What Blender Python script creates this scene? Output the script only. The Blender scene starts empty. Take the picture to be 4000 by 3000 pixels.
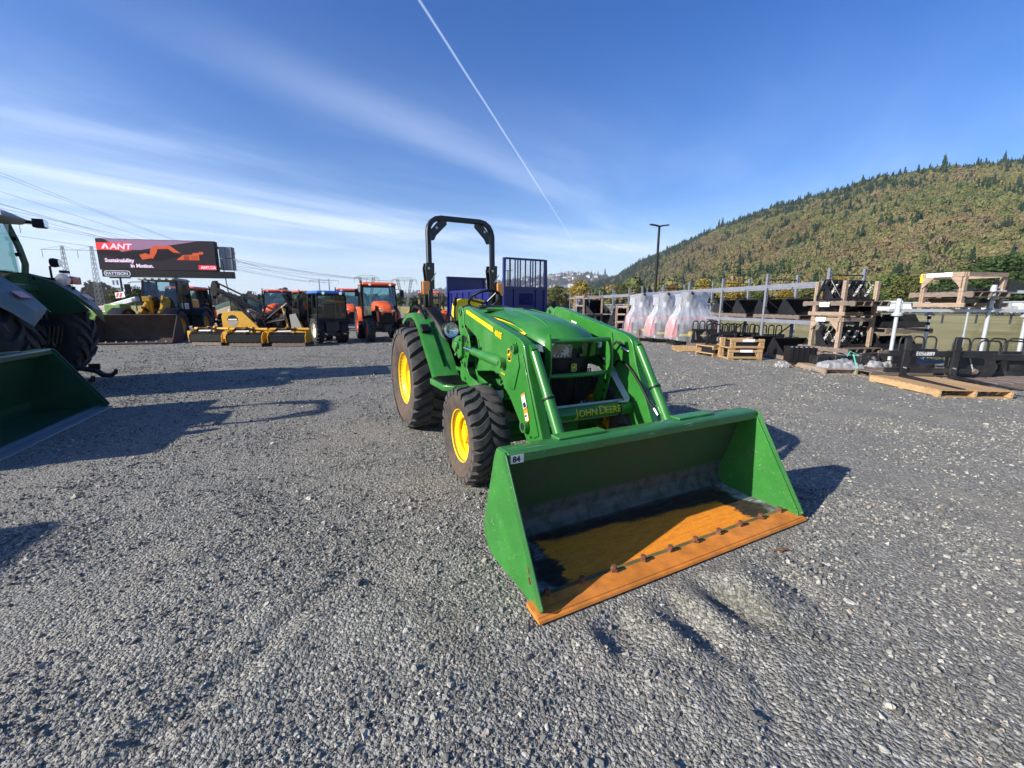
import bpy, math, random
import numpy as np
from mathutils import Vector, Matrix, Euler
R = math.radians
rnd = random.Random(7)
SC = bpy.context.scene
COL = SC.collection

# ---------------------------------------------------------------- camera, sky, sun, exposure
cam_d = bpy.data.cameras.new('camera')
cam = bpy.data.objects.new('camera', cam_d); COL.objects.link(cam)
cam_d.sensor_width = 36.0
cam_d.lens = 36.0 * 1659.0 / 4000.0
cam_d.clip_start = 0.05; cam_d.clip_end = 20000
cam.location = (0, 0, 1.5)
cam.rotation_mode = 'QUATERNION'
cam.rotation_quaternion = (Euler((R(90) - 0.1826, 0, 0)).to_matrix() @ Matrix.Rotation(0.0045, 3, 'Z')).to_quaternion()
SC.camera = cam
SC.view_settings.view_transform = 'Standard'
SC.view_settings.look = 'None'
SC.view_settings.exposure = 0.72
SC.view_settings.gamma = 1.0
SC.view_settings.use_curve_mapping = False
SUN_AZ = -116.0   # degrees from +Y towards +X
SUN_EL = 26.0

class N:
    """tiny wrapper so that node maths can be written as expressions"""
    def __init__(s, nt, sock): s.nt = nt; s.k = sock
    def _m(s, op, *a):
        n = s.nt.nodes.new('ShaderNodeMath'); n.operation = op
        for i, x in enumerate((s,) + a):
            if isinstance(x, N): s.nt.links.new(x.k, n.inputs[i])
            else: n.inputs[i].default_value = x
        return N(s.nt, n.outputs[0])
    def __add__(s, o): return s._m('ADD', o)
    def __sub__(s, o): return s._m('SUBTRACT', o)
    def __mul__(s, o): return s._m('MULTIPLY', o)
    def __truediv__(s, o): return s._m('DIVIDE', o)
    def pw(s, o): return s._m('POWER', o)
    def ab(s): return s._m('ABSOLUTE')
    def mx(s, o): return s._m('MAXIMUM', o)
    def mn(s, o): return s._m('MINIMUM', o)
    def ramp(s, a, b):
        n = s.nt.nodes.new('ShaderNodeMapRange'); n.interpolation_type = 'SMOOTHSTEP'
        s.nt.links.new(s.k, n.inputs[0]); n.inputs[1].default_value = a; n.inputs[2].default_value = b
        return N(s.nt, n.outputs[0])
def node(nt, typ, ins=None, **kw):
    n = nt.nodes.new(typ)
    for k, v in kw.items(): setattr(n, k, v)
    for k, v in (ins or {}).items():
        s = n.inputs[k]
        if isinstance(v, N): nt.links.new(v.k, s)
        elif hasattr(v, 'is_linked'): nt.links.new(v, s)
        else: s.default_value = v
    return n
def combine(nt, x, y, z=0.0):
    return N(nt, node(nt, 'ShaderNodeCombineXYZ', {0: x, 1: y, 2: z}).outputs[0])
def noise(nt, vec, scale, detail=4.0, rough=0.55, out=0, dist=0.0):
    return N(nt, node(nt, 'ShaderNodeTexNoise', {'Vector': vec, 'Scale': scale, 'Detail': detail, 'Roughness': rough, 'Distortion': dist}).outputs[out])
def mixc(nt, f, a, b, blend='MIX'):
    n = nt.nodes.new('ShaderNodeMix'); n.data_type = 'RGBA'; n.blend_type = blend
    for i, v in ((0, f), (6, a), (7, b)):
        if isinstance(v, N): nt.links.new(v.k, n.inputs[i])
        elif isinstance(v, (tuple, list)): n.inputs[i].default_value = tuple(v) + ((1,) if len(v) == 3 else ())
        else: n.inputs[i].default_value = v
    return N(nt, n.outputs[2])

world = bpy.data.worlds.new('World'); SC.world = world; world.use_nodes = True
def make_world():
    nt = world.node_tree; nt.nodes.clear()
    sky = node(nt, 'ShaderNodeTexSky', sky_type='NISHITA', sun_disc=False, sun_elevation=R(SUN_EL), sun_rotation=R(SUN_AZ),
               air_density=1.0, dust_density=0.35, ozone_density=2.4, altitude=20)
    co = node(nt, 'ShaderNodeTexCoord')
    sp = node(nt, 'ShaderNodeSeparateXYZ', {0: co.outputs['Generated']})
    X, Y, Z = (N(nt, sp.outputs[i]) for i in range(3))
    zz = Z.mx(0.0) + 0.012
    PX, PY = X / zz, Y / zz                       # the point of a flat cloud layer above
    up = Z.ramp(-0.01, 0.03)
    def band(x0, y0, x1, y1, w, amp, fa=-99., fb=-98., fc=98., fd=99.):
        dx, dy = x1 - x0, y1 - y0; L = math.hypot(dx, dy); dx /= L; dy /= L
        wob = (noise(nt, combine(nt, PX, PY), 0.9, 2.0) - 0.5) * w
        v = (PX - x0) * dy - (PY - y0) * dx + wob
        u = (PX - x0) * dx + (PY - y0) * dy
        d = (v.ab() * (-1.0 / w) + 1.0).mx(0.0)
        return d.ramp(0.0, 1.0) * u.ramp(fa, fb) * (u.ramp(fc, fd) * -1.0 + 1.0) * amp
    # stretched cirrus; u runs along the streaks
    ca, sa = math.cos(R(38)), math.sin(R(38))
    U = PX * sa + PY * ca; Vv = PX * ca - PY * sa
    veil = noise(nt, combine(nt, U * 0.30, Vv * 0.70, 3.1), 1.0, 6.0, 0.55, 0, 0.5).ramp(0.33, 0.72)
    fine = noise(nt, combine(nt, U * 0.9, Vv * 4.5, 1.0), 1.0, 5.0, 0.6).ramp(0.25, 0.85)
    low = (Z.ramp(0.06, 0.52) * -1.0 + 1.0)
    left = (PX / (PY.mx(0.0) + 1.0)).ramp(1.2, -0.9)
    cl = veil * (fine * 0.5 + 0.5) * low * (left * 0.7 + 0.3) * 0.80
    cl = cl + band(-3.6, 3.2, -1.9, 5.53, 0.40, 0.50, -0.9, 0.7, 2.6, 3.6) * (fine * 0.5 + 0.5)
    cl = cl + band(0.5, 6.2, 4.6, 8.0, 0.8, 0.34, -1.0, 1.0, 3.0, 4.6) * (fine * 0.6 + 0.4) + band(-1.6, 4.4, 1.4, 6.0, 0.35, 0.30, 0.0, 1.0, 2.4, 3.6) * (fine * 0.6 + 0.4)
    cl = cl + band(-0.95, 2.1, 0.35, 3.85, 0.30, 0.17, -0.8, 0.4, 1.9, 3.0)
    cl = cl + band(-3.4, 4.6, 2.4, 7.6, 0.85, 0.42, 0.0, 2.0, 5.5, 8.5) * (fine * 0.6 + 0.4)
    gap = noise(nt, combine(nt, PX, PY), 1.1, 2.0).ramp(0.30, 0.42) * 0.55 + 0.45
    cl = cl + band(-0.30, 1.62, 1.68, 9.7, 0.008, 0.48, -6., -5., 8.3, 9.0) * gap
    wash = (Z.ramp(0.0, 0.26) * -1.0 + 1.0) * (left * 0.6 + 0.35) * 0.50
    cl = ((cl + wash).mn(0.9)) * up
    # cloud light follows the sky's own tone, with sunlit white on top
    hs = node(nt, 'ShaderNodeHueSaturation', {'Color': sky.outputs[0], 'Saturation': 1.40, 'Value': 1.62, 'Hue': 0.518})
    colr = mixc(nt, cl, hs.outputs[0], (8.2, 9.8, 12.6))
    node_bg = node(nt, 'ShaderNodeBackground', {'Color': colr, 'Strength': 0.066})
    nt.links.new(node_bg.outputs[0], node(nt, 'ShaderNodeOutputWorld').inputs[0])
# allow plain sockets in mixc
_mixc = mixc
def mixc(nt, f, a, b, blend='MIX'):
    a = N(nt, a) if hasattr(a, 'is_linked') else a
    b = N(nt, b) if hasattr(b, 'is_linked') else b
    return _mixc(nt, f, a, b, blend)
make_world()
sun_d = bpy.data.lights.new('sun', 'SUN'); sun = bpy.data.objects.new('sun', sun_d); COL.objects.link(sun)
sun_d.energy = 5.0; sun_d.angle = R(0.5); sun_d.color = (1.0, 0.94, 0.85)
sdir = Vector((math.sin(R(SUN_AZ)) * math.cos(R(SUN_EL)), math.cos(R(SUN_AZ)) * math.cos(R(SUN_EL)), math.sin(R(SUN_EL))))
sun.rotation_euler = sdir.to_track_quat('Z', 'Y').to_euler(); sun.location = sdir * 50

# ---------------------------------------------------------------- helpers
def tag(o, label=None, cat=None, group=None, kind=None):
    if label: o['label'] = label
    if cat: o['category'] = cat
    if group: o['group'] = group
    if kind: o['kind'] = kind
    return o
def empty(name, loc=(0, 0, 0), rz=0, label=None, cat=None, group=None, parent=None, s=1):
    o = bpy.data.objects.new(name, None); COL.objects.link(o); o.location = loc; o.rotation_euler = (0, 0, rz)
    o.empty_display_size = 0.1
    if s != 1: o.scale = (s, s, s)
    if parent: o.parent = parent
    return tag(o, label, cat, group)
def copy_tree(o, parent=None):
    c = o.copy(); COL.objects.link(c); c.parent = parent
    for ch in [x for x in o.children]: copy_tree(ch, c)
    return c
def frame_of(d):
    d = Vector(d).normalized(); up = Vector((0, 0, 1)) if abs(d.z) < 0.95 else Vector((0, 1, 0))
    x = d.cross(up).normalized(); return x, x.cross(d).normalized(), d
class MB:
    def __init__(s): s.v = []; s.f = []; s.mi = []; s.cur = 0
    def add(s, vs, fs):
        n = len(s.v); s.v += [tuple(v) for v in vs]; s.f += [tuple(i + n for i in f) for f in fs]; s.mi += [s.cur] * len(fs); return s
    def m(s, i): s.cur = i; return s
    def box(s, c, d, rz=0, rx=0, ry=0):
        M = Euler((rx, ry, rz)).to_matrix(); c = Vector(c); h = [x / 2 for x in d]
        vs = [c + M @ Vector((i * h[0], j * h[1], k * h[2])) for i in (-1, 1) for j in (-1, 1) for k in (-1, 1)]
        return s.add(vs, [(0, 1, 3, 2), (4, 6, 7, 5), (0, 4, 5, 1), (2, 3, 7, 6), (0, 2, 6, 4), (1, 5, 7, 3)])
    def b2(s, x0, x1, y0, y1, z0, z1): return s.box(((x0 + x1) / 2, (y0 + y1) / 2, (z0 + z1) / 2), (x1 - x0, y1 - y0, z1 - z0))
    def bar(s, a, b, w, h):
        a, b = Vector(a), Vector(b); x, y, d = frame_of(b - a); x = x * w / 2; y = y * h / 2
        vs = [p + i * x + j * y for p in (a, b) for i, j in ((-1, -1), (1, -1), (1, 1), (-1, 1))]
        return s.add(vs, [(3, 2, 1, 0), (4, 5, 6, 7), (0, 1, 5, 4), (1, 2, 6, 5), (2, 3, 7, 6), (3, 0, 4, 7)])
    def prism(s, poly, lo, hi, ax='y'):
        """poly in the plane across axis ax, extruded from lo to hi"""
        f = {'x': lambda p, t: (t, p[0], p[1]), 'y': lambda p, t: (p[0], t, p[1]), 'z': lambda p, t: (p[0], p[1], t)}[ax]
        n = len(poly); vs = [f(p, lo) for p in poly] + [f(p, hi) for p in poly]
        return s.add(vs, [tuple(range(n)), tuple(range(2 * n - 1, n - 1, -1))] + [(i, i + n, (i + 1) % n + n, (i + 1) % n) for i in range(n)])
    def cyl(s, a, b, r, r2=None, n=14, cap=True):
        r2 = r if r2 is None else r2; a, b = Vector(a), Vector(b); x, y, d = frame_of(b - a)
        cs = [(math.cos(2 * math.pi * i / n), math.sin(2 * math.pi * i / n)) for i in range(n)]
        vs = [a + (x * c + y * q) * r for c, q in cs] + [b + (x * c + y * q) * r2 for c, q in cs]
        fs = [(i, (i + 1) % n, (i + 1) % n + n, i + n) for i in range(n)]
        if cap: fs += [tuple(range(n - 1, -1, -1)), tuple(range(n, 2 * n))]
        return s.add(vs, fs)
    def tube(s, pts, r, n=8, closed=False, rot=0.0, sq=None):
        P = [Vector(p) for p in pts]; m = len(P); vs = []; fs = []; px = None
        for i, p in enumerate(P):
            if closed: d = P[(i + 1) % m] - P[i - 1]
            else: d = P[min(i + 1, m - 1)] - P[max(i - 1, 0)]
            d.normalize()
            if px is None: x, y, _ = frame_of(d)
            else:
                x = (px - d * px.dot(d)).normalized(); y = x.cross(d)
            px = x
            for k in range(n):
                t = 2 * math.pi * k / n + rot; rr = r[i] if isinstance(r, (list, tuple)) else r
                if sq: c, q = math.cos(t), math.sin(t); f = 1 / max(abs(c), abs(q)); f = min(f, sq); c *= f; q *= f
                else: c, q = math.cos(t), math.sin(t)
                vs.append(p + (x * c + y * q) * rr)
        for i in range(m if closed else m - 1):
            for k in range(n):
                a = i * n + k; b = i * n + (k + 1) % n; j = (i + 1) % m
                fs.append((a, b, j * n + (k + 1) % n, j * n + k))
        if not closed: fs += [tuple(range(n - 1, -1, -1)), tuple(range((m - 1) * n, m * n))]
        return s.add(vs, fs)
    def lathe(s, prof, c=(0, 0, 0), n=32, ax='y', closed=False):
        """prof: (distance along the axis, radius)"""
        c = Vector(c); vs = []; fs = []; m = len(prof)
        for h, r in prof:
            for k in range(n):
                t = 2 * math.pi * k / n
                p = {'y': (r * math.sin(t), h, r * math.cos(t)), 'z': (r * math.cos(t), r * math.sin(t), h), 'x': (h, r * math.cos(t), r * math.sin(t))}[ax]
                vs.append(c + Vector(p))
        for i in range(m if closed else m - 1):
            j = (i + 1) % m
            for k in range(n): fs.append((i * n + k, i * n + (k + 1) % n, j * n + (k + 1) % n, j * n + k))
        return s.add(vs, fs)
    def loft(s, rings, caps=True, wrap=True):
        m = len(rings[0]); vs = [p for r in rings for p in r]; fs = []
        for i in range(len(rings) - 1):
            for k in range(m if wrap else m - 1): fs.append((i * m + k, i * m + (k + 1) % m, (i + 1) * m + (k + 1) % m, (i + 1) * m + k))
        if caps: fs += [tuple(range(m - 1, -1, -1)), tuple(range((len(rings) - 1) * m, len(rings) * m))]
        return s.add(vs, fs)
    def mesh(s, name, mats, smooth=None):
        me = bpy.data.meshes.new(name); me.from_pydata(s.v, [], s.f)
        mats = mats if isinstance(mats, (list, tuple)) else [mats]
        for x in mats: me.materials.append(x)
        if len(mats) > 1: me.polygons.foreach_set('material_index', [min(i, len(mats) - 1) for i in s.mi])
        me.update()
        import bmesh
        bm = bmesh.new(); bm.from_mesh(me); bmesh.ops.recalc_face_normals(bm, faces=bm.faces); bm.to_mesh(me); bm.free()
        if smooth:
            me.polygons.foreach_set('use_smooth', [True] * len(me.polygons)); me.update()
            me.set_sharp_from_angle(angle=R(smooth))
        return me
    def build(s, name, mats, parent=None, smooth=None, bevel=0, seg=2):
        o = bpy.data.objects.new(name, s.mesh(name, mats, smooth)); COL.objects.link(o)
        if parent: o.parent = parent
        if bevel:
            b = o.modifiers.new('bevel', 'BEVEL'); b.width = bevel; b.segments = seg; b.limit_method = 'ANGLE'; b.angle_limit = R(35)
            b.harden_normals = False
            if not smooth:
                o.data.polygons.foreach_set('use_smooth', [True] * len(o.data.polygons)); o.data.set_sharp_from_angle(angle=R(40))
        return o
def mirror_y(poly): return poly
def arc(cx, cz, r, a0, a1, n):
    return [(cx + r * math.cos(R(a0 + (a1 - a0) * i / (n - 1))), cz + r * math.sin(R(a0 + (a1 - a0) * i / (n - 1)))) for i in range(n)]
def islands(mb):
    """the unconnected pieces of a builder, each as a builder of its own"""
    par = list(range(len(mb.v)))
    def find(i):
        while par[i] != i: par[i] = par[par[i]]; i = par[i]
        return i
    for f in mb.f:
        a = find(f[0])
        for i in f[1:]:
            b = find(i)
            if b != a: par[b] = a
    out = {}
    for f, m in zip(mb.f, mb.mi):
        r = find(f[0]); o, mp = out.setdefault(r, (MB(), {}))
        for i in f:
            if i not in mp: mp[i] = len(o.v); o.v.append(mb.v[i])
        o.f.append(tuple(mp[i] for i in f)); o.mi.append(m)
    return [o for o, _ in out.values()]
def put(name, mats, parent, fn, each=False, **kw):
    mb = MB(); fn(mb)
    if each: return [q.build(name, mats, parent, **kw) for q in islands(mb)]
    return mb.build(name, mats, parent, **kw)

# ---------------------------------------------------------------- materials
def mat(name, col, rough=0.5, metal=0.0, var=0.12, vs=6.0, bump=0.0, bs=60.0, dirt=0.0, dcol=(0.22, 0.19, 0.15), coat=0.0, ds=3.0, spec=0.5, coord='Object'):
    m = bpy.data.materials.new(name); m.use_nodes = True; nt = m.node_tree; b = nt.nodes['Principled BSDF']
    tc = node(nt, 'ShaderNodeTexCoord'); vec = tc.outputs[coord]
    n1 = noise(nt, vec, vs, 5.0, 0.6)
    c0 = tuple(max(0, x * (1 - var)) for x in col); c1 = tuple(x * (1 + var) for x in col)
    c = mixc(nt, n1.ramp(0.3, 0.7), c0, c1)
    r = n1 * 0.18 + (rough - 0.09)
    if dirt > 0:
        n2 = noise(nt, vec, ds, 8.0, 0.65).ramp(0.62 - dirt * 0.35, 0.92 - dirt * 0.3)
        n3 = noise(nt, vec, ds * 14, 3.0, 0.6).ramp(0.3, 0.75)
        f = n2 * (n3 * 0.6 + 0.4) * min(1.0, dirt * 1.6)
        c = mixc(nt, f, c, dcol); r = r + f * 0.35
    nt.links.new(c.k, b.inputs['Base Color']); nt.links.new(r.mx(0.03).mn(1.0).k, b.inputs['Roughness'])
    b.inputs['Metallic'].default_value = metal; b.inputs['Coat Weight'].default_value = coat; b.inputs['Coat Roughness'].default_value = 0.08
    b.inputs['Specular IOR Level'].default_value = spec
    if bump:
        h = noise(nt, vec, bs, 4.0, 0.6)
        bp = node(nt, 'ShaderNodeBump', {'Height': h, 'Strength': bump, 'Distance': 0.01}); nt.links.new(bp.outputs[0], b.inputs['Normal'])
    return m
def glass(name, tint=(0.55, 0.62, 0.62), refl=0.06, rough=0.02):
    m = bpy.data.materials.new(name); m.use_nodes = True; nt = m.node_tree; nt.nodes.clear()
    fr = node(nt, 'ShaderNodeFresnel', {'IOR': 1.45})
    t = node(nt, 'ShaderNodeBsdfTransparent', {'Color': tint + (1,)}); g = node(nt, 'ShaderNodeBsdfGlossy', {'Color': (1, 1, 1, 1), 'Roughness': rough})
    mx = node(nt, 'ShaderNodeMixShader', {0: (N(nt, fr.outputs[0]) + refl).mn(1.0), 1: t.outputs[0], 2: g.outputs[0]})
    nt.links.new(mx.outputs[0], node(nt, 'ShaderNodeOutputMaterial').inputs[0]); return m
M = {}
M['green'] = mat('green_paint', (0.030, 0.185, 0.026), 0.34, 0, 0.14, 3, coat=0.25, dirt=0.5, dcol=(0.12, 0.19, 0.09), bump=0.03, bs=300)
M['green_in'] = mat('green_casting', (0.012, 0.13, 0.016), 0.5, 0, 0.2, 8, dirt=0.45, dcol=(0.10, 0.11, 0.07))
M['yellow'] = mat('yellow_paint', (0.86, 0.56, 0.004), 0.38, 0, 0.08, 5, coat=0.15, dirt=0.4, dcol=(0.5, 0.38, 0.1))
M['seat'] = mat('yellow_vinyl', (0.85, 0.63, 0.02), 0.45, 0, 0.05, 5)
M['tyre'] = mat('dusty_tyre_rubber', (0.040, 0.036, 0.034), 0.85, 0, 0.3, 9, bump=0.25, bs=120, dirt=0.95, dcol=(0.13, 0.088, 0.062), ds=2.2)
M['lug'] = mat('worn_lug_rubber', (0.058, 0.056, 0.054), 0.85, 0, 0.3, 14, bump=0.35, bs=150, dirt=0.6, dcol=(0.12, 0.10, 0.085))
M['tyre_dark'] = mat('dark_tyre_rubber', (0.022, 0.022, 0.024), 0.75, 0, 0.3, 9, bump=0.2, bs=100, dirt=0.3, dcol=(0.06, 0.055, 0.05))
M['black'] = mat('black_plastic', (0.009, 0.009, 0.010), 0.5, 0, 0.2, 10, bump=0.1, bs=300, spec=0.25)
M['lampsilver'] = mat('lamp_reflector', (0.88, 0.89, 0.90), 0.25, 0.45, 0.25, 30)
M['black_metal'] = mat('black_painted_steel', (0.012, 0.012, 0.014), 0.36, 0, 0.25, 6, dirt=0.2, dcol=(0.07, 0.065, 0.06), coat=0.15)
M['black_worn'] = mat('worn_black_steel', (0.013, 0.013, 0.015), 0.5, 0, 0.3, 5, dirt=0.4, dcol=(0.10, 0.085, 0.07), bump=0.1, bs=60)
M['dark'] = mat('dark_recess', (0.006, 0.006, 0.006), 0.8)
M['chrome'] = mat('chrome', (0.75, 0.75, 0.76), 0.10, 1.0, 0.03)
M['steel'] = mat('bare_steel', (0.42, 0.42, 0.42), 0.32, 1.0, 0.1, 12)
M['galv'] = mat('galvanised_steel', (0.40, 0.43, 0.45), 0.5, 0.35, 0.12, 14)
M['rackgrey'] = mat('grey_rack_paint', (0.19, 0.20, 0.235), 0.5, 0, 0.12, 5, dirt=0.2, dcol=(0.15, 0.13, 0.12))
M['silver'] = mat('silver_rack_pipe', (0.50, 0.53, 0.55), 0.45, 0.25, 0.08, 9, dirt=0.15)
M['amber'] = mat('amber_lens', (0.75, 0.22, 0.005), 0.15, 0, 0.05, coat=1.0)
M['red'] = mat('red_lens', (0.45, 0.015, 0.01), 0.2, 0, 0.05, coat=0.8)
M['clear'] = glass('clear_lens', (0.9, 0.92, 0.92), 0.05)
M['glass'] = glass('cab_glass', (0.62, 0.76, 0.76), 0.04)
M['glassd'] = glass('tinted_cab_glass', (0.22, 0.32, 0.34), 0.07)
M['orange'] = mat('orange_paint', (0.86, 0.125, 0.024), 0.33, 0, 0.06, 4, coat=0.35, dirt=0.15, dcol=(0.45, 0.16, 0.09))
M['ored'] = mat('red_paint', (0.72, 0.085, 0.024), 0.35, 0, 0.06, 4, coat=0.3)
M['blue'] = mat('blue_paint', (0.004, 0.010, 0.12), 0.38, 0, 0.08, 3, coat=0.08, dirt=0.1, dcol=(0.03, 0.04, 0.14))
M['bluecab'] = mat('light_blue_paint', (0.03, 0.13, 0.46), 0.35, 0, 0.06, coat=0.3)
M['cream'] = mat('cream_rim_paint', (0.78, 0.72, 0.56), 0.45, 0, 0.05)
M['white'] = mat('white_paint', (0.78, 0.78, 0.76), 0.5, 0, 0.04)
M['paper'] = mat('white_paper', (0.80, 0.80, 0.80), 0.7, 0, 0.05)
M['jcby'] = mat('machine_yellow_paint', (0.60, 0.31, 0.012), 0.5, 0, 0.08, 4, coat=0.15, dirt=0.35, dcol=(0.32, 0.2, 0.07))
M['rustbucket'] = mat('rust_brown_bucket', (0.060, 0.036, 0.026), 0.75, 0, 0.3, 2.5, bump=0.2, bs=40, dirt=0.5, dcol=(0.14, 0.085, 0.06))
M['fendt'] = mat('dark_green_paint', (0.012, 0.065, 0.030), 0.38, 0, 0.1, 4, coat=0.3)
M['greyfender'] = mat('grey_fender_plastic', (0.13, 0.17, 0.18), 0.5, 0, 0.1, 5)
M['roofgrey'] = mat('beige_roof_plastic', (0.30, 0.29, 0.26), 0.5, 0, 0.06)
M['redrim'] = mat('orange_rim_paint', (0.75, 0.07, 0.02), 0.4, 0, 0.06)
M['strap'] = mat('green_strap', (0.10, 0.62, 0.42), 0.5, 0, 0.05)
M['houses'] = [mat('house_wall_%s' % n, c, 0.8, 0, 0.06) for n, c in (('white', (0.72, 0.70, 0.66)), ('tan', (0.45, 0.38, 0.30)), ('grey', (0.42, 0.43, 0.45)))]
M['roofm'] = mat('house_roof', (0.13, 0.12, 0.12), 0.8)
M['roofred'] = mat('red_metal_roof', (0.30, 0.06, 0.05), 0.6)
M['pole'] = mat('weathered_wood_pole', (0.09, 0.075, 0.06), 0.85, 0, 0.2, 5)
def wood(name, col, col2, worn=0.2):
    m = bpy.data.materials.new(name); m.use_nodes = True; nt = m.node_tree; b = nt.nodes['Principled BSDF']
    tc = node(nt, 'ShaderNodeTexCoord'); mp = node(nt, 'ShaderNodeMapping', {'Vector': tc.outputs['Object'], 'Scale': (3, 3, 18)})
    oi = node(nt, 'ShaderNodeObjectInfo')
    g = noise(nt, mp.outputs[0], 2.2, 6, 0.65, 0, 0.6); r = N(nt, oi.outputs['Random'])
    c = mixc(nt, g.ramp(0.3, 0.7), col, col2)
    s = noise(nt, tc.outputs['Object'], 2.5, 5, 0.6).ramp(0.5, 0.8)
    c = mixc(nt, s * worn, c, (0.10, 0.085, 0.07))
    c = mixc(nt, (r * 0.35), c, tuple(x * 0.55 for x in col2))
    nt.links.new(c.k, b.inputs['Base Color']); b.inputs['Roughness'].default_value = 0.8
    bp = node(nt, 'ShaderNodeBump', {'Height': g, 'Strength': 0.25, 'Distance': 0.01}); nt.links.new(bp.outputs[0], b.inputs['Normal'])
    return m
M['pine'] = wood('fresh_pine_wood', (0.58, 0.38, 0.19), (0.40, 0.245, 0.11), 0.45)
M['oldwood'] = wood('weathered_grey_wood', (0.26, 0.20, 0.155), (0.14, 0.11, 0.09), 0.75)
M['postwood'] = wood('pale_rough_wood', (0.47, 0.34, 0.24), (0.27, 0.20, 0.145), 0.65)

# ---------------------------------------------------------------- ground, yard, field, hills
TX, TY, TYAW = -0.572, 5.547, -1.0918
rs = np.random.RandomState(3)
_tab = rs.rand(256, 256)
def vnoise(x, y):
    x = np.asarray(x, float); y = np.asarray(y, float)
    xi = np.floor(x).astype(int); yi = np.floor(y).astype(int); fx = x - xi; fy = y - yi
    fx = fx * fx * (3 - 2 * fx); fy = fy * fy * (3 - 2 * fy)
    g = lambda a, b: _tab[a % 256, b % 256]
    return (g(xi, yi) * (1 - fx) * (1 - fy) + g(xi + 1, yi) * fx * (1 - fy) + g(xi, yi + 1) * (1 - fx) * fy + g(xi + 1, yi + 1) * fx * fy) * 2 - 1
def fbm(x, y, o=4):
    s = 0; a = 1
    for k in range(o): s = s + a * vnoise(x * 2 ** k + 17.3 * k, y * 2 ** k + 5.1 * k); a *= 0.5
    return s
def ground_h(x, y):
    x = np.asarray(x, float); y = np.asarray(y, float)
    d = np.hypot(x, y - 1)
    fade = np.clip(1.3 - d / 14, 0, 1)
    h = (0.010 * vnoise(x * 1.3, y * 1.3) + 0.008 * vnoise(x * 3.7, y * 3.7) + 0.004 * vnoise(x * 11, y * 11)) * fade
    c, s = math.cos(TYAW), math.sin(TYAW); dx, dy = x - TX, y - TY
    a = dx * c + dy * s; l = -dx * s + dy * c
    # heaps and drag marks left in front of the cutting edge
    rid = vnoise(l * 7.0 + 3, a * 1.6) + 0.5 * vnoise(l * 15.0, a * 3)
    m = np.exp(-((a - 4.02) / 0.24) ** 2) * np.clip((a - 3.72) / 0.08, 0, 1) * np.clip((1.0 - np.abs(l + 0.25)) * 2, 0, 1)
    h = h + m * (0.062 * rid + 0.020)
    # long shallow tyre tracks
    for (x0, y0, x1, y1, w, dp) in ((0.3, 0.9, 0.95, 3.6, 0.07, 0.016), (-1.4, 0.9, -0.85, 2.4, 0.06, 0.03), (0.9, 1.0, 1.3, 2.6, 0.05, 0.012), (4.4, 8.6, 6.6, 3.2, 0.25, 0.014), (3.4, 7.2, 5.9, 2.6, 0.22, 0.012), (-3.2, 1.2, -1.0, 4.3, 0.2, 0.012)):
        ux, uy = x1 - x0, y1 - y0; L = math.hypot(ux, uy); ux /= L; uy /= L
        t = (x - x0) * ux + (y - y0) * uy; q = (x - x0) * uy - (y - y0) * ux + 0.06 * vnoise(t * 3, t * 0 + 5)
        e = np.clip(t / 0.3, 0, 1) * np.clip((L - t) / 0.3, 0, 1) * np.clip(vnoise(t * 2.2, t * 0 + x0) + 0.7, 0, 1)
        h = h + e * dp * (-np.exp(-(q / w) ** 2) + 0.7 * np.exp(-((np.abs(q) - 1.8 * w) / (0.7 * w)) ** 2))
    # press flat under the machine
    flat = np.clip((np.abs(l) - 1.05) / 0.15, 0, 1) + np.clip((a - 3.72) / 0.05, 0, 1) + np.clip((-0.8 - a) / 0.2, 0, 1)
    return h * np.clip(flat, 0, 1) - 0.004 * (1 - np.clip(flat, 0, 1))

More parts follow.
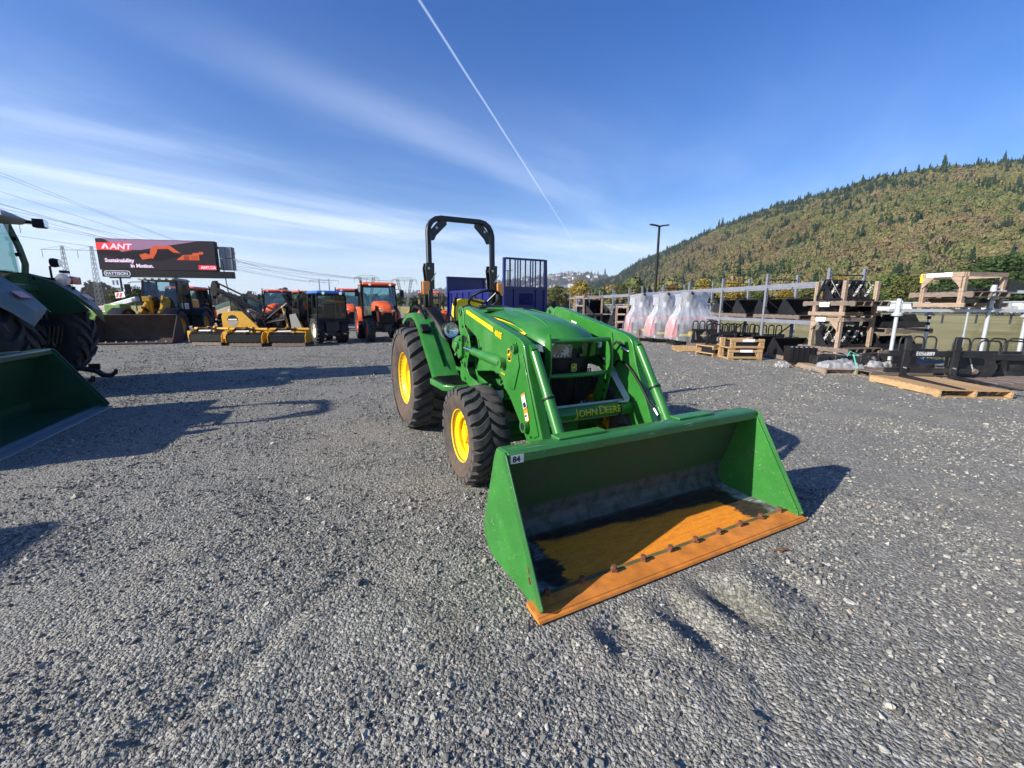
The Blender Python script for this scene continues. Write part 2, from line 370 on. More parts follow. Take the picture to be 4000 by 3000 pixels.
def gravel_mat():
    m = bpy.data.materials.new('crushed_gravel'); m.use_nodes = True; nt = m.node_tree; b = nt.nodes['Principled BSDF']
    tc = node(nt, 'ShaderNodeTexCoord'); v = tc.outputs['Object']
    v1 = node(nt, 'ShaderNodeTexVoronoi', {'Vector': v, 'Scale': 62.0, 'Randomness': 1.0}); v2 = node(nt, 'ShaderNodeTexVoronoi', {'Vector': v, 'Scale': 150.0})
    v3 = node(nt, 'ShaderNodeTexVoronoi', {'Vector': v, 'Scale': 21.0})
    sp = node(nt, 'ShaderNodeSeparateColor', {0: v1.outputs['Color']}); sp2 = node(nt, 'ShaderNodeSeparateColor', {0: v2.outputs['Color']}); sp3 = node(nt, 'ShaderNodeSeparateColor', {0: v3.outputs['Color']})
    t1, t2, t3 = N(nt, sp.outputs[0]), N(nt, sp2.outputs[0]), N(nt, sp3.outputs[0])
    c = mixc(nt, t1.pw(2.0), (0.130, 0.127, 0.110), (0.49, 0.47, 0.395))
    c = mixc(nt, t2 * 0.5, c, mixc(nt, t2.pw(2.2), (0.108, 0.104, 0.090), (0.48, 0.455, 0.385)))
    c = mixc(nt, (t3.ramp(0.95, 1.0)) * 0.25, c, (0.50, 0.50, 0.47))
    big = noise(nt, v, 0.55, 6, 0.62).ramp(0.50, 0.74); mid = noise(nt, v, 3.2, 5, 0.6).ramp(0.45, 0.75)
    c = mixc(nt, big * 0.78 * (mid * 0.6 + 0.4), c, (0.235, 0.212, 0.170))
    trk = noise(nt, node(nt, 'ShaderNodeMapping', {'Vector': v, 'Rotation': (0, 0, R(-62)), 'Scale': (1.9, 0.28, 1.0)}).outputs[0], 1.0, 6, .6)
    c = mixc(nt, trk.ramp(.50, .64) * (mid * .5 + .5) * .85, c, (0.30, 0.272, 0.215)); c = mixc(nt, (trk * -1.0 + 1.0).ramp(.58, .74) * .45, c, (0.085, 0.088, 0.080))
    sx = node(nt, 'ShaderNodeSeparateXYZ', {0: v}); px, py = N(nt, sx.outputs[0]), N(nt, sx.outputs[1]); wob = (noise(nt, v, 1.4, 4) - .5) * 1.1
    def streak(x0, y0, x1, y1, w):
        ux, uy = x1 - x0, y1 - y0; L = math.hypot(ux, uy); ux /= L; uy /= L
        q = ((px - x0) * uy - (py - y0) * ux + wob * w).ab() * (-1.0 / w) + 1.0; u = (px - x0) * ux + (py - y0) * uy
        return q.ramp(0.0, .9) * u.ramp(-.4, .6) * (u.ramp(L - .6, L + .5) * -1.0 + 1.0)
    dust = streak(2.6, 8.2, 5.4, 4.6, .55).mx(streak(3.9, 8.8, 6.3, 5.3, .35)).mx(streak(3.3, 3.6, 4.6, 1.9, .35)).mx(streak(-.9, 2.6, .1, 1.4, .28)) * (mid * .55 + .35)
    c = mixc(nt, dust, c, (0.33, 0.295, 0.225)); damp = streak(1.0, 2.05, 1.35, 1.75, .16).mx(streak(-.45, 1.9, -.1, 1.55, .13)).mx(streak(-6.2, 12.6, -5.4, 12.4, .3)) * .75
    c = mixc(nt, damp, c, (0.07, 0.068, 0.052))
    fines = noise(nt, v, 0.9, 5, 0.6).ramp(0.30, 0.55)
    c = mixc(nt, fines * 0.25, c, (0.25, 0.24, 0.215))
    nt.links.new(c.k, b.inputs['Base Color']); b.inputs['Roughness'].default_value = 0.92; b.inputs['Specular IOR Level'].default_value = 0.2
    hgt = N(nt, v1.outputs['Distance']) * -0.9 + t1 * 0.5 + N(nt, v2.outputs['Distance']) * -0.35 + t3 * 0.25
    bp = node(nt, 'ShaderNodeBump', {'Height': hgt, 'Strength': 1.0, 'Distance': 0.014}); nt.links.new(bp.outputs[0], b.inputs['Normal'])
    return m
M['gravel'] = gravel_mat()
def stone_mat():
    m = bpy.data.materials.new('gravel_stone'); m.use_nodes = True; nt = m.node_tree; b = nt.nodes['Principled BSDF']
    at = node(nt, 'ShaderNodeAttribute', attribute_type='INSTANCER', attribute_name='tint')
    tc = node(nt, 'ShaderNodeTexCoord'); n1 = noise(nt, tc.outputs['Object'], 3.0, 4).ramp(0.3, 0.7)
    t = N(nt, at.outputs['Fac'])
    c = mixc(nt, t.pw(2.6), (0.090, 0.089, 0.078), (0.53, 0.51, 0.43))
    c = mixc(nt, t.ramp(0.955, 0.985), c, (0.42, 0.33, 0.24))
    c = mixc(nt, n1 * 0.35, c, (0.22, 0.22, 0.22)); nt.links.new(c.k, b.inputs['Base Color']); b.inputs['Roughness'].default_value = 0.85
    b.inputs['Specular IOR Level'].default_value = 0.3
    return m
M['stone'] = stone_mat()

def axis_samples(lo, hi, dlo, dhi, step, far):
    a = list(np.arange(dlo, dhi + step / 2, step)); s = step; x = a[-1]
    while x < hi: s *= 1.25; x = min(x + s, hi); a.append(x)
    s = step; x = a[0]
    while x > lo: s *= 1.25; x = max(x - s, lo); a.insert(0, x)
    return np.array(a)
def sheet(name, xs, ys, hf, mats):
    X, Y = np.meshgrid(xs, ys); Z = hf(X, Y); nx, ny = len(xs), len(ys)
    co = np.stack([X, Y, Z], -1).reshape(-1, 3); i = np.arange(nx * ny).reshape(ny, nx)
    q = np.stack([i[:-1, :-1], i[:-1, 1:], i[1:, 1:], i[1:, :-1]], -1).reshape(-1, 4)
    me = bpy.data.meshes.new(name); me.vertices.add(len(co)); me.vertices.foreach_set('co', co.ravel().astype(np.float32))
    me.loops.add(q.size); me.loops.foreach_set('vertex_index', q.ravel().astype(np.int32))
    me.polygons.add(len(q)); me.polygons.foreach_set('loop_start', np.arange(0, q.size, 4, dtype=np.int32)); me.polygons.foreach_set('loop_total', np.full(len(q), 4, dtype=np.int32))
    me.update(calc_edges=True); me.polygons.foreach_set('use_smooth', [True] * len(q)); me.materials.append(mats)
    o = bpy.data.objects.new(name, me); COL.objects.link(o); return o
# the yard of crushed gravel, bounded by the chain link fence on its right
FX0, FY0, FK = 12.4, 13.3, -0.1426          # fence line: x = FX0 + FK*(y-FY0)
yard = sheet('gravel_yard', axis_samples(-60, 60, -4.2, 5.6, 0.035, 60), axis_samples(-25, 75, 0.7, 6.6, 0.035, 75), ground_h, M['gravel'])
yv = yard.data.vertices
for v in yv:
    lim = FX0 + FK * (v.co.y - FY0) - 0.1
    if v.co.x > lim: v.co.x = lim
tag(yard, kind='structure')
def field_mat():
    m = bpy.data.materials.new('dry_grass_field'); m.use_nodes = True; nt = m.node_tree; b = nt.nodes['Principled BSDF']
    tc = node(nt, 'ShaderNodeTexCoord'); v = tc.outputs['Object']
    a = noise(nt, v, 0.12, 6, 0.65).ramp(0.38, 0.62); d = noise(nt, v, 9.0, 6, 0.7).ramp(0.3, 0.7); e = noise(nt, v, 0.02, 3).ramp(0.4, 0.6)
    c = mixc(nt, a, (0.58, 0.47, 0.21), (0.34, 0.33, 0.12)); c = mixc(nt, d * 0.5, c, (0.36, 0.30, 0.13)); c = mixc(nt, e * 0.4, c, (0.30, 0.28, 0.10))
    nt.links.new(c.k, b.inputs['Base Color']); b.inputs['Roughness'].default_value = 0.95; b.inputs['Specular IOR Level'].default_value = 0.1
    bp = node(nt, 'ShaderNodeBump', {'Height': d, 'Strength': 1.0, 'Distance': 0.1}); nt.links.new(bp.outputs[0], b.inputs['Normal'])
    return m
M['field'] = field_mat()
grd = sheet('ground', axis_samples(-5200, 5200, 12.0, 60.0, 2.0, 5200), axis_samples(-600, 5600, 0.0, 60.0, 2.0, 9000), lambda x, y: x * 0 - 0.05 + 0.03 * np.clip(vnoise(x * .2, y * .2), -1, 0), M['field'])
tag(grd, kind='structure')

# stones: real geometry near the camera, scattered as one mass
def gn_scatter(name, pts, rots, scls, tints, protos, material):
    me = bpy.data.meshes.new(name); n = len(pts); me.vertices.add(n); me.vertices.foreach_set('co', np.asarray(pts, np.float32).ravel())
    for nm, dat, ty, key in (('rot', rots, 'FLOAT_VECTOR', 'vector'), ('scl', scls, 'FLOAT_VECTOR', 'vector'), ('tint', tints, 'FLOAT', 'value')):
        at = me.attributes.new(nm, ty, 'POINT'); at.data.foreach_set(key, np.asarray(dat, np.float32).ravel())
    me.materials.append(material)
    o = bpy.data.objects.new(name, me); COL.objects.link(o)
    ng = bpy.data.node_groups.new(name + '_nodes', 'GeometryNodeTree')
    ng.interface.new_socket('Geometry', in_out='INPUT', socket_type='NodeSocketGeometry'); ng.interface.new_socket('Geometry', in_out='OUTPUT', socket_type='NodeSocketGeometry')
    A = ng.nodes.new; L = ng.links.new
    gi = A('NodeGroupInput'); go = A('NodeGroupOutput'); jn = A('GeometryNodeGeometryToInstance')
    for k, (kind, seed) in enumerate(protos):
        if kind == 'stone': pr = A('GeometryNodeMeshIcoSphere'); pr.inputs['Radius'].default_value = 1.0; pr.inputs['Subdivisions'].default_value = 2
        elif kind == 'round': pr = A('GeometryNodeMeshIcoSphere'); pr.inputs['Radius'].default_value = 0.9; pr.inputs['Subdivisions'].default_value = 4
        elif kind == 'cone':
            pr = A('GeometryNodeMeshCone'); pr.inputs['Vertices'].default_value = 14; pr.inputs['Side Segments'].default_value = 12; pr.inputs['Radius Top'].default_value = 0.02; pr.inputs['Radius Bottom'].default_value = 0.85; pr.inputs['Depth'].default_value = 2.0
        sp = A('GeometryNodeSetPosition'); L(pr.outputs[0], sp.inputs[0])
        nz = A('ShaderNodeTexNoise'); nz.inputs['Scale'].default_value = {'stone': 0.75, 'round': 1.3, 'cone': 1.6}[kind]; nz.inputs['Detail'].default_value = 3 if kind != 'stone' else 1
        ps = A('GeometryNodeInputPosition'); ad = A('ShaderNodeVectorMath'); ad.operation = 'ADD'; ad.inputs[1].default_value = (seed * 3.7, seed * 1.3, seed * 9.1)
        L(ps.outputs[0], ad.inputs[0]); L(ad.outputs[0], nz.inputs['Vector'])
        sb = A('ShaderNodeVectorMath'); sb.operation = 'SUBTRACT'; L(nz.outputs['Color'], sb.inputs[0]); sb.inputs[1].default_value = (0.5, 0.5, 0.5)
        sc = A('ShaderNodeVectorMath'); sc.operation = 'SCALE'; L(sb.outputs[0], sc.inputs[0]); sc.inputs['Scale'].default_value = {'stone': 2.6, 'round': 2.0, 'cone': 0.7}[kind]
        L(sc.outputs[0], sp.inputs['Offset'])
        last = sp.outputs[0]
        if kind != 'stone':     # a shell of leaf sprays over the crown, so its edge is broken
            dp = A('GeometryNodeDistributePointsOnFaces'); L(last, dp.inputs[0]); dp.inputs['Density'].default_value = 34.0 if kind == 'round' else 42.0; dp.inputs['Seed'].default_value = seed
            gq = A('GeometryNodeMeshGrid'); gq.inputs[0].default_value = .30 if kind == 'round' else .20; gq.inputs[1].default_value = .22 if kind == 'round' else .30; gq.inputs[2].default_value = 2; gq.inputs[3].default_value = 2
            rv = A('FunctionNodeRandomValue'); rv.data_type = 'FLOAT_VECTOR'; rv.inputs[0].default_value = (-3.1, -3.1, -3.1) if kind == 'round' else (-.9, -.9, -3.1); rv.inputs[1].default_value = (3.1, 3.1, 3.1) if kind == 'round' else (.5, .9, 3.1)
            io = A('GeometryNodeInstanceOnPoints'); L(dp.outputs[0], io.inputs['Points']); L(gq.outputs[0], io.inputs['Instance']); L(rv.outputs[0], io.inputs['Rotation'])
            rl = A('GeometryNodeRealizeInstances'); L(io.outputs[0], rl.inputs[0])
            tf = A('GeometryNodeTransform'); L(last, tf.inputs[0]); tf.inputs['Scale'].default_value = (.86, .86, .88)
            jj = A('GeometryNodeJoinGeometry'); L(rl.outputs[0], jj.inputs[0]); L(tf.outputs[0], jj.inputs[0]); last = jj.outputs[0]
        L(last, jn.inputs[0])
    mt = A('GeometryNodeSetMaterial'); mt.inputs['Material'].default_value = material; L(jn.outputs[0], mt.inputs[0])
    ip = A('GeometryNodeInstanceOnPoints'); L(gi.outputs[0], ip.inputs['Points']); L(mt.outputs[0], ip.inputs['Instance'])
    ip.inputs['Pick Instance'].default_value = True
    ri = A('FunctionNodeRandomValue'); ri.data_type = 'INT'; ri.inputs[4].default_value = 0; ri.inputs[5].default_value = len(protos) - 1; L(ri.outputs[2], ip.inputs['Instance Index'])
    for nm, sk in (('rot', 'Rotation'), ('scl', 'Scale')):
        na = A('GeometryNodeInputNamedAttribute'); na.data_type = 'FLOAT_VECTOR'; na.inputs[0].default_value = nm; L(na.outputs[0], ip.inputs[sk])
    L(ip.outputs[0], go.inputs[0])
    md = o.modifiers.new('scatter', 'NODES'); md.node_group = ng
    tag(o, kind='stuff'); return o
def stone_field():
    P = []
    for (r0, r1, dens, smin, med) in ((0.75, 2.2, 6200, .0022, .0042), (2.2, 4.2, 3600, .0030, .0047), (4.2, 7.5, 1300, .004, .0054), (7.5, 13.5, 620, .0055, .0070), (13.5, 21, 170, .008, .0095)):
        ar = 0.5 * (r1 ** 2 - r0 ** 2) * R(120); n = int(dens * ar)
        r = np.sqrt(rs.uniform(r0 ** 2, r1 ** 2, n)); t = rs.uniform(R(-60), R(60), n)
        s = np.clip(np.exp(rs.normal(math.log(med), 0.44, n)), smin, 0.020)
        x, y = r * np.sin(t), r * np.cos(t)
        keep = (vnoise(x * 1.7 + 9, y * 1.7) + 0.5 * vnoise(x * 5, y * 5) > rs.uniform(-0.95, 0.75, n))
        P.append(np.stack([x, y, s], 1)[keep])
    P = np.concatenate(P); x, y, s = P.T; n = len(P)
    c_, s_ = math.cos(TYAW), math.sin(TYAW); a = (x - TX) * c_ + (y - TY) * s_; l = -(x - TX) * s_ + (y - TY) * c_
    ok = ~((a > 2.9) & (a < 3.72) & (np.abs(l) < 1.1)); x, y, s = x[ok], y[ok], s[ok]; n = len(x)
    pts = np.stack([x, y, ground_h(x, y) + s * 0.15], 1)
    rots = np.stack([rs.normal(0, 0.45, n), rs.normal(0, 0.45, n), rs.uniform(0, 6.28, n)], 1)
    sc = s[:, None] * np.stack([rs.uniform(0.9, 1.5, n), rs.uniform(0.7, 1.1, n), rs.uniform(0.45, 0.9, n)], 1)
    gn_scatter('loose_gravel', pts, rots, sc, rs.rand(n), [('stone', k) for k in range(6)], M['stone'])
stone_field()

# hills: ridge angles as seen from the yard, put at their real distances
HILL = dict(az=[4, 9, 13.06, 16.33, 21.05, 24.95, 30.52, 35.51, 39.02, 43.04, 46.35, 50, 60, 80], el=[1.0, 2.2, 3.38, 5.4, 7.2, 8.7, 10.4, 11.25, 11.95, 12.0, 11.7, 11.2, 9.0, 5.0],
            dr=[2000, 1900, 1800, 1600, 1350, 1200, 1050, 980, 950, 950, 950, 960, 1000, 1100], d0=[700, 640, 560, 470, 380, 330, 290, 270, 260, 255, 250, 250, 250, 250])
FAR = dict(az=[-75, -45, -35, -25, -18, -13.97, -11.71, -7.43, -0.4, 3.29, 4.96, 7.6, 9.89, 11.52, 12.49, 14.43, 20], el=[0.4, 0.5, 0.5, 0.6, 0.8, 1.15, 1.5, 2.0, 3.0, 3.35, 3.5, 3.72, 3.8, 3.55, 3.3, 2.5, 1.0],
           dr=[4200] * 8 + [3900, 3700, 3600, 3500, 3400, 3400, 3400, 3400, 3400], d0=[2600] * 17)
def hill_fn(T, bump):
    def f(az, d):
        el = np.interp(az, T['az'], T['el']); dr = np.interp(az, T['az'], T['dr']); d0 = np.interp(az, T['az'], T['d0'])
        H = dr * np.tan(np.radians(el)) + 1.5
        s = (d - d0) / (dr - d0); up = np.clip(s, 0, 1) ** 1.12
        x, y = d * np.sin(np.radians(az)), d * np.cos(np.radians(az))
        nz = fbm(x / (bump * 9), y / (bump * 9), 3) * bump * np.clip(s * 3, 0, 1) * np.clip((1 - s) * 3, 0.12, 1)
        z = H * up + nz; z = np.where(s > 1, H * (1 - 0.35 * (s - 1) ** 1.3) + nz, z)
        return np.maximum(z, -6) - 0.5
    return f
hillf, farf = hill_fn(HILL, 13.0), hill_fn(FAR, 12.0)
def forest_floor(name, c0, c1):
    return mat(name, c0, 0.95, 0, 0.35, 0.05, bump=0.8, bs=0.4, dirt=0.6, dcol=c1, ds=0.02, spec=0.1)
def polar(name, f, a0, a1, na, T, nd, m):
    az = np.linspace(a0, a1, na); k = np.linspace(-0.06, 1.9, nd); co = []
    for a in az:
        d0 = np.interp(a, T['az'], T['d0']); dr = np.interp(a, T['az'], T['dr']); d = d0 + (dr - d0) * k
        z = f(np.full(nd, a), d); co.append(np.stack([d * math.sin(R(a)), d * math.cos(R(a)), z], 1))
    co = np.concatenate(co); i = np.arange(na * nd).reshape(na, nd); q = np.stack([i[:-1, :-1], i[1:, :-1], i[1:, 1:], i[:-1, 1:]], -1).reshape(-1, 4)
    me = bpy.data.meshes.new(name); me.from_pydata(co.tolist(), [], q.tolist()); me.polygons.foreach_set('use_smooth', [True] * len(q)); me.materials.append(m); me.update()
    o = bpy.data.objects.new(name, me); COL.objects.link(o); return tag(o, kind='structure')
M['floor1'] = forest_floor('forest_floor', (0.075, 0.072, 0.030), (0.115, 0.09, 0.045)); M['floor2'] = forest_floor('far_forest_floor', (0.045, 0.055, 0.035), (0.07, 0.06, 0.04))
polar('hill', hillf, 4, 80, 150, HILL, 60, M['floor1'])
polar('far_hill', farf, -75, 20, 160, FAR, 40, M['floor2'])
def foliage_mat(name, stops, attr=True, sat=1.0):
    m = bpy.data.materials.new(name); m.use_nodes = True; nt = m.node_tree; b = nt.nodes['Principled BSDF']
    if attr: t = N(nt, node(nt, 'ShaderNodeAttribute', attribute_type='INSTANCER', attribute_name='tint').outputs['Fac'])
    else: t = N(nt, node(nt, 'ShaderNodeObjectInfo').outputs['Random'])
    cr = node(nt, 'ShaderNodeValToRGB', {0: t}); e = cr.color_ramp.elements
    while len(e) < len(stops): e.new(0.5)
    for k, (p, c) in enumerate(stops): e[k].position = p; e[k].color = tuple(c) + (1,)
    tc = node(nt, 'ShaderNodeTexCoord'); n1 = noise(nt, tc.outputs['Object'], 2.2 if attr else 1.3, 5, 0.7).ramp(0.3, 0.72)
    cc = N(nt, cr.outputs[0]); c = mixc(nt, n1, mixc(nt, 1.0, cc, (0.72, 0.72, 0.68), 'MULTIPLY'), mixc(nt, 1.0, cc, (1.22, 1.19, 1.12), 'MULTIPLY'))
    nt.links.new(c.k, b.inputs['Base Color']); b.inputs['Roughness'].default_value = 0.85; b.inputs['Specular IOR Level'].default_value = 0.15
    if attr:
        bp = node(nt, 'ShaderNodeBump', {'Height': noise(nt, tc.outputs['Object'], 5.0, 4, 0.7), 'Strength': 1.0, 'Distance': 0.6}); nt.links.new(bp.outputs[0], b.inputs['Normal'])
    return m
DEC = [(0.0, (0.075, 0.105, 0.042)), (0.3, (0.135, 0.155, 0.060)), (0.5, (0.195, 0.185, 0.080)), (0.68, (0.185, 0.150, 0.095)), (0.82, (0.25, 0.185, 0.080)), (1.0, (0.175, 0.145, 0.115))]
M['decid'] = foliage_mat('autumn_foliage', DEC); M['conif'] = foliage_mat('conifer_foliage', [(0, (0.022, 0.045, 0.026)), (1, (0.045, 0.075, 0.038))])
M['fardec'] = foliage_mat('far_foliage', [(0, (0.065, 0.08, 0.042)), (0.5, (0.115, 0.105, 0.06)), (1, (0.16, 0.125, 0.065))])
def forest(name, f, T, a0, a1, n, sz, kind, dens, m, k0=0.0, k1=1.06, tall=1.0):
    az = rs.uniform(a0, a1, n); u = np.sqrt(rs.uniform(0, 1, n)); d0 = np.interp(az, T['az'], T['d0']); dr = np.interp(az, T['az'], T['dr'])
    d = d0 + (dr - d0) * (k0 + (k1 - k0) * u); x, y = d * np.sin(np.radians(az)), d * np.cos(np.radians(az)); z = f(az, d)
    keep = dens(az, (d - d0) / (dr - d0), x, y) > rs.rand(n); x, y, z, az, d = x[keep], y[keep], z[keep], az[keep], d[keep]; n = len(x)
    s = sz * np.exp(rs.normal(0, 0.28, n))
    hgt = s * rs.uniform(0.9, 1.3, n) * tall
    sc = np.stack([s * rs.uniform(.8, 1.2, n), s * rs.uniform(.8, 1.2, n), hgt], 1)
    t = np.clip(0.5 + 0.28 * fbm(x / 90, y / 90, 3) + rs.normal(0, 0.13, n), 0, 1)
    gn_scatter(name, np.stack([x, y, z + hgt * (0.55 if kind == 'round' else -0.05)], 1), np.stack([x * 0, x * 0, rs.uniform(0, 6.28, n)], 1), sc, t, [(kind, k) for k in range(5)], m)
def dens_con(az, s, x, y):
    ridge = np.exp(-((s - 1.0) / 0.10) ** 2) * np.clip((44 - az) / 12, 0.25, 1) + np.exp(-((s - .8) / .2) ** 2) * np.clip((24 - az) / 9, 0, 1)
    west = np.clip((20 - az) / 6, 0, 1) * 0.8
    return np.clip(ridge + west + 0.42 * np.clip(fbm(x / 60, y / 60, 3) * 2 - 0.35, 0, 1) + 0.03, 0, 1)
forest('hillside_broadleaf_forest', hillf, HILL, 6, 62, 90000, 2.6, 'round', lambda az, s, x, y: 1 - 0.75 * dens_con(az, s, x, y) - 0.9 * (np.hypot((az - 31.2) / 2.2, (s - 0.40) / 0.035) < 1), M['decid'])
forest('hillside_conifer_forest', hillf, HILL, 4, 62, 40000, 1.9, 'cone', dens_con, M['conif'], 0, 1.02, 2.3)
forest('far_hill_forest', farf, FAR, -50, 18, 52000, 7.5, 'round', lambda az, s, x, y: 0.85 - 0.4 * (fbm(x / 200, y / 200, 2) > 0.55) + 0 * az, M['fardec'], 0.0, 1.03)
forest('far_hill_conifer_forest', farf, FAR, -50, 18, 9000, 5.0, 'cone', lambda az, s, x, y: 0.35 + 0.6 * (s > 0.9), M['conif'], 0, 1.01, 2.6)

def haze():
    m = bpy.data.materials.new('thin_air_haze'); m.use_nodes = True; nt = m.node_tree; nt.nodes.clear()
    pv = node(nt, 'ShaderNodeVolumePrincipled', {'Color': (.80, .88, 1.0, 1), 'Density': 0.00011, 'Anisotropy': 0.2}); nt.links.new(pv.outputs[0], node(nt, 'ShaderNodeOutputMaterial').inputs['Volume'])
    o = put('haze', m, None, lambda b: b.b2(-5400, 5400, -700, 5800, -9, 420)); tag(o, kind='stuff')
haze()

# ---------------------------------------------------------------- wheels
def tyre_mb(Ro, W, Rr, nl, style, lh=0.03, seg=40, soft=False):
    mb = MB(); h = W / 2; Rs = Rr + (Ro - Rr) * 0.5
    prof = [(-h * .72, Rr - .012), (-h * .86, Rr + .01), (-h * .99, Rs - .02), (-h * 1.0, Rs + .03), (-h * .93, Ro - lh - .035), (-h * .78, Ro - lh - .006), (-h * .4, Ro - lh + .002), (0, Ro - lh + .005)]
    prof = prof + [(-a, r) for a, r in prof[-2::-1]]
    mb.lathe(prof, n=seg)
    def rad(y):
        t = abs(y) / h
        return Ro - max(0, t - .72) ** 2 * .9 * (Ro - Rr) - (0.004 if t < .1 else 0)
    def lug(th0, y0, y1, sk, wd, k=4, drop=0.0):
        mb.m(1); vs = []; fs = []
        for i in range(k + 1):
            t = i / k; y = y0 + (y1 - y0) * t; th = th0 + sk(t); w = wd * (1 + .25 * t)
            ro = rad(y); ri = ro - lh - .02
            if t > .8: ro -= drop
            for (r, e) in ((ri, -w * 1.35), (ro, -w), (ro, w), (ri, w * 1.35)):
                a = th + e; vs.append((r * math.sin(a), y, r * math.cos(a)))
        for i in range(k):
            b = i * 4
            for j in range(3): fs.append((b + j, b + j + 1, b + j + 5, b + j + 4))
        fs += [(3, 2, 1, 0), (k * 4, k * 4 + 1, k * 4 + 2, k * 4 + 3)]
        mb.add(vs, fs); mb.m(0)
    p = 2 * math.pi / nl
    for i in range(nl):
        for sd in (-1, 1):
            th = i * p + (p / 2 if sd > 0 else 0)
            if style == 'bar':       # long 45 degree bars of a traction tyre
                lug(th, sd * -0.03 * W, sd * h * .97, lambda t: -(t ** .9) * (W * .42) / Ro, p * .17, 5)
            elif style == 'r4':      # wide industrial bars
                lug(th, sd * -0.02 * W, sd * h * .99, lambda t: -(t ** 1.2) * (W * .30) / Ro, p * .27, 5)
            else:                    # interlocked chevrons of the small front tyre
                lug(th, sd * 0.01 * W, sd * h * 1.0, lambda t: (-(t * 1.5 if t < .5 else .75 + (t - .5) * .35)) * (W * .30) / Ro, p * .25, 5)
    return mb
def rim_mb(W, Rr, depth=0.10, nb=8, holes=False):
    mb = MB(); h = W / 2; f = h * .80
    mb.lathe([(f - .012, Rr + .022), (f, Rr + .024), (f + .006, Rr + .012), (f, Rr - .004), (f - .03, Rr - .014), (f - depth * .55, Rr - .045), (f - depth * .62, Rr - .075), (f - depth, Rr * .80 - .02), (f - depth * 1.12, Rr * .55), (f - depth, Rr * .42), (f - depth * .98, Rr * .30), (f - depth * .5, Rr * .28), (f - depth * .45, Rr * .2), (f - depth * .45, 0.0)], n=36)
    mb.lathe([(-f, Rr + .02), (-f, Rr - .01), (-f + .05, Rr - .03), (f - depth, Rr - .05)], n=36)
    mb.m(1)
    for i in range(nb):
        t = 2 * math.pi * (i + .5) / nb; r = Rr * .38
        mb.cyl((r * math.sin(t), f - depth * 1.0, r * math.cos(t)), (r * math.sin(t), f - depth * .82, r * math.cos(t)), Rr * .035, n=6)
    return mb
_wheelcache = {}
def wheel(parent, c, Ro, W, Rr, nl, style, side, rimmat, tmats, depth=0.1, rot=0.0, lh=0.03, steer=0.0, nb=8, seg=40):
    """side -1: the rim's face looks to -y"""
    key = (Ro, W, Rr, nl, style, rimmat.name, tmats[0].name, depth, lh)
    if key not in _wheelcache:
        _wheelcache[key] = (tyre_mb(Ro, W, Rr, nl, style, lh, seg).mesh('tyre', tmats, 42), rim_mb(W, Rr, depth, nb).mesh('rim', [rimmat, M['steel']], 35))
    tm, rm = _wheelcache[key]
    e = empty('wheel', c, 0 if side > 0 else math.pi, parent=parent); e.rotation_euler = (0, rot, (0 if side > 0 else math.pi) + steer)
    for nm, me in (('tyre', tm), ('rim', rm)):
        o = bpy.data.objects.new(nm, me); COL.objects.link(o); o.parent = e
    return e
def text_obj(txt, size, m, parent, loc, rot, name='lettering', ext=0.0008, align='LEFT', sx=1.0, bold=0.0, shear=0.0, wrap=None):
    cu = bpy.data.curves.new('t', 'FONT'); cu.body = txt; cu.size = size; cu.extrude = ext; cu.align_x = align; cu.offset = bold; cu.shear = shear; cu.resolution_u = 3
    to = bpy.data.objects.new('t', cu); COL.objects.link(to); dg = bpy.context.evaluated_depsgraph_get(); dg.update()
    me = bpy.data.meshes.new_from_object(to.evaluated_get(dg)); bpy.data.objects.remove(to); bpy.data.curves.remove(cu)
    for v in me.vertices: v.co.x *= sx
    if wrap:
        import bmesh
        bm = bmesh.new(); bm.from_mesh(me); bmesh.ops.triangulate(bm, faces=bm.faces)
        for _ in range(2): bmesh.ops.subdivide_edges(bm, edges=[e for e in bm.edges if e.calc_length() > .012], cuts=1)
        bmesh.ops.triangulate(bm, faces=bm.faces); bmesh.ops.subdivide_edges(bm, edges=[e for e in bm.edges if e.calc_length() > .010], cuts=1); bm.to_mesh(me); bm.free()
        for v in me.vertices:
            a = (v.co.y - .026) / wrap; r = wrap + v.co.z; v.co.y = r * math.sin(a); v.co.z = r * math.cos(a)
    me.materials.clear(); me.materials.append(m); me.name = name
    o = bpy.data.objects.new(name, me); COL.objects.link(o); o.parent = parent; o.location = loc; o.rotation_euler = rot
    return o
DEER = [(-.50, .02), (-.34, .10), (-.16, .13), (.02, .12), (.16, .20), (.22, .34), (.12, .44), (.20, .46), (.28, .38), (.30, .48), (.34, .36), (.46, .28), (.42, .22), (.34, .20), (.28, .06), (.22, -.04), (.34, -.14), (.30, -.30), (.25, -.30), (.26, -.16), (.12, -.10), (-.06, -.06), (-.18, -.08), (-.30, -.24), (-.24, -.40), (-.30, -.40), (-.38, -.22), (-.34, -.06), (-.44, -.04), (-.52, -.20), (-.50, -.04)]
def rrect(w, h, r, n=4):
    out = []
    for cx, cz, a in ((w / 2 - r, h / 2 - r, 0), (-w / 2 + r, h / 2 - r, 90), (-w / 2 + r, -h / 2 + r, 180), (w / 2 - r, -h / 2 + r, 270)): out += arc(cx, cz, r, a, a + 90, n)
    return out
def deer_badge(parent, loc, rot, w, h, c_edge, c_in, c_deer, flip=1):
    e = put('badge', [c_edge, c_in, c_deer], parent, lambda mb: (mb.prism(rrect(w, h, w * .22), 0, .0015, 'z'), mb.m(1).prism(rrect(w * .86, h * .88, w * .18), .0015, .0025, 'z'),
        mb.m(2).prism([(x * flip * w * .78, y * h * .72 + h * .02) for x, y in DEER], .0025, .0035, 'z')))
    e.location = loc; e.rotation_euler = rot; return e

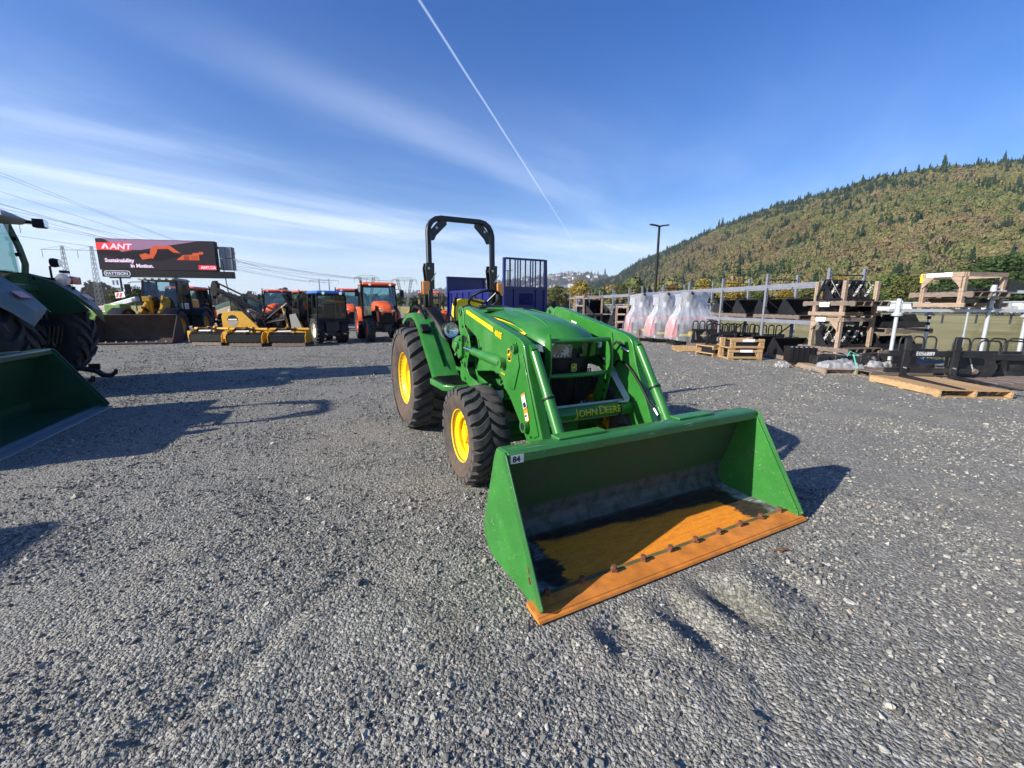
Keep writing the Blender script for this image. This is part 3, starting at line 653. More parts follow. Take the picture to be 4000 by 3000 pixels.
# ---------------------------------------------------------------- the green loader tractor in the middle of the yard
def scratched(base, name, amount=0.5, edge=(0.42, 0.46, 0.40)):
    m = bpy.data.materials.new(name); m.use_nodes = True; nt = m.node_tree; b = nt.nodes['Principled BSDF']
    v = node(nt, 'ShaderNodeTexCoord').outputs['Object']
    n1 = noise(nt, v, 5, 5); c = mixc(nt, n1.ramp(.3, .7), tuple(x * .88 for x in base), tuple(x * 1.12 for x in base))
    mp = node(nt, 'ShaderNodeMapping', {'Vector': v, 'Scale': (26, 2.0, 26), 'Rotation': (0.3, 0.4, 0.2)})
    s = noise(nt, mp.outputs[0], 3.0, 4, .7).ramp(.62, .68) * noise(nt, v, 4.0, 3).ramp(.42, .60)
    ch = noise(nt, v, 26, 5, .65).ramp(.63, .66) * noise(nt, v, 2.0, 3).ramp(.42, .62)
    f = (s + ch * .22).mn(1.0) * amount; c = mixc(nt, f, c, edge)
    d = noise(nt, v, 2.2, 7, .65).ramp(.5, .8) * 0.35; c = mixc(nt, d, c, (0.06, 0.11, 0.05))
    nt.links.new(c.k, b.inputs['Base Color']); nt.links.new((n1 * .2 + .3 + f * .3 + d * .5).k, b.inputs['Roughness']); b.inputs['Coat Weight'].default_value = .15
    bp = node(nt, 'ShaderNodeBump', {'Height': noise(nt, v, 9, 3), 'Strength': .08, 'Distance': .02}); nt.links.new(bp.outputs[0], b.inputs['Normal'])
    return m
M['bucket_out'] = scratched((0.034, 0.190, 0.030), 'scratched_green_paint', 0.8)
M['rail_scuff'] = scratched((0.030, 0.150, 0.034), 'scuffed_rail_paint', 1.0, (0.40, 0.40, 0.30))
def bucket_inside():
    """rust on the worn floor, black and grey stains up the back (tractor coordinates: x forward, y left)"""
    m = bpy.data.materials.new('rusted_bucket_floor'); m.use_nodes = True; nt = m.node_tree; b = nt.nodes['Principled BSDF']
    tc = node(nt, 'ShaderNodeTexCoord'); sp = node(nt, 'ShaderNodeSeparateXYZ', {0: tc.outputs['Object']}); x, y, z = (N(nt, sp.outputs[i]) for i in range(3)); v = tc.outputs['Object']
    mp = node(nt, 'ShaderNodeMapping', {'Vector': v, 'Scale': (2.0, 1.0, 2.0)}); w = noise(nt, mp.outputs[0], 2.6, 6, .65) - .5
    fine = noise(nt, node(nt, 'ShaderNodeMapping', {'Vector': v, 'Scale': (9, 2.2, 9), 'Rotation': (0, 0, .5)}).outputs[0], 4.5, 6, .7)
    gr = mixc(nt, noise(nt, v, 6, 5).ramp(.35, .7), (0.014, 0.072, 0.016), (0.032, 0.062, 0.026))  # worn green, darker than the outside paint to put in the interior's shade
    rust = mixc(nt, fine.ramp(.42, .60), (0.88, 0.30, 0.016), (0.72, 0.235, 0.018)); rust = mixc(nt, noise(nt, v, 60, 4).ramp(.52, .72) * .5, rust, (0.30, 0.11, 0.03))
    rust = mixc(nt, fine.ramp(.62, .70) * .45, rust, (0.26, 0.16, 0.05))
    black = mixc(nt, fine.ramp(.4, .7), (0.018, 0.013, 0.010), (0.06, 0.038, 0.024))
    metal = mixc(nt, fine.ramp(.45, .62), (0.33, 0.35, 0.34), (0.09, 0.11, 0.08))
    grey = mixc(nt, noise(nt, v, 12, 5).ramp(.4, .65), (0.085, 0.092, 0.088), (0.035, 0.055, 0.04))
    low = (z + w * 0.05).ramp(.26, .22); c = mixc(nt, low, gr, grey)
    floor = (z + w * 0.02).ramp(.055, .040)
    fl = mixc(nt, (x + w * 0.22 + y * -.09).ramp(3.13, 3.19), black, rust)
    side = ((y + .02).ab() + w * 0.35 + fine * .12 - .06).ramp(.76, .80); fl = mixc(nt, side, fl, mixc(nt, (noise(nt, v, 2.2, 4) + (y.ab() - .9) * .8).ramp(.48, .60), black, metal))
    c = mixc(nt, floor, c, fl)
    nt.links.new(c.k, b.inputs['Base Color']); b.inputs['Roughness'].default_value = .72
    bp = node(nt, 'ShaderNodeBump', {'Height': fine, 'Strength': .3, 'Distance': .006}); nt.links.new(bp.outputs[0], b.inputs['Normal']); return m
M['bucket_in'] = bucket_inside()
M['rust'] = mat('rusted_cutting_edge', (0.62, 0.205, 0.022), .85, 0, .25, 7, bump=.12, bs=220, dirt=.5, dcol=(0.14, 0.085, 0.04), ds=4)
M['strip'] = mat('worn_olive_strip', (0.13, 0.125, 0.045), .75, 0, .3, 6, dirt=.6, dcol=(.30, .13, .03), ds=7)
M['rustdark'] = mat('rusty_bolt', (0.16, 0.065, 0.03), .85, 0, .3, 30, bump=.3)
M['decal_w'] = mat('decal_white', (0.72, 0.72, 0.68), .5); M['decal_o'] = mat('decal_orange', (0.85, 0.28, 0.02), .5); M['decal_k'] = mat('decal_black', (0.02, 0.02, 0.02), .4)

def hero(with_text=True):
    T = empty('loader_tractor', (TX, TY, 0), TYAW, 'green loader tractor with yellow wheels and black roll bar, rusty bucket lowered on the gravel', 'tractor')
    G, K = M['green'], M['black']
    # wheels
    for sd in (-1, 1):
        wheel(T, (0, sd * .665, .617), .62, .45, .315, 23, 'r4', sd, M['yellow'], [M['tyre'], M['lug']], .11, rot=.15 + sd * .4, lh=.038, seg=48)
        wheel(T, (1.91, sd * .715, .413), .415, .315, .225, 25, 'chev', sd, M['yellow'], [M['tyre'], M['lug']], .07, rot=.1, lh=.026, steer=-.02, seg=40)
    # chassis, gearbox, axles
    put('chassis', M['green_in'], T, lambda b: (b.b2(-.35, .55, -.22, .22, .42, .86), b.b2(.5, 1.35, -.17, .17, .40, .80), b.b2(1.3, 2.25, -.14, .14, .42, .62),
        b.cyl((0, -.5, .617), (0, .5, .617), .13, n=18), b.b2(-.12, .12, -.42, .42, .5, .74), b.b2(1.05, 1.55, -.46, -.38, .50, .62), b.b2(1.05, 1.55, .38, .46, .50, .62),
        b.cyl((1.15, -.3, .55), (1.15, .3, .55), .045), b.bar((1.0, -.2, .45), (1.9, -.2, .45), .05, .1)), bevel=.012)
    put('front_axle', M['green_in'], T, lambda b: (b.cyl((1.91, -.56, .40), (1.91, .56, .40), .065, n=16), b.box((1.91, 0, .42), (.2, .3, .2)), b.cyl((1.91, -.60, .36), (1.91, -.50, .50), .09, n=14), b.cyl((1.91, .60, .36), (1.91, .50, .50), .09, n=14),
        b.box((1.85, -.36, .36), (.10, .42, .17)), b.box((1.85, .36, .36), (.10, .42, .17))), bevel=.01)
    put('engine', M['green_in'], T, lambda b: (b.b2(1.15, 2.02, -.19, .19, .58, 1.02), b.b2(1.3, 1.5, -.27, -.19, .62, .78), b.cyl((1.45, -.24, .84), (1.45, -.24, .98), .05), b.cyl((1.75, -.23, .62), (1.75, -.23, .74), .055),
        b.b2(1.35, 1.85, -.23, -.18, .8, .95), b.b2(1.35, 1.85, .18, .23, .8, .95)), bevel=.008)
    put('belly_panel', M['black'], T, lambda b: (b.prism([(1.62, .93), (2.0, .90), (2.12, .70), (1.95, .68), (1.70, .82)], -.30, -.22)), bevel=.01)
    ff = put('fuel_filter', M['white'], T, lambda b: (b.lathe([(.62, .035), (.625, .048), (.66, .05), (.70, .046), (.705, .03)], (1.60, -.33, 0), 16, 'z'), b.cyl((1.60, -.33, .56), (1.60, -.33, .62), .042)), smooth=40)
    put('sediment_bowl', M['red'], ff, lambda b: (b.lathe([(.50, .0), (.50, .03), (.515, .046), (.56, .048), (.562, .0)], (1.60, -.33, 0), 16, 'z')), smooth=40)
    # small pipes, levers and brackets beside the engine
    put('fuel_line', M['green_in'], T, lambda b: [b.tube([(1.1 + .1 * i, -.24 - .01 * i, .5), (1.15 + .1 * i, -.28, .62), (1.25 + .09 * i, -.26, .74), (1.3 + .09 * i, -.2, .8)], .009) for i in range(5)] + [b.cyl((1.05 + .12 * i, -.30, .56 + .03 * (i % 3)), (1.05 + .12 * i, -.18, .56 + .03 * (i % 3)), .022) for i in range(6)], smooth=40, each=True)
    # hood
    def ring(a, w, zt, zb, cr=.02):
        h = [(0, zt + cr), (w * .35, zt + cr * .85), (w * .42, zt + cr * .80 - .006), (w * .70, zt - .004), (w * .86, zt - .024), (w * .965, zt - .060), (w, zt - .105), (w + .004, (zt + zb) / 2 - .05), (w, zb)]
        return [(a, -y, z) for y, z in h[::-1]] + [(a, y, z) for y, z in h[1:]]
    hp = [(.86, .335, 1.455, 1.02), (1.0, .335, 1.455, .98), (1.3, .325, 1.435, .96), (1.6, .326, 1.412, .98), (1.85, .316, 1.388, 1.08), (2.05, .304, 1.350, 1.175), (2.20, .288, 1.302, 1.196), (2.29, .268, 1.254, 1.192), (2.325, .245, 1.218, 1.188)]
    def hood(b):
        rings = []
        for a, w, zt, zb in hp: rings.append(ring(a, w, zt, zb, .030 if a < 2.25 else .015))
        # nose bows forward in the middle
        rings = [[(p[0] + (.045 * (1 - (p[1] / .27) ** 2) if p[0] > 2.1 else 0), p[1], p[2]) for p in r] for r in rings]
        b.loft(rings, caps=False, wrap=False); e = rings[-1]; b.add(e, [tuple(range(len(e)))])
    h = put('hood', G, T, hood, smooth=28)
    for sd in (-1, 1):
        put('hood_vent', [M['dark'], M['green']], h, lambda b: (b.box((1.16, sd * .205, 1.453), (.20, .155, .012)), b.m(1), [b.box((1.075 + .021 * i, sd * .205, 1.457), (.008, .155, .014)) for i in range(9)],
            b.box((1.055, sd * .205, 1.458), (.012, .18, .02)), b.box((1.262, sd * .205, 1.454), (.012, .18, .02)), b.box((1.16, sd * .29, 1.446), (.21, .012, .02)), b.box((1.16, sd * .12, 1.466), (.21, .012, .018))), each=True)
            # yellow flash along the side, lying on the hood's flank
        def strip(poly, off):
            return lambda b: b.add([(x, sd * (float(np.interp(x, [p[0] for p in hp], [p[1] for p in hp])) + off - max(0, z - float(np.interp(x, [p[0] for p in hp], [p[2] for p in hp])) + .105) * .42), z) for x, z in poly], [tuple(range(len(poly)))])
        put('side_flash', M['yellow'], h, strip([(1.30, 1.394), (1.45, 1.390), (1.62, 1.374), (1.80, 1.347), (1.98, 1.302), (2.07, 1.270), (2.05, 1.254), (1.9, 1.260), (1.7, 1.294), (1.5, 1.342), (1.34, 1.367)], .009))
        put('side_flash_edge', M['black'], h, strip([(1.27, 1.394), (1.45, 1.399), (1.62, 1.383), (1.80, 1.356), (1.98, 1.311), (2.085, 1.272), (2.06, 1.246), (1.9, 1.252), (1.7, 1.286), (1.5, 1.333), (1.34, 1.358)], .006))
    put('hood_crease', G, h, lambda b: b.tube([(1.45, -.10, 1.463), (1.8, -.115, 1.420), (2.05, -.13, 1.372), (2.2, -.15, 1.318)], [.004, .007, .007, .003], 6), smooth=40)
    put('hood_crease', G, h, lambda b: b.tube([(1.45, .10, 1.463), (1.8, .115, 1.420), (2.05, .13, 1.372), (2.2, .15, 1.318)], [.004, .007, .007, .003], 6), smooth=40)
    put('hood_sticker', M['paper'], h, lambda b: b.box((1.86, -.04, 1.402), (.11, .045, .003), rz=.2, ry=.16))
    # grille and lamps
    def shell(b):
        rr = []
        for z, w, f in ((.60, .20, 2.22), (.75, .235, 2.28), (.95, .25, 2.30), (1.10, .262, 2.31), (1.195, .262, 2.30)):
            rr.append([(1.9, -w, z), (f - .10, -w, z), (f - .02, -w * .75, z), (f + .02, -w * .3, z), (f + .02, w * .3, z), (f - .02, w * .75, z), (f - .10, w, z), (1.9, w, z)])
        b.loft(rr)
    gr = put('grille', K, T, shell, smooth=35)
    put('grille_rib', M['dark'], gr, lambda b: [b.bar((2.325 - abs(i) * .004, i * .021, .66), (2.337 - abs(i) * .004, i * .021, .98), .006, .008) for i in range(-10, 11) if abs(i) > 1], each=True)
    put('headlight_trim', M['dark'], gr, lambda b: (b.box((2.312, -.15, 1.140), (.03, .22, .125), rz=-.22), b.box((2.312, .15, 1.140), (.03, .22, .125), rz=.22), b.box((2.335, 0, 1.12), (.02, .05, .12))), each=True)
    for sd in (-1, 1):
        hl = empty('headlight', (2.318, sd * .148, 1.142), -sd * .22, parent=T); hl.rotation_euler = (0, .03, -sd * -.22 if sd > 0 else .22)
        hl.rotation_euler = (0, 0, sd * .22); hl.scale = (1, 1.12, 1.12)
        def refl(b):
            b.prism([(-.088, -.04), (.088, -.04), (.095, .045), (-.095, .045)], .004, .008, 'x')
            for yy in (-.045, .045): b.lathe([(.034, .034), (.022, .030), (.010, .018), (.006, 0)], (0, yy, .003), 18, 'x')
            b.cyl((.01, -.045, .003), (.03, -.045, .003), .007); b.cyl((.01, .045, .003), (.03, .045, .003), .007)
            for q in range(-3, 4): b.box((.014, q * .026, -.035), (.012, .004, .012))
            b.prism([(.095, -.01), (.17, .01), (.175, .045), (.095, .045)] if sd > 0 else [(-.095, -.01), (-.17, .01), (-.175, .045), (-.095, .045)], -.06, .0, 'x')
        put('reflector', M['lampsilver'], hl, refl, smooth=30)
        put('lens', M['clear'], hl, lambda b: (b.prism([(-.094, -.046), (.094, -.046), (.102, .050), (-.102, .050)], .040, .044, 'x')))
    # side lamp glass that wraps round the corner
    for sd in (-1, 1):
        put('corner_lamp', M['lampsilver'], T, lambda b: b.prism([(2.06, 1.165), (2.24, 1.10), (2.25, 1.185), (2.20, 1.19)], sd * .262, sd * .272))
        put('corner_lens', M['clear'], T, lambda b: b.prism([(2.03, 1.17), (2.25, 1.085), (2.26, 1.19), (2.20, 1.195)], sd * .276, sd * .279))
    deer_badge(T, (2.345, 0.0, 1.0), (R(90), 0, R(90)), .062, .070, M['green'], M['black'], M['green'], 1)
    deer_badge(T, (2.347, 0.0, 1.0), (R(90), 0, R(90)), .052, .060, M['yellow'], M['green'], M['yellow'], 1)
    # brush guard
    def guard(b):
        for y in (-.30, .30):
            b.prism([(2.27, .56), (2.34, .56), (2.42, .82), (2.47, 1.02), (2.46, 1.24), (2.445, 1.285), (2.41, 1.285), (2.385, 1.22), (2.385, 1.05), (2.30, .86), (2.24, .72)], y - .006, y + .006)
        for z, f in ((1.232, 2.435), (.955, 2.425)):
            b.tube([(f - .015, -.30, z), (f + .01, -.15, z), (f + .02, 0, z), (f + .01, .15, z), (f - .015, .30, z)], .019, 12)
        b.b2(2.22, 2.32, -.29, .29, .53, .60); b.b2(2.12, 2.26, -.32, .32, .585, .65)
    g = put('brush_guard', G, T, guard, smooth=40)
    put('guard_bolt', M['steel'], g, lambda b: [b.cyl((2.34 + .02 * i, sd * .30 - sd * .006, .64 + .075 * i), (2.34 + .02 * i, sd * .30 + sd * .016, .64 + .075 * i), .014, n=6) for i in range(4) for sd in (-1, 1)], each=True)
    # dash, steering column, wheel
    put('dash_cowl', K, T, lambda b: b.loft([[(.60, y * .6, z - .03) for y, z in ((-.22, 1.18), (-.22, 1.42), (-.12, 1.50), (.12, 1.50), (.22, 1.42), (.22, 1.18))], [(.74, y * .95, z) for y, z in ((-.28, 1.05), (-.27, 1.42), (-.15, 1.505), (.15, 1.505), (.27, 1.42), (.28, 1.05))],
        [(.90, y, z) for y, z in ((-.332, 1.0), (-.325, 1.38), (-.2, 1.485), (.2, 1.485), (.325, 1.38), (.332, 1.0))]]), bevel=.015)
    sw = put('steering_wheel', K, T, lambda b: b.tube([(.185 * math.cos(t * math.pi / 14), .185 * math.sin(t * math.pi / 14), 0) for t in range(28)], .0145, 10, True), smooth=60)
    sw.location = (.60, -.03, 1.565); sw.rotation_euler = (0, R(33) * -1, 0)
    put('spoke', M['black_metal'], sw, lambda b: [b.bar((.02 * math.cos(a), .02 * math.sin(a), -.05), (.18 * math.cos(a), .18 * math.sin(a), -.002), .03, .010) for a in (.6, 2.6, 4.7)] + [b.cyl((0, 0, -.12), (0, 0, -.035), .04)], each=True)
    put('steering_column', K, T, lambda b: b.cyl((.60, -.03, 1.50), (.78, -.03, 1.30), .045))
    put('wiring_cover', M['black'], T, lambda b: b.tube([(.90, -.44, 1.40), (.94, -.42, 1.46), (1.02, -.40, 1.475), (1.12, -.38, 1.45), (1.2, -.37, 1.38), (1.22, -.36, 1.30)], [.02, .032, .036, .036, .032, .025], 10), smooth=60)
    # seat
    st = empty('seat', (.28, 0, 0), parent=T)
    put('backrest', M['seat'], st, lambda b: b.loft([[(-.20 + dx, y * w, z) for dx, y in ((0, -1), (-.07, -.96), (-.10, -.6), (-.10, .6), (-.07, .96), (0, 1), (.035, .92), (.015, .5), (.015, -.5), (.035, -.92))] for z, w in ((1.10, .20), (1.16, .235), (1.40, .235), (1.52, .22), (1.565, .19), (1.58, .13))]), smooth=50)
    put('cushion', M['seat'], st, lambda b: b.box((.02, 0, 1.085), (.46, .48, .11)), bevel=.04, seg=3)
    put('seat_base', K, st, lambda b: (b.box((.02, 0, .98), (.36, .36, .12)), b.box((-.28, 0, 1.22), (.07, .34, .36))), bevel=.02)
    put('bellows', K, T, lambda b: b.lathe([(1.20 + .012 * i, .075 - (i % 2) * .012 - i * .002) for i in range(12)], (.62, -.40, 0), 14, 'z'))
    put('loader_lever', K, T, lambda b: (b.tube([(.62, -.40, 1.28), (.60, -.40, 1.42), (.58, -.38, 1.54)], .011, 8), b.lathe([(1.49, .012), (1.50, .022), (1.56, .026), (1.585, .016), (1.59, 0)], (.582, -.385, 0), 12, 'z')), smooth=50)
    # floor, steps
    put('floor_plate', M['green_in'], T, lambda b: (b.b2(.35, 1.25, -.46, .46, .80, .84),), bevel=.006)
    for sd in (-1, 1):
        sp = put('step', G, T, lambda b: b.prism([(.84, sd * .46), (.84, sd * .74), (.92, sd * .80), (1.34, sd * .80), (1.44, sd * .72), (1.44, sd * .46)], .69, .75, 'z'), bevel=.01)
        put('step_mat', M['black'], sp, lambda b: (b.prism([(.88, sd * .47), (.88, sd * .72), (.94, sd * .77), (1.32, sd * .77), (1.40, sd * .70), (1.40, sd * .47)], .75, .757, 'z'), [b.b2(.90 + .055 * i, .925 + .055 * i, min(sd * .49, sd * .72), max(sd * .49, sd * .72), .757, .764) for i in range(9)]))
    # fenders
    fpath = [(-.47, 1.30), (-.36, 1.352), (-.22, 1.395), (-.02, 1.41), (.14, 1.375), (.30, 1.27), (.44, 1.14), (.58, 1.01), (.70, .90), (.80, .80), (.90, .70)]
    for sd in (-1, 1):
        def fend(b):
            yo, yi = sd * .735, sd * .44
            rings = []
            for i, (a, z) in enumerate(fpath):
                a0, z0 = fpath[max(i - 1, 0)]; a1, z1 = fpath[min(i + 1, len(fpath) - 1)]; L = math.hypot(a1 - a0, z1 - z0); nx, nz = -(z1 - z0) / L, (a1 - a0) / L
                t = .012
                rings.append([(a - nx * .055, yo, z - nz * .055), (a - nx * .01, yo, z - nz * .01), (a, yo - sd * .02, z), (a, yi, z), (a - nx * t, yi, z - nz * t), (a - nx * t, yo - sd * .026, z - nz * t), (a - nx * .05, yo - sd * .008, z - nz * .05)])
            b.loft(rings)
            b.prism([(-.47, 1.295), (-.22, 1.385), (-.02, 1.40), (.14, 1.365), (.44, 1.13), (.70, .89), (.90, .69), (1.02, .70), (1.0, .84), (.50, .84), (.3, .80), (.0, .80), (-.4, .9)], yi - .008, yi + .008)
            # raised inner panel that closes the operator's station
            b.loft([[(.18, yi, 1.33), (.18, yi - sd * .02, 1.33), (.56, yi - sd * .02, .9), (.56, yi, .9)], [(.30, yi + sd * .16, 1.30), (.28, yi + sd * .14, 1.30), (.78, yi + sd * .14, .84), (.80, yi + sd * .16, .84)]])
        f = put('fender', G, T, fend, smooth=45)
        put('console', M['black'], f, lambda b: b.loft([[(x, sd * (.39 + u * w), z0 + v) for u, v in ((0, 0), (0, .07), (.25, .10), (.8, .085), (1, 0))] for x, w, z0 in ((-.38, .16, 1.34), (-.2, .19, 1.385), (.02, .20, 1.385), (.2, .18, 1.30), (.42, .12, 1.14), (.5, .09, 1.02))]), smooth=50)
        hd = put('grab_handle', M['black'], f, lambda b: b.tube([(-.36, sd * .62, 1.365), (-.34, sd * .625, 1.44), (-.2, sd * .63, 1.485), (.02, sd * .63, 1.46), (.16, sd * .625, 1.37), (.20, sd * .61, 1.31)], .018, 10), smooth=60)
        put('reflector_pad', M['black'], f, lambda b: b.box((.36, sd * .67, 1.235), (.12, .1, .04), ry=R(42)), bevel=.01)
        put('bolt_cap', M['yellow'], f, lambda b: b.box((-.24, sd * .50, 1.49), (.04, .035, .03)), bevel=.005)
    # roll bar
    def rops(b):
        pts = [(-.16, -.435, .78), (-.18, -.435, 1.2), (-.20, -.435, 2.32)] + [(-.21, -.275 + .16 * math.cos(R(a)), 2.415 + .16 * math.sin(R(a))) for a in (180, 160, 140, 120, 100)] + [(-.21, -.2, 2.575)]
        pts = [(-.16, -.435, .78), (-.18, -.435, 1.2), (-.20, -.435, 2.40)] + [(-.21, -.435 + .16 * (1 - math.cos(R(a))), 2.40 + .17 * math.sin(R(a))) for a in (22, 45, 68)] + [(-.21, -.265, 2.572)]
        full = pts + [(p[0], -p[1], p[2]) for p in pts[::-1]]
        b.tube(full, .0315, 16, rot=R(11.25), sq=1.18)
    r = put('roll_bar', M['black_metal'], T, rops, smooth=30)
    put('corner_gusset', M['black_metal'], r, lambda b: [b.prism([(sd * .395, 2.30), (sd * .395, 2.43), (sd * .30, 2.535), (sd * .19, 2.535), (sd * .19, 2.50), (sd * .33, 2.36), (sd * .36, 2.30)], -.225, -.195, 'x') for sd in (-1, 1)], bevel=.005, each=True)
    put('gusset_bolt', M['steel'], r, lambda b: [b.cyl((-.196, sd * .325, 2.452), (-.188, sd * .325, 2.452), .016, n=8) for sd in (-1, 1)], each=True)
    for sd in (-1, 1):
        hb = put('hinge_bracket', M['black_metal'], T, lambda b: (b.prism([(sd * .435 + q, z) for q, z in ((-.055, 2.02), (-.07, 1.96), (-.05, 1.76), (-.03, 1.70), (.045, 1.70), (.05, 2.02))], -.15, -.135, 'x'), b.prism([(sd * .435 + q, z) for q, z in ((-.055, 2.02), (-.07, 1.96), (-.05, 1.76), (-.03, 1.70), (.045, 1.70), (.05, 2.02))], -.265, -.25, 'x')), bevel=.004)
        put('hinge_pin', M['steel'], hb, lambda b: (b.cyl((-.29, sd * .435 - .03, 1.95), (-.11, sd * .435 - .03, 1.95), .016, n=8), b.cyl((-.27, sd * .435 + .03, 1.82), (-.12, sd * .435 + .03, 1.82), .010, n=8), b.bar((-.125, sd * .435 + .0, 1.80), (-.11, sd * .435 + .06, 1.90), .006, .012)), each=True)
        put('post_base', M['black_metal'], T, lambda b: (b.box((-.13, sd * .445, 1.10), (.15, .10, .50)), b.box((-.10, sd * .47, 1.58), (.07, .05, .2))), bevel=.012)
        wl = put('warning_lamp', M['black'], T, lambda b: (b.box((-.13, sd * .51, 1.71), (.05, .10, .17)), b.box((-.13, sd * .50, 1.52), (.09, .08, .24)), b.box((-.13, sd * .47, 1.62), (.03, .03, .16))), bevel=.012)
        put('amber_lens', M['amber'], wl, lambda b: b.box((-.098, sd * .51, 1.71), (.03, .095, .165)), bevel=.01)
    # work lamp by the mast
    wl = put('work_lamp', M['black'], T, lambda b: (b.lathe([(-.05, .0), (-.05, .05), (-.02, .085), (.012, .092), (.018, .088)], (0, 0, 0), 24, 'x'), b.cyl((-.06, .06, -.02), (-.06, .17, -.10), .012)), smooth=40)
    wl.location = (1.02, -.60, 1.255); wl.rotation_euler = (0, 0, R(-6))
    put('lamp_glass', M['chrome'], wl, lambda b: b.lathe([(.012, .086), (-.004, .06), (-.016, .03), (-.02, 0)], (0, 0, 0), 24, 'x'), smooth=60)
    put('lens', M['clear'], wl, lambda b: b.lathe([(.018, .087), (.028, .06), (.034, .03), (.036, .0)], (0, 0, 0), 24, 'x'), smooth=60)
    put('bracket_casting', M['green'], T, lambda b: (b.prism([(1.12, 1.17), (1.20, 1.20), (1.33, 1.22), (1.33, 1.02), (1.24, .98), (1.20, 1.06), (1.14, 1.08)], -.60, -.555), b.cyl((1.24, -.63, 1.12), (1.24, -.55, 1.12), .035), b.box((1.18, -.60, 1.10), (.10, .05, .07), ry=.5), b.cyl((1.30, -.62, 1.18), (1.30, -.55, 1.18), .02), b.cyl((1.20, -.62, 1.02), (1.20, -.55, 1.02), .016)), bevel=.006)
    # ---------------- loader
    ld = T
    yA = .515; w2 = .040
    mast = [(1.15, 1.43), (1.175, 1.475), (1.23, 1.495), (1.285, 1.475), (1.31, 1.43), (1.33, 1.30), (1.44, 1.22), (1.48, 1.10), (1.40, .98), (1.38, .90), (1.44, .84), (1.66, .80), (1.70, .62), (1.60, .56), (1.42, .62), (1.28, .72), (1.20, .80), (1.20, .88), (1.27, 1.02), (1.27, 1.14), (1.19, 1.26)]
    arm_top = [(1.235, 1.395), (1.27, 1.47), (1.34, 1.488), (1.46, 1.472), (2.40, 1.268), (2.47, 1.238), (2.50, 1.205), (2.515, 1.16), (2.56, 1.02), (2.78, .56), (2.76, .50), (2.70, .45), (2.62, .44), (2.585, .47)]
    arm_bot = [(2.48, .585), (2.36, .70), (2.27, .79), (2.17, .845), (2.14, .90), (2.08, .945), (1.95, .955), (1.60, .905), (1.63, .99), (1.72, 1.10), (1.72, 1.17), (1.55, 1.235), (1.36, 1.30)]
    for sd in (-1, 1):
        yo = sd * yA
        ms = put('mast', G, ld, lambda b: (b.prism(mast, yo - .050, yo - .038), b.prism(mast, yo + .038, yo + .050), b.b2(1.36, 1.68, yo - .038, yo + .038, .60, .80), b.b2(1.24, 1.34, yo - .038, yo + .038, .86, 1.16), b.b2(1.40, 1.62, min(sd * .15, sd * .47), max(sd * .15, sd * .47), .52, .66)), bevel=.004)
        put('mast_hole', M['dark'], ms, lambda b: [b.cyl((x, yo - sd * .04, z), (x, yo + sd * .0505, z), r_, n=18) for x, z, r_ in ((1.36, 1.18, .034), (1.33, .93, .030))], each=True)
        put('pin', M['steel'], ms, lambda b: [b.cyl((x, yo - .06, z), (x, yo + .06, z), r_, n=14) for x, z, r_ in ((1.235, 1.44, .020), (1.38, 1.10, .018))], each=True)
        put('pin_boss', G, ms, lambda b: [b.lathe([(sd * .046, r_ * .62), (sd * .062, r_ * .62), (sd * .062, r_), (sd * .046, r_)], (x, yo, z), 18) for x, z, r_ in ((1.235, 1.44, .040), (1.38, 1.10, .034))], each=True)
        put('bolt_head', M['green'], ms, lambda b: [b.cyl((x, yo, z), (x, yo + sd * .064, z), .014, n=6) for x, z in ((1.29, 1.30), (1.42, 1.16), (1.36, 1.02), (1.26, .95), (1.5, .72), (1.6, .66), (1.34, .80))], each=True)
        ar = put('loader_arm', G, ld, lambda b: (b.prism(arm_top + arm_bot, yo - w2, yo + w2)), bevel=.007)
        ra = put('arm_reinforcement', G, ar, lambda b: (b.prism([(2.06, 1.21), (2.38, 1.235), (2.44, 1.06), (2.36, .87), (2.30, .86), (2.24, .95), (2.18, .98)], yo + sd * .044, yo + sd * .050), b.prism([(2.44, 1.13), (2.49, 1.15), (2.73, .60), (2.66, .56), (2.60, .70)], yo + sd * .044, yo + sd * .049)), bevel=.002, each=True)
        put('pin_boss', G, ar, lambda b: [b.lathe([(sd * .046, r_ * .55), (sd * .078, r_ * .55), (sd * .078, r_), (sd * .046, r_)], (x, yo, z), 18) for x, z, r_ in ((2.375, 1.185, .036), (2.19, 1.055, .034), (2.55, .625, .046), (2.66, .475, .036))], each=True)
        put('pin', M['steel'], ar, lambda b: [b.cyl((x, yo - .06, z), (x, yo + .072 * sd, z), r_, n=12) for x, z, r_ in ((2.375, 1.185, .019), (2.19, 1.055, .018), (2.66, .475, .02))], each=True)
        put('arm_hole', M['dark'], ar, lambda b: (b.cyl((2.55, yo, .625), (2.55, yo + sd * .0785, .625), .030, n=18), b.cyl((2.36, yo, .97), (2.36, yo + sd * .0503, .97), .006, n=8), b.cyl((2.62, yo, .56), (2.62, yo + sd * .0503, .56), .007, n=8), b.cyl((2.30, yo, .87), (2.30, yo + sd * .0503, .87), .007, n=8)), each=True)
        # lift cylinder lies outside the arm's inner half, under the beam
        lc = put('lift_cylinder', G, ld, lambda b: (b.cyl((1.60, yo + sd * .066, 1.085), (2.08, yo + sd * .066, 1.060), .036, n=20), b.cyl((1.78, yo + sd * .066, 1.076), (2.19, yo + sd * .066, 1.056), .042, n=20), b.cyl((2.19, yo + sd * .03, 1.055), (2.19, yo + sd * .10, 1.055), .042, n=18)), smooth=35)
        put('cylinder_rod', M['chrome'], lc, lambda b: b.cyl((1.38, yo + sd * .066, 1.10), (1.62, yo + sd * .066, 1.085), .018, n=14), smooth=40)
        yc = yo + (.005 if sd > 0 else .028)
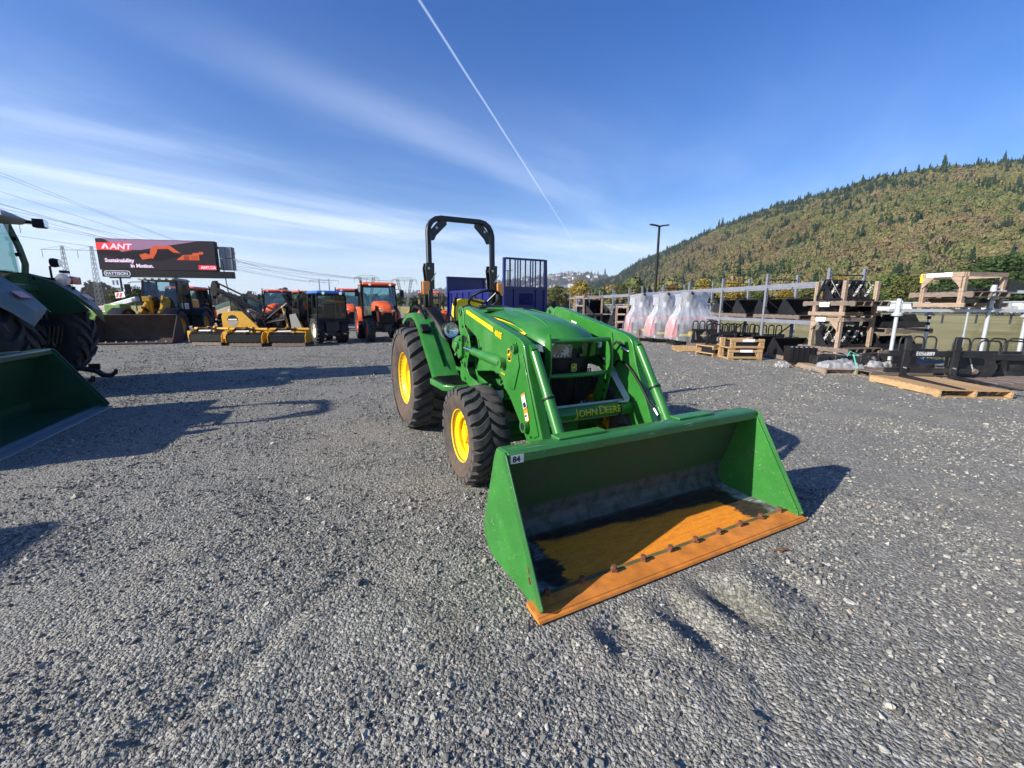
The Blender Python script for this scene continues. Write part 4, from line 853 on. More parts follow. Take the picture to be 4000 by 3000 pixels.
        bc = put('bucket_cylinder', G, ld, lambda b: (b.cyl((2.535, yc, 1.165), (2.735, yc, .86), .036, n=22), b.cyl((2.735, yc, .86), (2.88, yc, .635), .040, n=22), b.cyl((2.725, yc, .875), (2.742, yc, .85), .043, n=22), b.cyl((2.87, yc, .65), (2.895, yc, .612), .044, n=22), b.box((2.47, yc, 1.19), (.13, .05, .07), ry=R(25))), smooth=35)
        put('cylinder_rod', M['chrome'], bc, lambda b: b.cyl((2.88, yc, .635), (2.985, yc, .47), .021, n=16), smooth=40)
        put('cylinder_clamp', M['black'], bc, lambda b: b.cyl((2.733, yc, .863), (2.741, yc, .851), .047, n=20))
        put('bucket_link', G, ld, lambda b: (b.prism([(2.60, .44), (2.70, .55), (2.92, .52), (3.00, .48), (2.955, .20), (2.93, .14), (2.88, .14), (2.80, .34)], yo - .058, yo - .048), b.prism([(2.60, .44), (2.70, .55), (2.92, .52), (3.00, .48), (2.955, .20), (2.93, .14), (2.88, .14), (2.80, .34)], yo + .048, yo + .058)), bevel=.003)
        st = put('arm_stripe', M['yellow'], ar, lambda b: b.prism([(1.375, 1.452), (1.40, 1.458), (1.98, 1.322), (1.985, 1.285), (1.96, 1.288), (1.385, 1.425)], yo + sd * .0455, yo + sd * .0475))
        put('model_plate', M['decal_w'] if sd > 0 else M['decal_k'], ar, lambda b: b.prism([(1.63, 1.36), (1.72, 1.34), (1.71, 1.295), (1.625, 1.315)], -sd * .0465 + yo, -sd * .0455 + yo))
    # torque tube with the maker's name
    tt = put('torque_tube', G, ld, lambda b: (b.cyl((2.50, -.47, .655), (2.50, .47, .655), .062, n=28),), smooth=35)
    put('tube_clamp', M['black'], tt, lambda b: b.cyl((2.50, .33, .655), (2.50, .345, .655), .065, n=28))
    put('crossbar', G, ld, lambda b: (b.b2(2.24, 2.32, -.42, .42, .62, .655),), bevel=.01)
    if with_text:
        y = -.12
        for ch, sz, dy in (('J', .098, .026), ('OHN', .079, .176), ('D', .098, .064), ('EERE', .079, 0)):
            o = text_obj(ch, sz, M['yellow'], tt, (2.50, y, .655), (R(0), 0, 0), bold=.0012, sx=1.0, wrap=.0645)
            o.rotation_euler = Matrix(((0, math.sin(R(-12)), math.cos(R(-12))), (1, 0, 0), (0, math.cos(R(-12)), -math.sin(R(-12))))).to_euler()
            y += dy
            if ch == 'OHN': y += .022
        text_obj('400E', .068, M['yellow'], ld, (2.005, -yA - .0465, 1.262), (R(90), R(11.5), 0), bold=.002, sx=.98)
        text_obj('LOADER', .019, M['yellow'], ld, (2.14, -yA - .0515, .965), (R(90), R(10), 0), bold=.0006)
        text_obj('84', .046, M['decal_k'], ld, (3.2565, -1.040, .666), (R(90), 0, R(90)), bold=.002)
        deer_badge(ld, (2.285, -yA - .0505, 1.125), (R(90), R(0), 0), .064, .094, M['yellow'], M['decal_k'], M['yellow'], 1)
    put('warning_decal', [M['decal_w'], M['decal_o'], M['decal_k']], ld, lambda b: (b.prism([(2.475, .845), (2.525, .875), (2.565, .775), (2.515, .745)], -yA - .051, -yA - .0495), b.m(1).prism([(2.475, .845), (2.525, .875), (2.530, .860), (2.48, .83)], -yA - .052, -yA - .051),
        b.m(2).prism([(2.505, .790), (2.535, .808), (2.560, .778), (2.522, .755)], -yA - .052, -yA - .051), b.m(1).prism([(2.518, .738), (2.568, .768), (2.602, .680), (2.552, .650)], -yA - .051, -yA - .0495), b.m(0).prism([(2.535, .712), (2.572, .735), (2.592, .685), (2.556, .664)], -yA - .052, -yA - .051), b.m(2).prism([(2.540, .704), (2.566, .720), (2.572, .704), (2.546, .690)], -yA - .0525, -yA - .052)))
    # hoses and steel lines on the left arm
    yi = yA - .06
    put('hydraulic_line', M['silver'], ld, lambda b: [b.tube([(2.30, yi - .02 * k, .98 - .01 * k), (2.36 + .006 * k, yi - .022 * k, .90), (2.52 + .004 * k, yi - .020 * k, .735), (2.55, yi - .04 - .015 * k, .715), (2.545, yi - .14, .722)], .0075, 8) for k in range(4)], smooth=60, each=True)
    put('tube_line', M['galv'], ld, lambda b: [b.cyl((2.515, -.44, .722 + .008 * k), (2.515, .40, .722 + .008 * k), .006) for k in range(2)], smooth=60, each=True)
    put('hydraulic_hose', M['black'], ld, lambda b: (b.tube([(2.42, yi + .01, 1.16), (2.36, yi - .03, 1.20), (2.30, yi - .05, 1.14), (2.27, yi - .04, 1.06), (2.30, yi - .02, .99)], .012, 8),
        b.tube([(2.34, yi - .02, .99), (2.39, yi - .03, 1.04), (2.47, yi - .02, 1.03), (2.56, yi, .95), (2.64, yi + .01, .86), (2.74, yi + .015, .73), (2.80, yi + .02, .69)], .011, 8),
        b.tube([(2.02, yi - .05, 1.12), (2.12, yi - .07, 1.10), (2.22, yi - .05, 1.04), (2.29, yi - .02, .98)], .014, 8), b.tube([(2.05, yi - .02, 1.08), (2.16, yi - .04, 1.05), (2.26, yi - .03, .98), (2.31, yi - .01, .92)], .014, 8),
        b.tube([(2.36, -yi + .03, .95), (2.42, -yi + .06, 1.02), (2.50, -yi + .07, .96), (2.56, -yi + .05, .86)], .011, 8)), smooth=60, each=True)
    put('hose_fitting', M['steel'], ld, lambda b: [b.cyl(p, q, .016, n=8) for p, q in (((2.30, yi - .02, .99), (2.33, yi - .01, .93)), ((2.79, yi + .02, .70), (2.835, yi + .02, .655)), ((2.40, yi, 1.15), (2.46, yi + .02, 1.12)), ((2.22, yi - .05, 1.04), (2.26, yi - .04, 1.01)), ((2.26, yi - .03, .98), (2.285, yi - .02, .95)))], each=True)
    # ---------------- bucket
    bk = empty('bucket', (0, 0, 0), parent=ld); Wd = 1.065
    side = [(3.13, .715), (3.235, .72), (3.245, .69), (3.62, .075), (3.635, .035), (3.60, .018), (3.08, .018), (3.00, .05), (2.955, .11), (2.95, .20), (3.10, .66)]
    for sd in (-1, 1):
        put('side_plate', M['bucket_out'], bk, lambda b: (b.prism(side, sd * Wd, sd * (Wd + .012))), bevel=.002)
        put('edge_strip', M['rail_scuff'], bk, lambda b: (b.prism([(3.235, .72), (3.262, .715), (3.66, .06), (3.63, .03), (3.60, .07), (3.225, .68)], sd * (Wd + .012), sd * (Wd + .020))), bevel=.002)
    inner = [(3.165, .655), (3.12, .63), (3.035, .33), (2.985, .20), (2.972, .14), (2.985, .085), (3.02, .052), (3.07, .036), (3.60, .030)]
    outer = [(3.60, .018), (3.065, .022), (3.01, .038), (2.968, .078), (2.956, .14), (2.968, .205), (3.02, .335), (3.105, .64), (3.165, .67)]
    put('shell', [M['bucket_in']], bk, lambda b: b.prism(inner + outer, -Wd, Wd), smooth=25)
    put('shell_back', [M['bucket_out']], bk, lambda b: b.prism([(2.953, .12), (2.95, .12), (2.962, .206), (3.014, .336), (3.098, .64), (3.101, .64), (3.017, .336), (2.966, .206)], -Wd + .01, Wd - .01), smooth=25)
    put('top_rail', M['rail_scuff'], bk, lambda b: (b.prism([(3.115, .655), (3.105, .705), (3.125, .718), (3.235, .722), (3.252, .712), (3.255, .662), (3.238, .650)], -Wd, Wd)), bevel=.006)
    put('hook_plate', M['bucket_out'], bk, lambda b: [b.box((3.145, sd * .50 - .02, .728), (.09, .36, .016)) for sd in (-1, 1)], bevel=.005, each=True)
    put('cutting_edge', M['rust'], bk, lambda b: (b.prism([(3.545, .0305), (3.545, .043), (3.665, .020), (3.674, .008), (3.668, .004), (3.545, .018)], -Wd - .045, Wd + .045), b.prism([(3.604, .032), (3.612, .0345), (3.652, .027), (3.650, .022)], -Wd - .04, Wd + .04)), bevel=.0015)
    put('bolting_strip', M['strip'], bk, lambda b: b.b2(3.515, 3.553, -Wd, Wd, .030, .040))
    bolt = MB(); bolt.cyl((0, 0, 0), (0, 0, .016), .021, n=4); bolt.cyl((0, 0, .014), (0, 0, .034), .016, n=6); bm_ = bolt.mesh('bolt', M['rustdark'])
    for i in range(10):
        o = bpy.data.objects.new('bolt', bm_); COL.objects.link(o); o.parent = bk; o.location = (3.545, -.99 + .22 * i, .042); o.rotation_euler = (0, 0, i)
    put('size_sticker', M['decal_w'], bk, lambda b: b.b2(3.2552, 3.2562, -1.052, -.972, .658, .706))
    put('weld_bead', M['rustdark'], bk, lambda b: [b.bar((3.50 + .012 * (i % 2), -Wd - .012, .30 - .05 * i), (3.515 + .012 * (i % 2), -Wd - .012, .27 - .05 * i), .012, .012) for i in range(4)], each=True)
    put('rear_pipe', M['green_in'], T, lambda b: (b.bar((-.3, -.3, .5), (-.85, -.35, .45), .05, .06), b.bar((-.3, .3, .5), (-.85, .35, .45), .05, .06), b.bar((-.85, -.35, .45), (-.85, .35, .45), .05, .05)))
    return T
HT = hero()

# ---------------------------------------------------------------- right side: racks, attachments, crates, fence
def thing(name, label, cat, loc=(0, 0, 0), rz=0, group=None, s=1): return empty(name, loc, rz, label, cat, group, None, s)
def dup(o, loc, rz, label, group=None, s=None):
    c = copy_tree(o); c.location = loc; c.rotation_euler = (0, 0, rz); c['label'] = label
    if group: c['group'] = group
    if s: c.scale = (s, s, s)
    return c
def meshpart(name, me, parent, loc=(0, 0, 0), rot=(0, 0, 0), scale=(1, 1, 1)):
    o = bpy.data.objects.new(name, me); COL.objects.link(o); o.parent = parent; o.location = loc; o.rotation_euler = rot; o.scale = scale; return o
_pc = {}
def plank(parent, name, c, d, m, rz=0, rx=0, ry=0):
    """a board; boards of the same size share their mesh"""
    k = (tuple(round(x, 3) for x in d), m.name)
    if k not in _pc: _pc[k] = MB().box((0, 0, 0), d).mesh('board', m)
    return meshpart(name, _pc[k], parent, c, (rx, ry, rz))
def pallet(label, loc, rz, m, L=1.2, W=1.0, nb=7, group='wooden pallets on the gravel', h=.13):
    p = thing('pallet', label, 'pallet', loc, rz, group)
    for i in range(nb): plank(p, 'deck_board', (-L / 2 + L / nb * (i + .5), 0, h - .009), (L / nb * .78, W, .018), m, rz=rnd.uniform(-.006, .006))
    for y in (-W / 2 + .02, 0, W / 2 - .02): plank(p, 'stringer', (0, y, h / 2), (L, .038, h - .038), m)
    for x in (-L / 2 + .06, 0, L / 2 - .06): plank(p, 'bottom_board', (x, 0, .009), (.1, W, .018), m)
    return p

# pallet racking running back along the fence
RX0, RY0 = 8.35, 11.53; RD = Vector((-.1412, .99, 0)).normalized(); RRZ = math.atan2(RD.y, RD.x)
def rack_run(start, n, pitch, label, fancy):
    """local x runs along the row away from the camera, local -y is the far side next to the fence"""
    t = thing('pallet_rack', label, 'rack', (start.x, start.y, 0), RRZ, 'grey pallet racks along the fence')
    mg = M['rackgrey']; dep = 1.05
    up = MB().b2(-.038, .038, -.035, .035, 0, 2.5).mesh('upright', mg)
    hol = MB()
    for k in range(30 if fancy else 10): hol.b2(-.042, .042, -.012, .012, .12 + k * (.08 if fancy else .24), .15 + k * (.08 if fancy else .24))
    hol = hol.mesh('slots', M['dark'])
    br = MB(); br.bar((0, 0, .12), (0, -dep, .12), .03, .03); br.bar((0, 0, .2), (0, -dep, .95), .03, .03); br.bar((0, -dep, 1.05), (0, 0, 1.75), .03, .03); br.bar((0, 0, 1.8), (0, -dep, 1.8), .03, .03); br.bar((0, 0, 2.33), (0, -dep, 2.33), .03, .03)
    brm = br.mesh('brace', M['black_worn'])
    bm1 = MB().b2(.038, pitch - .038, -.022, .022, -.055, .055).mesh('beam', mg)
    for i in range(n):
        for y in (0, -dep):
            u = meshpart('upright', up, t, (i * pitch, y, 0)); 
            if y == 0 or fancy:
                q = meshpart('slot_row', hol, u); q['kind'] = 'stuff'
        b_ = meshpart('cross_brace', brm, t, (i * pitch, 0, 0)); b_['kind'] = 'stuff'
        if i < n - 1:
            for z in (1.07, 2.12) if fancy or i > 0 else (1.07, 2.12):
                for y in (.0, -dep): meshpart('beam', bm1, t, (i * pitch, y, z))
            dk = MB()
            for k in range(26): dk.b2(.06 + k * pitch * .0365, .068 + k * pitch * .0365, -dep + .02, -.02, 1.127, 1.135)
            for k in range(5): dk.b2(.05, pitch - .05, -dep + .1 + k * .2, -dep + .108 + k * .2, 1.1195, 1.127)
            d_ = dk.build('wire_deck', M['rustdark'], t); d_['kind'] = 'stuff'
    return t
S0 = Vector((RX0, RY0, 0))
rack_run(S0, 6, 2.24, 'near run of grey pallet racking holding black buckets, in front of the chain link fence', True)
rack_run(S0 + RD * 12.86, 6, 2.42, 'far run of grey pallet racking beyond the shrink-wrapped machines', False)
def rackpt(u, v, z=0): q = S0 + RD * u + Vector((RD.y, -RD.x, 0)) * (v); return (q.x, q.y, z)   # v>0 towards the fence

BR = M['black_metal']; BW = M['black_worn']
def loader_bucket(label, loc, rz, W=1.0, s=1.0, tagn=True, group='black loader buckets', paint=None):
    t = thing('loader_bucket', label, 'bucket', loc, rz, group, s); pm = paint or BR
    side = [(-.28, 0), (-.34, .06), (-.33, .16), (-.20, .40), (-.16, .44), (-.12, .42), (.30, .03), (.33, 0)]
    put('side_plate', pm, t, lambda b: [b.prism(side, y, y + .012) for y in (-W / 2, W / 2 - .012)], each=True)
    put('shell', pm, t, lambda b: b.prism([(.36, 0), (.33, .012), (-.26, .02), (-.315, .07), (-.305, .155), (-.185, .40), (-.12, .405), (-.12, .43), (-.2, .43), (-.33, .16), (-.34, .055), (-.28, 0)], -W / 2 + .012, W / 2 - .012), smooth=30)
    put('gusset', pm, t, lambda b: [b.b2(-.30, -.12, -W / 2 + W * k / 4 - .01, -W / 2 + W * k / 4 + .01, .42, .445) for k in (1, 2, 3)], each=True)
    if tagn: put('label_sheet', M['paper'], t, lambda b: (b.prism([(.16, .01), (.26, .01), (.24, .16), (.19, .15)], W / 2 + .001, W / 2 + .003),))
    return t
# buckets on the first shelf: open side towards the yard (local +x), their left end plate seen by the camera
lb = []
spots = [(1.25, 'nearest black bucket on the rack shelf, beside the tall wooden post crate'), (2.3, 'second black bucket from the tall post crate on the rack shelf'), (3.4, 'third black bucket from the tall post crate on the rack shelf'), (4.6, 'fourth black bucket on the rack shelf, with a square white sticker on its end')]
for k, (u, lab) in enumerate(spots):
    p = rackpt(u, .48, 1.27); lb.append(loader_bucket(lab, p, RRZ + math.pi, .92, 1.1))
for k, (u, lab) in enumerate([(1.75, 'weathered pallet on the rack shelf under the nearest two buckets'), (4.0, 'weathered pallet on the rack shelf under the third and fourth buckets')]):
    pallet(lab, rackpt(u, .45, 1.137), RRZ, M['oldwood'], 1.9, .95, 8, 'pallets on the rack shelf')
put('sticker', M['paper'], lb[3], lambda b: b.prism([(-.27, .05), (-.14, .05), (-.14, .20), (-.27, .20)], .476, .479))
for k, (u, v, lab) in enumerate([(1.55, -.35, 'chalk-marked black bucket on the ground under the rack shelf'), (.7, -.3, 'black bucket on the ground under the rack marked with chalk numbers'), ]):
    b = loader_bucket(lab, rackpt(u + .2, v + .3, 0.12), RRZ + math.pi, .95, 1.12)
    text_obj(('PH4 58-C', '68LL')[k], (.07, .15)[k], M['paper'], b, (.16, .48, .12), (R(90), R(-35), R(180)), 'chalk_marking')
    loader_bucket(('black bucket lying behind the chalk-marked ones at the foot of the rack', 'black bucket low behind the fork frames under the rack shelf')[k], rackpt(u + 1.7 + k * 1.6, .6, .02), RRZ + math.pi, .95, 1.0)
pallet('pallet under the chalk-marked black bucket below the rack', rackpt(1.3, -.05, 0), RRZ, M['oldwood'], 1.8, 1.0)
for k, (u, v, z, s, lab) in enumerate([(9.0, .4, 1.14, 1.5, 'large black bucket on the rack shelf behind the slatted wooden crate'), (10.6, .45, 1.14, 1.2, 'black bucket on the rack shelf left of the slatted crate'), (13.8, .3, .3, 1.5, 'black bucket at the foot of the far rack run'), (16.2, .2, .3, 1.5, 'black bucket lying at the foot of the far rack run, second from its near end'), (20.5, .1, .3, 1.3, 'small black bucket at the far end of the far rack run')]):
    loader_bucket(lab, rackpt(u, v, z), RRZ + math.pi + .1 * (k % 3 - 1), 1.2, s, tagn=True)
# uncovered parts stacked on end, looking like a row of dark plates
def plate_stack(label, loc, rz, n, L=.9, h=.55, m=None):
    t = thing('attachment_stack', label, 'attachments', loc, rz, 'stacks of black steel attachments')
    for i in range(n):
        put('mount_plate', m or BW, t, lambda b: (b.prism([(-.40, 0), (.30, 0), (.36, h * .5), (.18, h), (-.28, h), (-.36, h * .6)], i * L / n, i * L / n + .03), b.b2(-.3, .2, i * L / n + .03, i * L / n + .09, h * .25, h * .35), b.b2(-.3, .2, i * L / n + .03, i * L / n + .09, h * .75, h * .82)))
        if i % 2 == 0: put('label_sheet', M['paper'], t, lambda b: b.box((.28, i * L / n + .012, h * .6), (.06, .026, .09), ry=.3))
    return t
plate_stack('stack of black mounting plates beyond the slatted crate, beside the far racks', (5.1, 22.2, .02), 1.9, 7, 1.4, .5)
plate_stack('row of dark mounting plates standing far back by the racks', (4.2, 25.5, .02), 1.8, 8, 1.8, .6)
plate_stack('row of black plates standing next to the old tyre stack', (3.3, 27.5, .02), 1.8, 9, 2.4, .75)

# tall stacking crates of pale posts
def post_crate(label, loc, rz, W, D, zb, H, m, planks=3, paper=True, post2=True, base=True, rails=True):
    """square wooden frame: corner posts of paired planks, a boarded base and rails; local origin at its front left foot"""
    t = thing('wooden_crate', label, 'crate', loc, rz, 'open wooden shipping crates')
    for x in (0, W):
        for y in (0, D):
            for k in range(2 if post2 else 1): plank(t, 'post', (x + (.0225 - .045 * k if post2 else 0), y, zb + H / 2), (.040, .085, H), m)
    if base:
        for x in np.linspace(.06, W - .06, 6): plank(t, 'base_board', (x, D / 2, zb + .04), (.1, D + .1, .022), m)
        for y in (-.055, D / 2, D + .055): plank(t, 'base_rail', (W / 2, y, zb + .09), (W + .25, .035, .09), m)
    if not rails: return t
    for y in (-.06, D + .06): plank(t, 'top_rail', (W / 2, y, zb + H - .05), (W + .05, .03, .09), m)
    for x in (-.055, W + .055): plank(t, 'side_rail', (x, D / 2, zb + H - .05), (.03, D, .09), m)
    for x, sg in ((.0, 1), (W, -1)):
        put('gusset_block', m, t, lambda b: b.prism([(x, zb + H - .1), (x + sg * .22, zb + H - .1), (x, zb + H - .34)], -.078, -.062))
    if paper: put('paper_sheet', M['paper'], t, lambda b: b.box((W * .35, -.078, zb + H - .05), (.26, .004, .11)))
    return t
cr = post_crate('tall lower wooden crate with black grapple frames inside, behind the ribbed black bin', (8.0, 11.4, 0), R(-75), .72, 1.05, .0, 1.24, M['postwood'], base=False)
cr2 = post_crate('upper wooden crate of tall posts holding a black grapple with chalk writing', (8.0, 11.4, 0), R(-75), .72, 1.05, 1.245, .90, M['postwood'], paper=False, rails=False)
put('paper_sheet', M['paper'], cr2, lambda b: b.box((.32, -.10, 1.56), (.26, .004, .11)))
for z, lab in ((.36, 'long grey pallet under the tall wooden crates'), (1.52, 'grey pallet carrying the chalked grapple at the top of the tall crates')):
    pallet(lab, (8.6, 11.19, z), R(-75), M['oldwood'], 1.38, 1.15, 8, 'grey pallets of the tall crate stack')
pallet('lowest grey pallet of the tall crate stack', (8.6, 11.19, .0), R(-75), M['oldwood'], 1.38, 1.15, 8, 'grey pallets of the tall crate stack')
for x in (8.15, 9.0): plank(thing('timber_block', 'timber block lifting the long grey pallet, %s end' % ('left' if x < 8.5 else 'right'), 'timber', (x, 11.2, .13), R(15), 'timber blocks under pallets'), 'block', (0, 0, .11), (.16, .9, .22), M['oldwood'])
def grapple(label, loc, rz, W=1.5, n=9, txt=None, lean=1.0):
    """a rake grapple: curved tines in a row under a sloping top frame"""
    t = thing('grapple_rake', label, 'grapple', loc, rz, 'black grapple rakes')
    for i in range(n):
        y = -W / 2 + W * i / (n - 1)
        put('tine', BR, t, lambda b: b.prism([(-.10, 0), (.42, 0), (.46, .03), (.02, .06), (-.06, .12), (-.16 * lean, .34), (-.10, .50), (-.16, .52), (-.25 * lean, .34), (-.16, .08)], y - .014, y + .014))
        if txt and i % 2 == 0 or txt and i == n - 1: text_obj(txt, .085, M['paper'], t, (-.02, y - .016, .10), (R(90), R(-62), 0), 'chalk_marking')
    put('cross_tube', BR, t, lambda b: [b.b2(x - .03, x + .03, -W / 2, W / 2, z - .03, z + .03) for x, z in ((.30, .045), (-.13, .09), (-.20, .36))], each=True)
    put('end_plate', BR, t, lambda b: [b.prism([(-.2, .0), (.1, .0), (.0, .18), (-.16, .44), (-.26, .40)], y, y + .012) for y in (-W / 2 - .03, W / 2 + .02)], each=True)
    return t
grapple('black grapple rake in the lower crate with white chalk lettering on its tines', (8.6, 11.2, .49), R(-75), 1.0, 7, 'KUBOTA')
grapple('black grapple rake with white labels on its tines, right of the lower crate', (9.55, 11.55, .49), R(-80), .8, 5, 'KUBOTA')
g3 = grapple('black grapple on top of the tall crates, seen end on with chalk writing', (8.75, 11.25, 1.66), R(-75), 1.2, 7, 'KUBOTA')
def sloped_rake(label, loc, rz, W=1.5, n=7):
    t = thing('skeleton_bucket', label, 'bucket', loc, rz, 'black skeleton buckets')
    for i in range(n):
        y = -W / 2 + W * i / (n - 1); put('bar', BR, t, lambda b: (b.prism([(-.30, 0), (.38, 0), (.38, .03), (-.2, .035), (-.26, .08), (-.10, .50), (-.14, .52), (-.32, .10)], y - .01, y + .01)))
    put('rail', BR, t, lambda b: [b.bar((x, -W / 2, z), (x, W / 2, z), .035, .035) for x, z in ((.36, .015), (-.12, .51), (-.22, .26), (0, .02))], each=True)
    put('end_frame', BR, t, lambda b: [b.tube([(-.12, y, .51), (.05, y, .48), (.36, y, .03), (-.3, y, .0), (-.12, y, .51)], .014, 6) for y in (-W / 2 - .02, W / 2 + .02)], each=True)
    return t
sloped_rake('black skeleton bucket with sloping sides on the top pallet of the tall crates', (8.62, 11.2, 1.67), R(-75), 1.2, 7)
loader_bucket('black bucket in the tall crate stack, left one below the chalked grapple', (8.45, 11.3, 1.38), R(-75) + 3.14, .7, .8, tagn=False)
loader_bucket('wide black bucket on end under the top pallet, right of the upper crate', (9.0, 11.3, 1.38), R(-75), .5, 1.0, tagn=False)
# further frames stacked behind the pipe rack
pallet('grey pallet carrying black hitch frames behind the silver pipe rack', (9.9, 11.2, .85), .1, M['oldwood'], 1.3, 1.0, 7, 'pallets of hitch frames')
pallet('low grey pallet with hitch frames near the fence', (9.8, 11.2, .30), .1, M['oldwood'], 1.3, 1.0, 7, 'pallets of hitch frames')
for z, lab in ((1.0, 'upper black hitch frame on the grey pallets near the fence'), (.44, 'lower black hitch frame on the grey pallets near the fence')):
    t = thing('hitch_attachment', lab, 'hitch frame', (9.9, 11.2, z), .1, 'black hitch frames')
    put('beam', BR, t, lambda b: (b.b2(-.6, .75, -.3, -.18, .0, .14), b.b2(-.55, .7, .15, .25, .05, .2)), each=True); put('plate', BR, t, lambda b: [b.prism([(-.35, 0), (.35, 0), (.28, .3), (-.1, .34)], x, x + .02, 'x') for x in (-.5, 0, .5)], each=True)
    put('label_sheet', M['paper'], t, lambda b: b.box((-.2, -.302, .07), (.07, .003, .08)))

# two low stacked pine crates in front of the racks
def pine_crate(label, loc, rz):
    t = thing('pine_crate', label, 'crate', loc, rz, 'low pine crates stacked in front of the racks')
    for x in (-.43, .37):
        for y in (-.32, .32):
            for k in (0, 1): plank(t, 'post', (x + .075 * k, y, .15), (.06, .075, .29), M['pine'])
        plank(t, 'side_board', (x + .03, 0, .03), (.12, .70, .03), M['pine'])
    for y in (-.36, .36):
        for z in (.07, .25): plank(t, 'rail', (0, y, z), (.95, .022, .06), M['pine'])
    put('paper_sheet', M['paper'], t, lambda b: b.box((.02, -.373, .255), (.34, .003, .075)))
    put('packed_part', BR, t, lambda b: (b.b2(-.33, .33, -.26, .26, .07, .19), b.b2(-.25, .2, -.33, .33, .1, .16)), bevel=.01)
    return t
p1 = pine_crate('lower pine crate of the low two-crate stack in front of the racks', (6.66, 12.42, 0.0), -.05)
p2 = dup(p1, (6.69, 12.43, .30), -.02, 'upper pine crate of the low two-crate stack, with a white sheet on its rail')
t = thing('pine_crate', 'pine crate jutting out behind the low stack towards the fork frames', 'crate', (6.35, 13.2, 0), .3)
for z in (.04, .26):
    for y in (-.35, .35): plank(t, 'rail', (0, y, z), (.9, .03, .08), M['pine'])
    for x in (-.4, .4): plank(t, 'cross_board', (x, 0, z + .055), (.09, .75, .025), M['pine'])
put('packed_part', BR, t, lambda b: b.b2(-.32, .32, -.28, .28, .06, .24), bevel=.01)
pallet('fresh pine pallet at the foot of the black fork frames', (6.25, 14.6, 0), -.12, M['pine'], 1.25, .9, 7)

# fork carriages with arched load guards
def fork_frame(label, loc, rz, W=1.05, arches=3):
    t = thing('pallet_fork', label, 'fork frame', loc, rz, 'black fork frames with arched guards')
    for x in (-W / 2 + .02, W / 2 - .10): put('side_plate', BR, t, lambda b: b.prism([(x, 0), (x + .12, 0), (x + .10, .50), (x + .02, .50)] if x < 0 else [(x - .02, 0), (x + .12, 0), (x + .08, .50), (x, .50)], -.03, .03), bevel=.005)
    put('cross_beam', BR, t, lambda b: (b.b2(-W / 2, W / 2, -.025, .025, .44, .53), b.b2(-W / 2, W / 2, -.025, .025, .02, .12)), each=True)
    put('mount_plate', BR, t, lambda b: (b.prism([(-.30, .12), (-.05, .12), (-.10, .22), (-.20, .28), (-.10, .38), (-.04, .44), (-.36, .44)], .03, .05), b.prism([(.34, .12), (.06, .12), (.10, .22), (.20, .28), (.10, .38), (.04, .44), (.38, .44)], .03, .05)), each=True)
    for k in range(arches):
        x0 = -W / 2 + .04 + k * (W - .08) / arches; w = (W - .08) / arches * .72
        put('guard_arch', BR, t, lambda b: b.tube([(x0, 0, .50), (x0, 0, .74)] + [(x0 + w / 2 - w / 2 * math.cos(R(a)), 0, .76 + .07 * math.sin(R(a))) for a in (25, 55, 90, 125, 155)] + [(x0 + w, 0, .74), (x0 + w, 0, .50)], .021, 6), smooth=40)
    put('fork', BR, t, lambda b: [b.b2(x - .05, x + .05, .03, 1.0, .0, .035) for x in (-.34, .34)], each=True)
    return t
ff0 = fork_frame('black fork frame with three arched guards beside the wrapped machines', (7.35, 16.2, .13), -.15, 1.05, 4)
for (x, y, r_, lab) in ((7.95, 16.0, -.1, 'black fork frame with arched guard, second to the right of the wrapped machines'), (8.35, 15.5, -.12, 'black arched fork frame behind the low pine crates'), (8.75, 14.6, -.1, 'black arched fork frame by the rack upright above the pine crates'), (7.5, 15.3, -.2, 'low black fork frame just behind the stacked pine crates')):
    dup(ff0, (x, y, .05), r_, lab)
pallet('pallet under the black fork frames next to the wrapped machines', (7.4, 16.5, 0), -.15, M['oldwood'], 1.2, 1.2, 7)

# ribbed black bin on a pallet, and the shrink-wrapped parts beside it
bn = thing('plastic_bin', 'black ribbed plastic bin standing on the end of a pallet', 'bin', (7.30, 10.75, .13), -.30, None, .86)
put('shell', M['black'], bn, lambda b: b.loft([[(-.33, -.28, 0), (.33, -.28, 0), (.33, .28, 0), (-.33, .28, 0)], [(-.35, -.3, .44), (.35, -.3, .44), (.35, .3, .44), (-.35, .3, .44)]]), bevel=.012)
put('rib', M['black'], bn, lambda b: [b.box((-.27 + .135 * i, -.297, .24), (.035, .03, .42), rx=.04) for i in range(5)], each=True, bevel=.006)
put('rim_lug', M['galv'], bn, lambda b: [b.box((-.30 + .12 * i, -.29, .452), (.05, .04, .018)) for i in range(6)], each=True)
pallet('worn pallet under the ribbed black bin and the torn plastic wrapping', (7.80, 10.2, 0), R(90) - .10, M['postwood'], 1.6, 1.35, 8)
